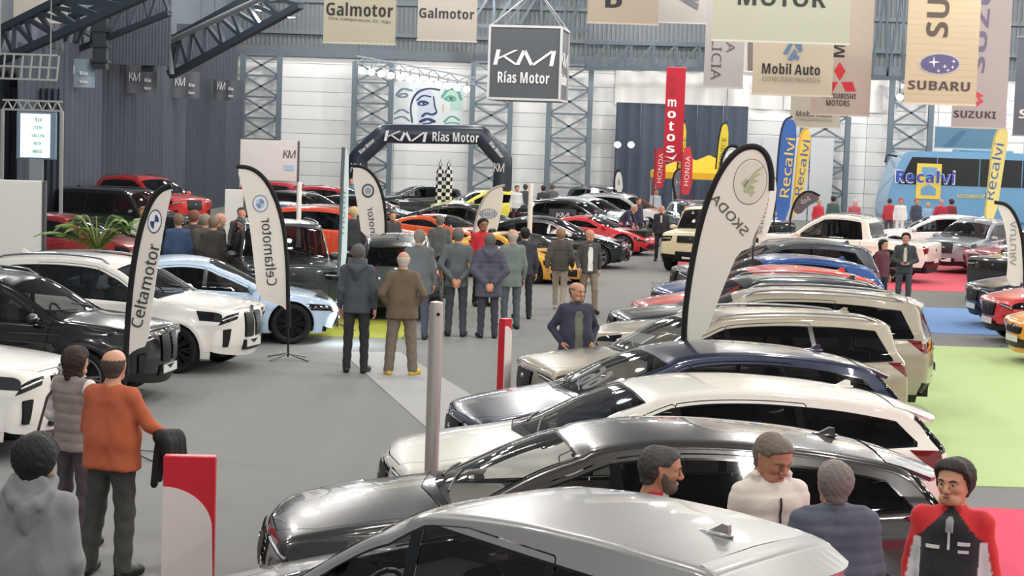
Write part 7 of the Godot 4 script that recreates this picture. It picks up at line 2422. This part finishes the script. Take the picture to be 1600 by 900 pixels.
func people_middle() -> void:
	var n := 0.02
	var g := "visitors in the aisle"
	var dark := srgb(56, 60, 66)
	person("person in a dark hooded jacket and black trousers, left of the yellow boots", at_px(557, 26.5), deg(176), {"fine": n, "tall": 1.92, "hood": true, "top": srgb(70, 76, 84), "hair": "short", "hair_color": srgb(84, 80, 76), "legs": srgb(44, 44, 48), "top_low": 0.82, "group": g, "face": false})
	person("white-haired person in a brown jacket with yellow boots, seen from behind", at_px(628, 26.4), deg(184), {"fine": n, "tall": 1.84, "pose": "pockets", "top": srgb(104, 88, 70), "hair": "balding", "hair_color": srgb(196, 186, 176), "legs": srgb(118, 108, 96), "leg_wide": 0.014, "shoes": srgb(214, 180, 60), "fat": 0.03, "top_low": 0.80, "group": g, "face": false, "joints": {"anl": Vector3(0.17, 0.09, -0.02), "toel": Vector3(0.2, 0.035, 0.12), "anr": Vector3(-0.17, 0.09, -0.02), "toer": Vector3(-0.24, 0.035, 0.10), "knl": Vector3(0.14, 0.5, 0.02), "knr": Vector3(-0.14, 0.5, 0.02)}})
	person("tall person in a dark grey overcoat, behind the brown jacket", at_px(652, 31.2), deg(184), {"fine": n, "tall": 1.93, "top": srgb(92, 98, 100), "top_name": "overcoat", "top_low": 0.72, "hair": "short", "hair_color": srgb(120, 112, 104), "legs": srgb(70, 76, 88), "fat": 0.02, "group": g, "face": false})
	person("person in a grey suit with hands clasped behind the back", at_px(712, 31.9), deg(180), {"fine": n, "tall": 1.95, "pose": "behind", "top": srgb(94, 100, 104), "top_name": "suit_jacket", "hair": "short", "hair_color": srgb(104, 100, 94), "legs": srgb(70, 74, 80), "group": g, "top_low": 0.80, "face": false})
	person("person in a dark violet quilted coat, hands behind the back", at_px(762, 31.8), deg(186), {"fine": n, "tall": 1.86, "pose": "behind", "puff": 0.022, "hood": true, "top": srgb(78, 78, 92), "top_low": 0.70, "hair": "short", "hair_color": srgb(90, 88, 86), "legs": srgb(60, 62, 70), "fat": 0.02, "group": g, "face": false})
	person("bald person in a grey green coat right of the quilted coat", at_px(797, 33.5), deg(200), {"fine": n, "tall": 1.88, "top": srgb(112, 124, 118), "top_low": 0.74, "hair": "balding", "hair_color": srgb(190, 180, 170), "legs": srgb(84, 92, 98), "group": g, "face": false})
	person("dark-clothed person half hidden behind the grey green coat", at_px(816, 35.5), deg(188), {"fine": n, "tall": 1.82, "top": srgb(56, 54, 66), "hair": "short", "legs": srgb(44, 44, 50), "group": g, "face": false})
	person("dark-haired person in red between the grey suit and the quilted coat", at_px(750, 38.0), deg(20), {"fine": 0.025, "tall": 1.86, "top": srgb(196, 44, 52), "hair": "full", "hair_color": Color(0.02, 0.02, 0.02), "group": g, "face": true, "skin": Color(0.62, 0.42, 0.33)})
	person("person with orange sleeves between the overcoat and the grey suit", at_px(683, 39.6), deg(185), {"fine": 0.025, "tall": 1.84, "top": srgb(90, 96, 90), "hair": "short", "hair_color": srgb(120, 110, 100), "group": g, "face": false})
	person("person in a brown quilted jacket and beige trousers walking away", at_px(872, 37.6), deg(172), {"fine": n, "tall": 1.72, "pose": "walk", "puff": 0.022, "top": srgb(82, 76, 70), "hair": "full", "hair_color": srgb(140, 112, 84), "legs": srgb(170, 158, 140), "shoes": srgb(200, 196, 190), "group": g, "face": false})
	person("person in a dark jacket over a white shirt walking towards the camera", at_px(917, 37.0), deg(12), {"fine": n, "tall": 1.76, "pose": "walk", "top": srgb(72, 70, 68), "open": Color(0.92, 0.91, 0.89), "open_w": 0.07, "open_low": 0.90, "hair": "balding", "hair_color": srgb(150, 136, 122), "legs": srgb(128, 112, 94), "group": g, "face": true})
	person("person in a navy jacket over a grey green sweater standing by the cars", at_px(900, 22.9), deg(16), {"fine": 0.016, "tall": 1.74, "pose": "pockets", "top": srgb(54, 56, 74), "open": srgb(110, 112, 98), "open_w": 0.07, "open_low": 0.86, "hair": "balding", "hair_color": srgb(96, 82, 72), "legs": srgb(60, 60, 66), "fat": 0.03, "group": g, "face": true, "joints": {"look": Vector3(0.05, 0.35, 0)}, "skin": Color(0.76, 0.56, 0.44)})
	person("person in a black suit walking alone down the aisle", at_px(1027, 55.0), deg(-4), {"fine": 0.025, "tall": 1.72, "top": srgb(46, 46, 48), "open": Color(0.85, 0.82, 0.8), "open_w": 0.035, "open_low": 1.22, "hair": "balding", "hair_color": srgb(170, 140, 110), "legs": srgb(36, 36, 38), "group": g, "face": true})
	person("person in a dark jacket facing the camera by the blue carpet", at_px(1409, 40.2), deg(-10), {"fine": 0.022, "tall": 1.76, "pose": "front", "top": srgb(62, 64, 62), "open": srgb(206, 196, 180), "open_w": 0.05, "open_low": 1.12, "hair": "swept", "hair_color": Color(0.03, 0.028, 0.025), "legs": srgb(74, 72, 72), "group": g, "face": true, "joints": {"look": Vector3(0.0, -0.1, 0)}})
	person("long-haired person with a dark top left of the dark jacket by the blue carpet", at_px(1374, 39.6), deg(40), {"fine": 0.025, "tall": 1.62, "top": srgb(96, 50, 56), "hair": "long", "hair_color": Color(0.04, 0.03, 0.03), "legs": srgb(50, 48, 50), "group": g, "face": true})

func people_far() -> void:
	var g := "visitors at the back"
	var list := [
		["person in a navy suit left of the group of dark coats", 276, 35.4, 200.0, srgb(60, 80, 112), srgb(50, 54, 66), "short", srgb(120, 98, 78), 1.87, "stand"],
		["person with reddish hair half behind the navy suit", 300, 37.0, 170.0, srgb(84, 72, 66), srgb(50, 50, 54), "full", srgb(120, 80, 56), 1.87, "stand"],
		["person in a grey brown coat in the group behind the pale blue saloon", 318, 35.8, 190.0, srgb(96, 92, 84), srgb(60, 60, 60), "short", srgb(150, 134, 116), 1.87, "stand"],
		["broad person in a dark brown coat in the middle of that group", 331, 35.0, 178.0, srgb(66, 62, 58), srgb(56, 56, 56), "short", srgb(130, 112, 92), 1.87, "stand"],
		["person in a dark coat facing right, right side of that group", 340, 36.4, 120.0, srgb(72, 70, 68), srgb(60, 60, 60), "balding", srgb(150, 134, 120), 1.87, "front"],
		["dark-haired person facing the camera beside the white display wall", 374, 39.5, 10.0, srgb(76, 72, 72), srgb(60, 60, 60), "short", srgb(60, 52, 46), 1.87, "stand"],
		["pale-haired person in a light top right of the palm", 221, 41.5, 30.0, srgb(190, 190, 170), srgb(90, 90, 90), "full", srgb(130, 104, 70), 1.72, "front"],
		["person in a dark top leaning over the red sports car's nose, left of two", 966, 60.5, 60.0, srgb(64, 62, 84), srgb(60, 60, 78), "short", srgb(190, 180, 170), 1.72, "bend"],
		["person in a dark suit right of the one leaning over", 990, 61.5, 40.0, srgb(54, 56, 76), srgb(50, 52, 70), "short", srgb(80, 70, 60), 1.74, "stand"],
		["person in dark red clothes beside the beige vintage car", 1067, 55.5, -20.0, srgb(70, 52, 50), srgb(50, 46, 46), "short", srgb(60, 50, 44), 1.76, "stand"],
		["person in a white racing suit in front of the coach", 1398, 71.5, -8.0, srgb(236, 232, 230), srgb(236, 232, 230), "full", srgb(190, 80, 76), 1.78, "stand"],
		["person in dark clothes and a red cap right of the white racing suit", 1423, 72.5, 20.0, srgb(70, 76, 88), srgb(110, 124, 140), "cropped", srgb(170, 60, 66), 1.76, "stand"],
		["person in red left of a second red figure by the coach", 1461, 72.0, 160.0, srgb(176, 50, 66), srgb(120, 60, 70), "short", srgb(200, 150, 150), 1.78, "walk"],
		["person in dark red at the right end of the figures by the coach", 1477, 73.5, 200.0, srgb(130, 44, 56), srgb(80, 50, 56), "full", srgb(60, 40, 40), 1.76, "stand"],
		["person in pale blue crouched look between the figures by the coach", 1441, 74.0, 0.0, srgb(150, 180, 214), srgb(190, 200, 214), "short", srgb(200, 190, 180), 1.58, "front"],
		["person in a red and white top behind the pickup's cab", 1327, 68.0, 150.0, srgb(186, 90, 100), srgb(120, 70, 70), "short", srgb(210, 180, 176), 1.78, "stand"],
		["person in dark green clothes left of the red and white top", 1293, 70.0, 190.0, srgb(70, 92, 84), srgb(60, 62, 66), "short", srgb(30, 28, 28), 1.82, "stand"],
		["person in a red vest further left by the dark flag", 1271, 69.0, 20.0, srgb(200, 50, 62), srgb(90, 70, 70), "short", srgb(190, 170, 170), 1.70, "stand"],
		["person in a red top left of the coach's front", 1381, 73.0, 170.0, srgb(190, 58, 70), srgb(90, 80, 96), "short", srgb(70, 50, 50), 1.72, "stand"],
		["person in a tan top beside the pickup's rear window", 1350, 57.0, 150.0, srgb(150, 116, 84), srgb(110, 80, 60), "bob", srgb(130, 84, 56), 1.66, "bend"],
		["dark-haired person left of the slim post at the back", 801, 71.0, 20.0, srgb(220, 218, 216), srgb(60, 60, 64), "short", srgb(60, 54, 50), 1.80, "stand"],
		["person in dark grey right of the dark-haired one at the back", 814, 72.0, 180.0, srgb(70, 76, 82), srgb(60, 60, 64), "short", srgb(70, 64, 58), 1.84, "stand"],
		["person in black just right of the slim white post", 842, 71.0, 190.0, srgb(56, 62, 66), srgb(50, 52, 56), "short", srgb(50, 46, 44), 1.84, "stand"],
		["person by the lattice column at the end of the aisle", 856, 75.0, 170.0, srgb(96, 98, 96), srgb(60, 60, 64), "short", srgb(90, 80, 70), 1.80, "stand"],
		["person in a pale shirt behind the silver SUV", 1017, 74.5, 20.0, srgb(196, 204, 214), srgb(80, 84, 92), "short", srgb(80, 66, 56), 1.76, "stand"],
		["person in white right of the large flag's dark edge, by the teardrop flag", 1094, 60.0, 160.0, srgb(214, 190, 194), srgb(90, 60, 66), "short", srgb(70, 58, 50), 1.76, "stand"],
		["blond person behind the narrow edge-on flag", 549, 42.0, 180.0, srgb(60, 62, 66), srgb(50, 50, 54), "full", srgb(214, 186, 140), 1.86, "stand"],
		["person in a white helmet-like cap and blue by the arch's left leg", 543, 70.0, 20.0, srgb(90, 130, 150), srgb(60, 70, 80), "cropped", srgb(60, 62, 66), 1.90, "stand"],
		["person's face looking out right of the ring-emblem flag", 609, 45.2, 15.0, srgb(70, 66, 68), srgb(54, 54, 58), "short", srgb(70, 56, 48), 1.66, "stand"],
	]
	for q in list:
		var o := {"fine": 0.034, "tall": q[8], "top": q[4], "legs": q[5], "hair": q[6], "hair_color": q[7], "pose": q[9], "group": g, "face": false}
		person(q[0], at_px(q[1], q[2]), deg(q[3]), o)
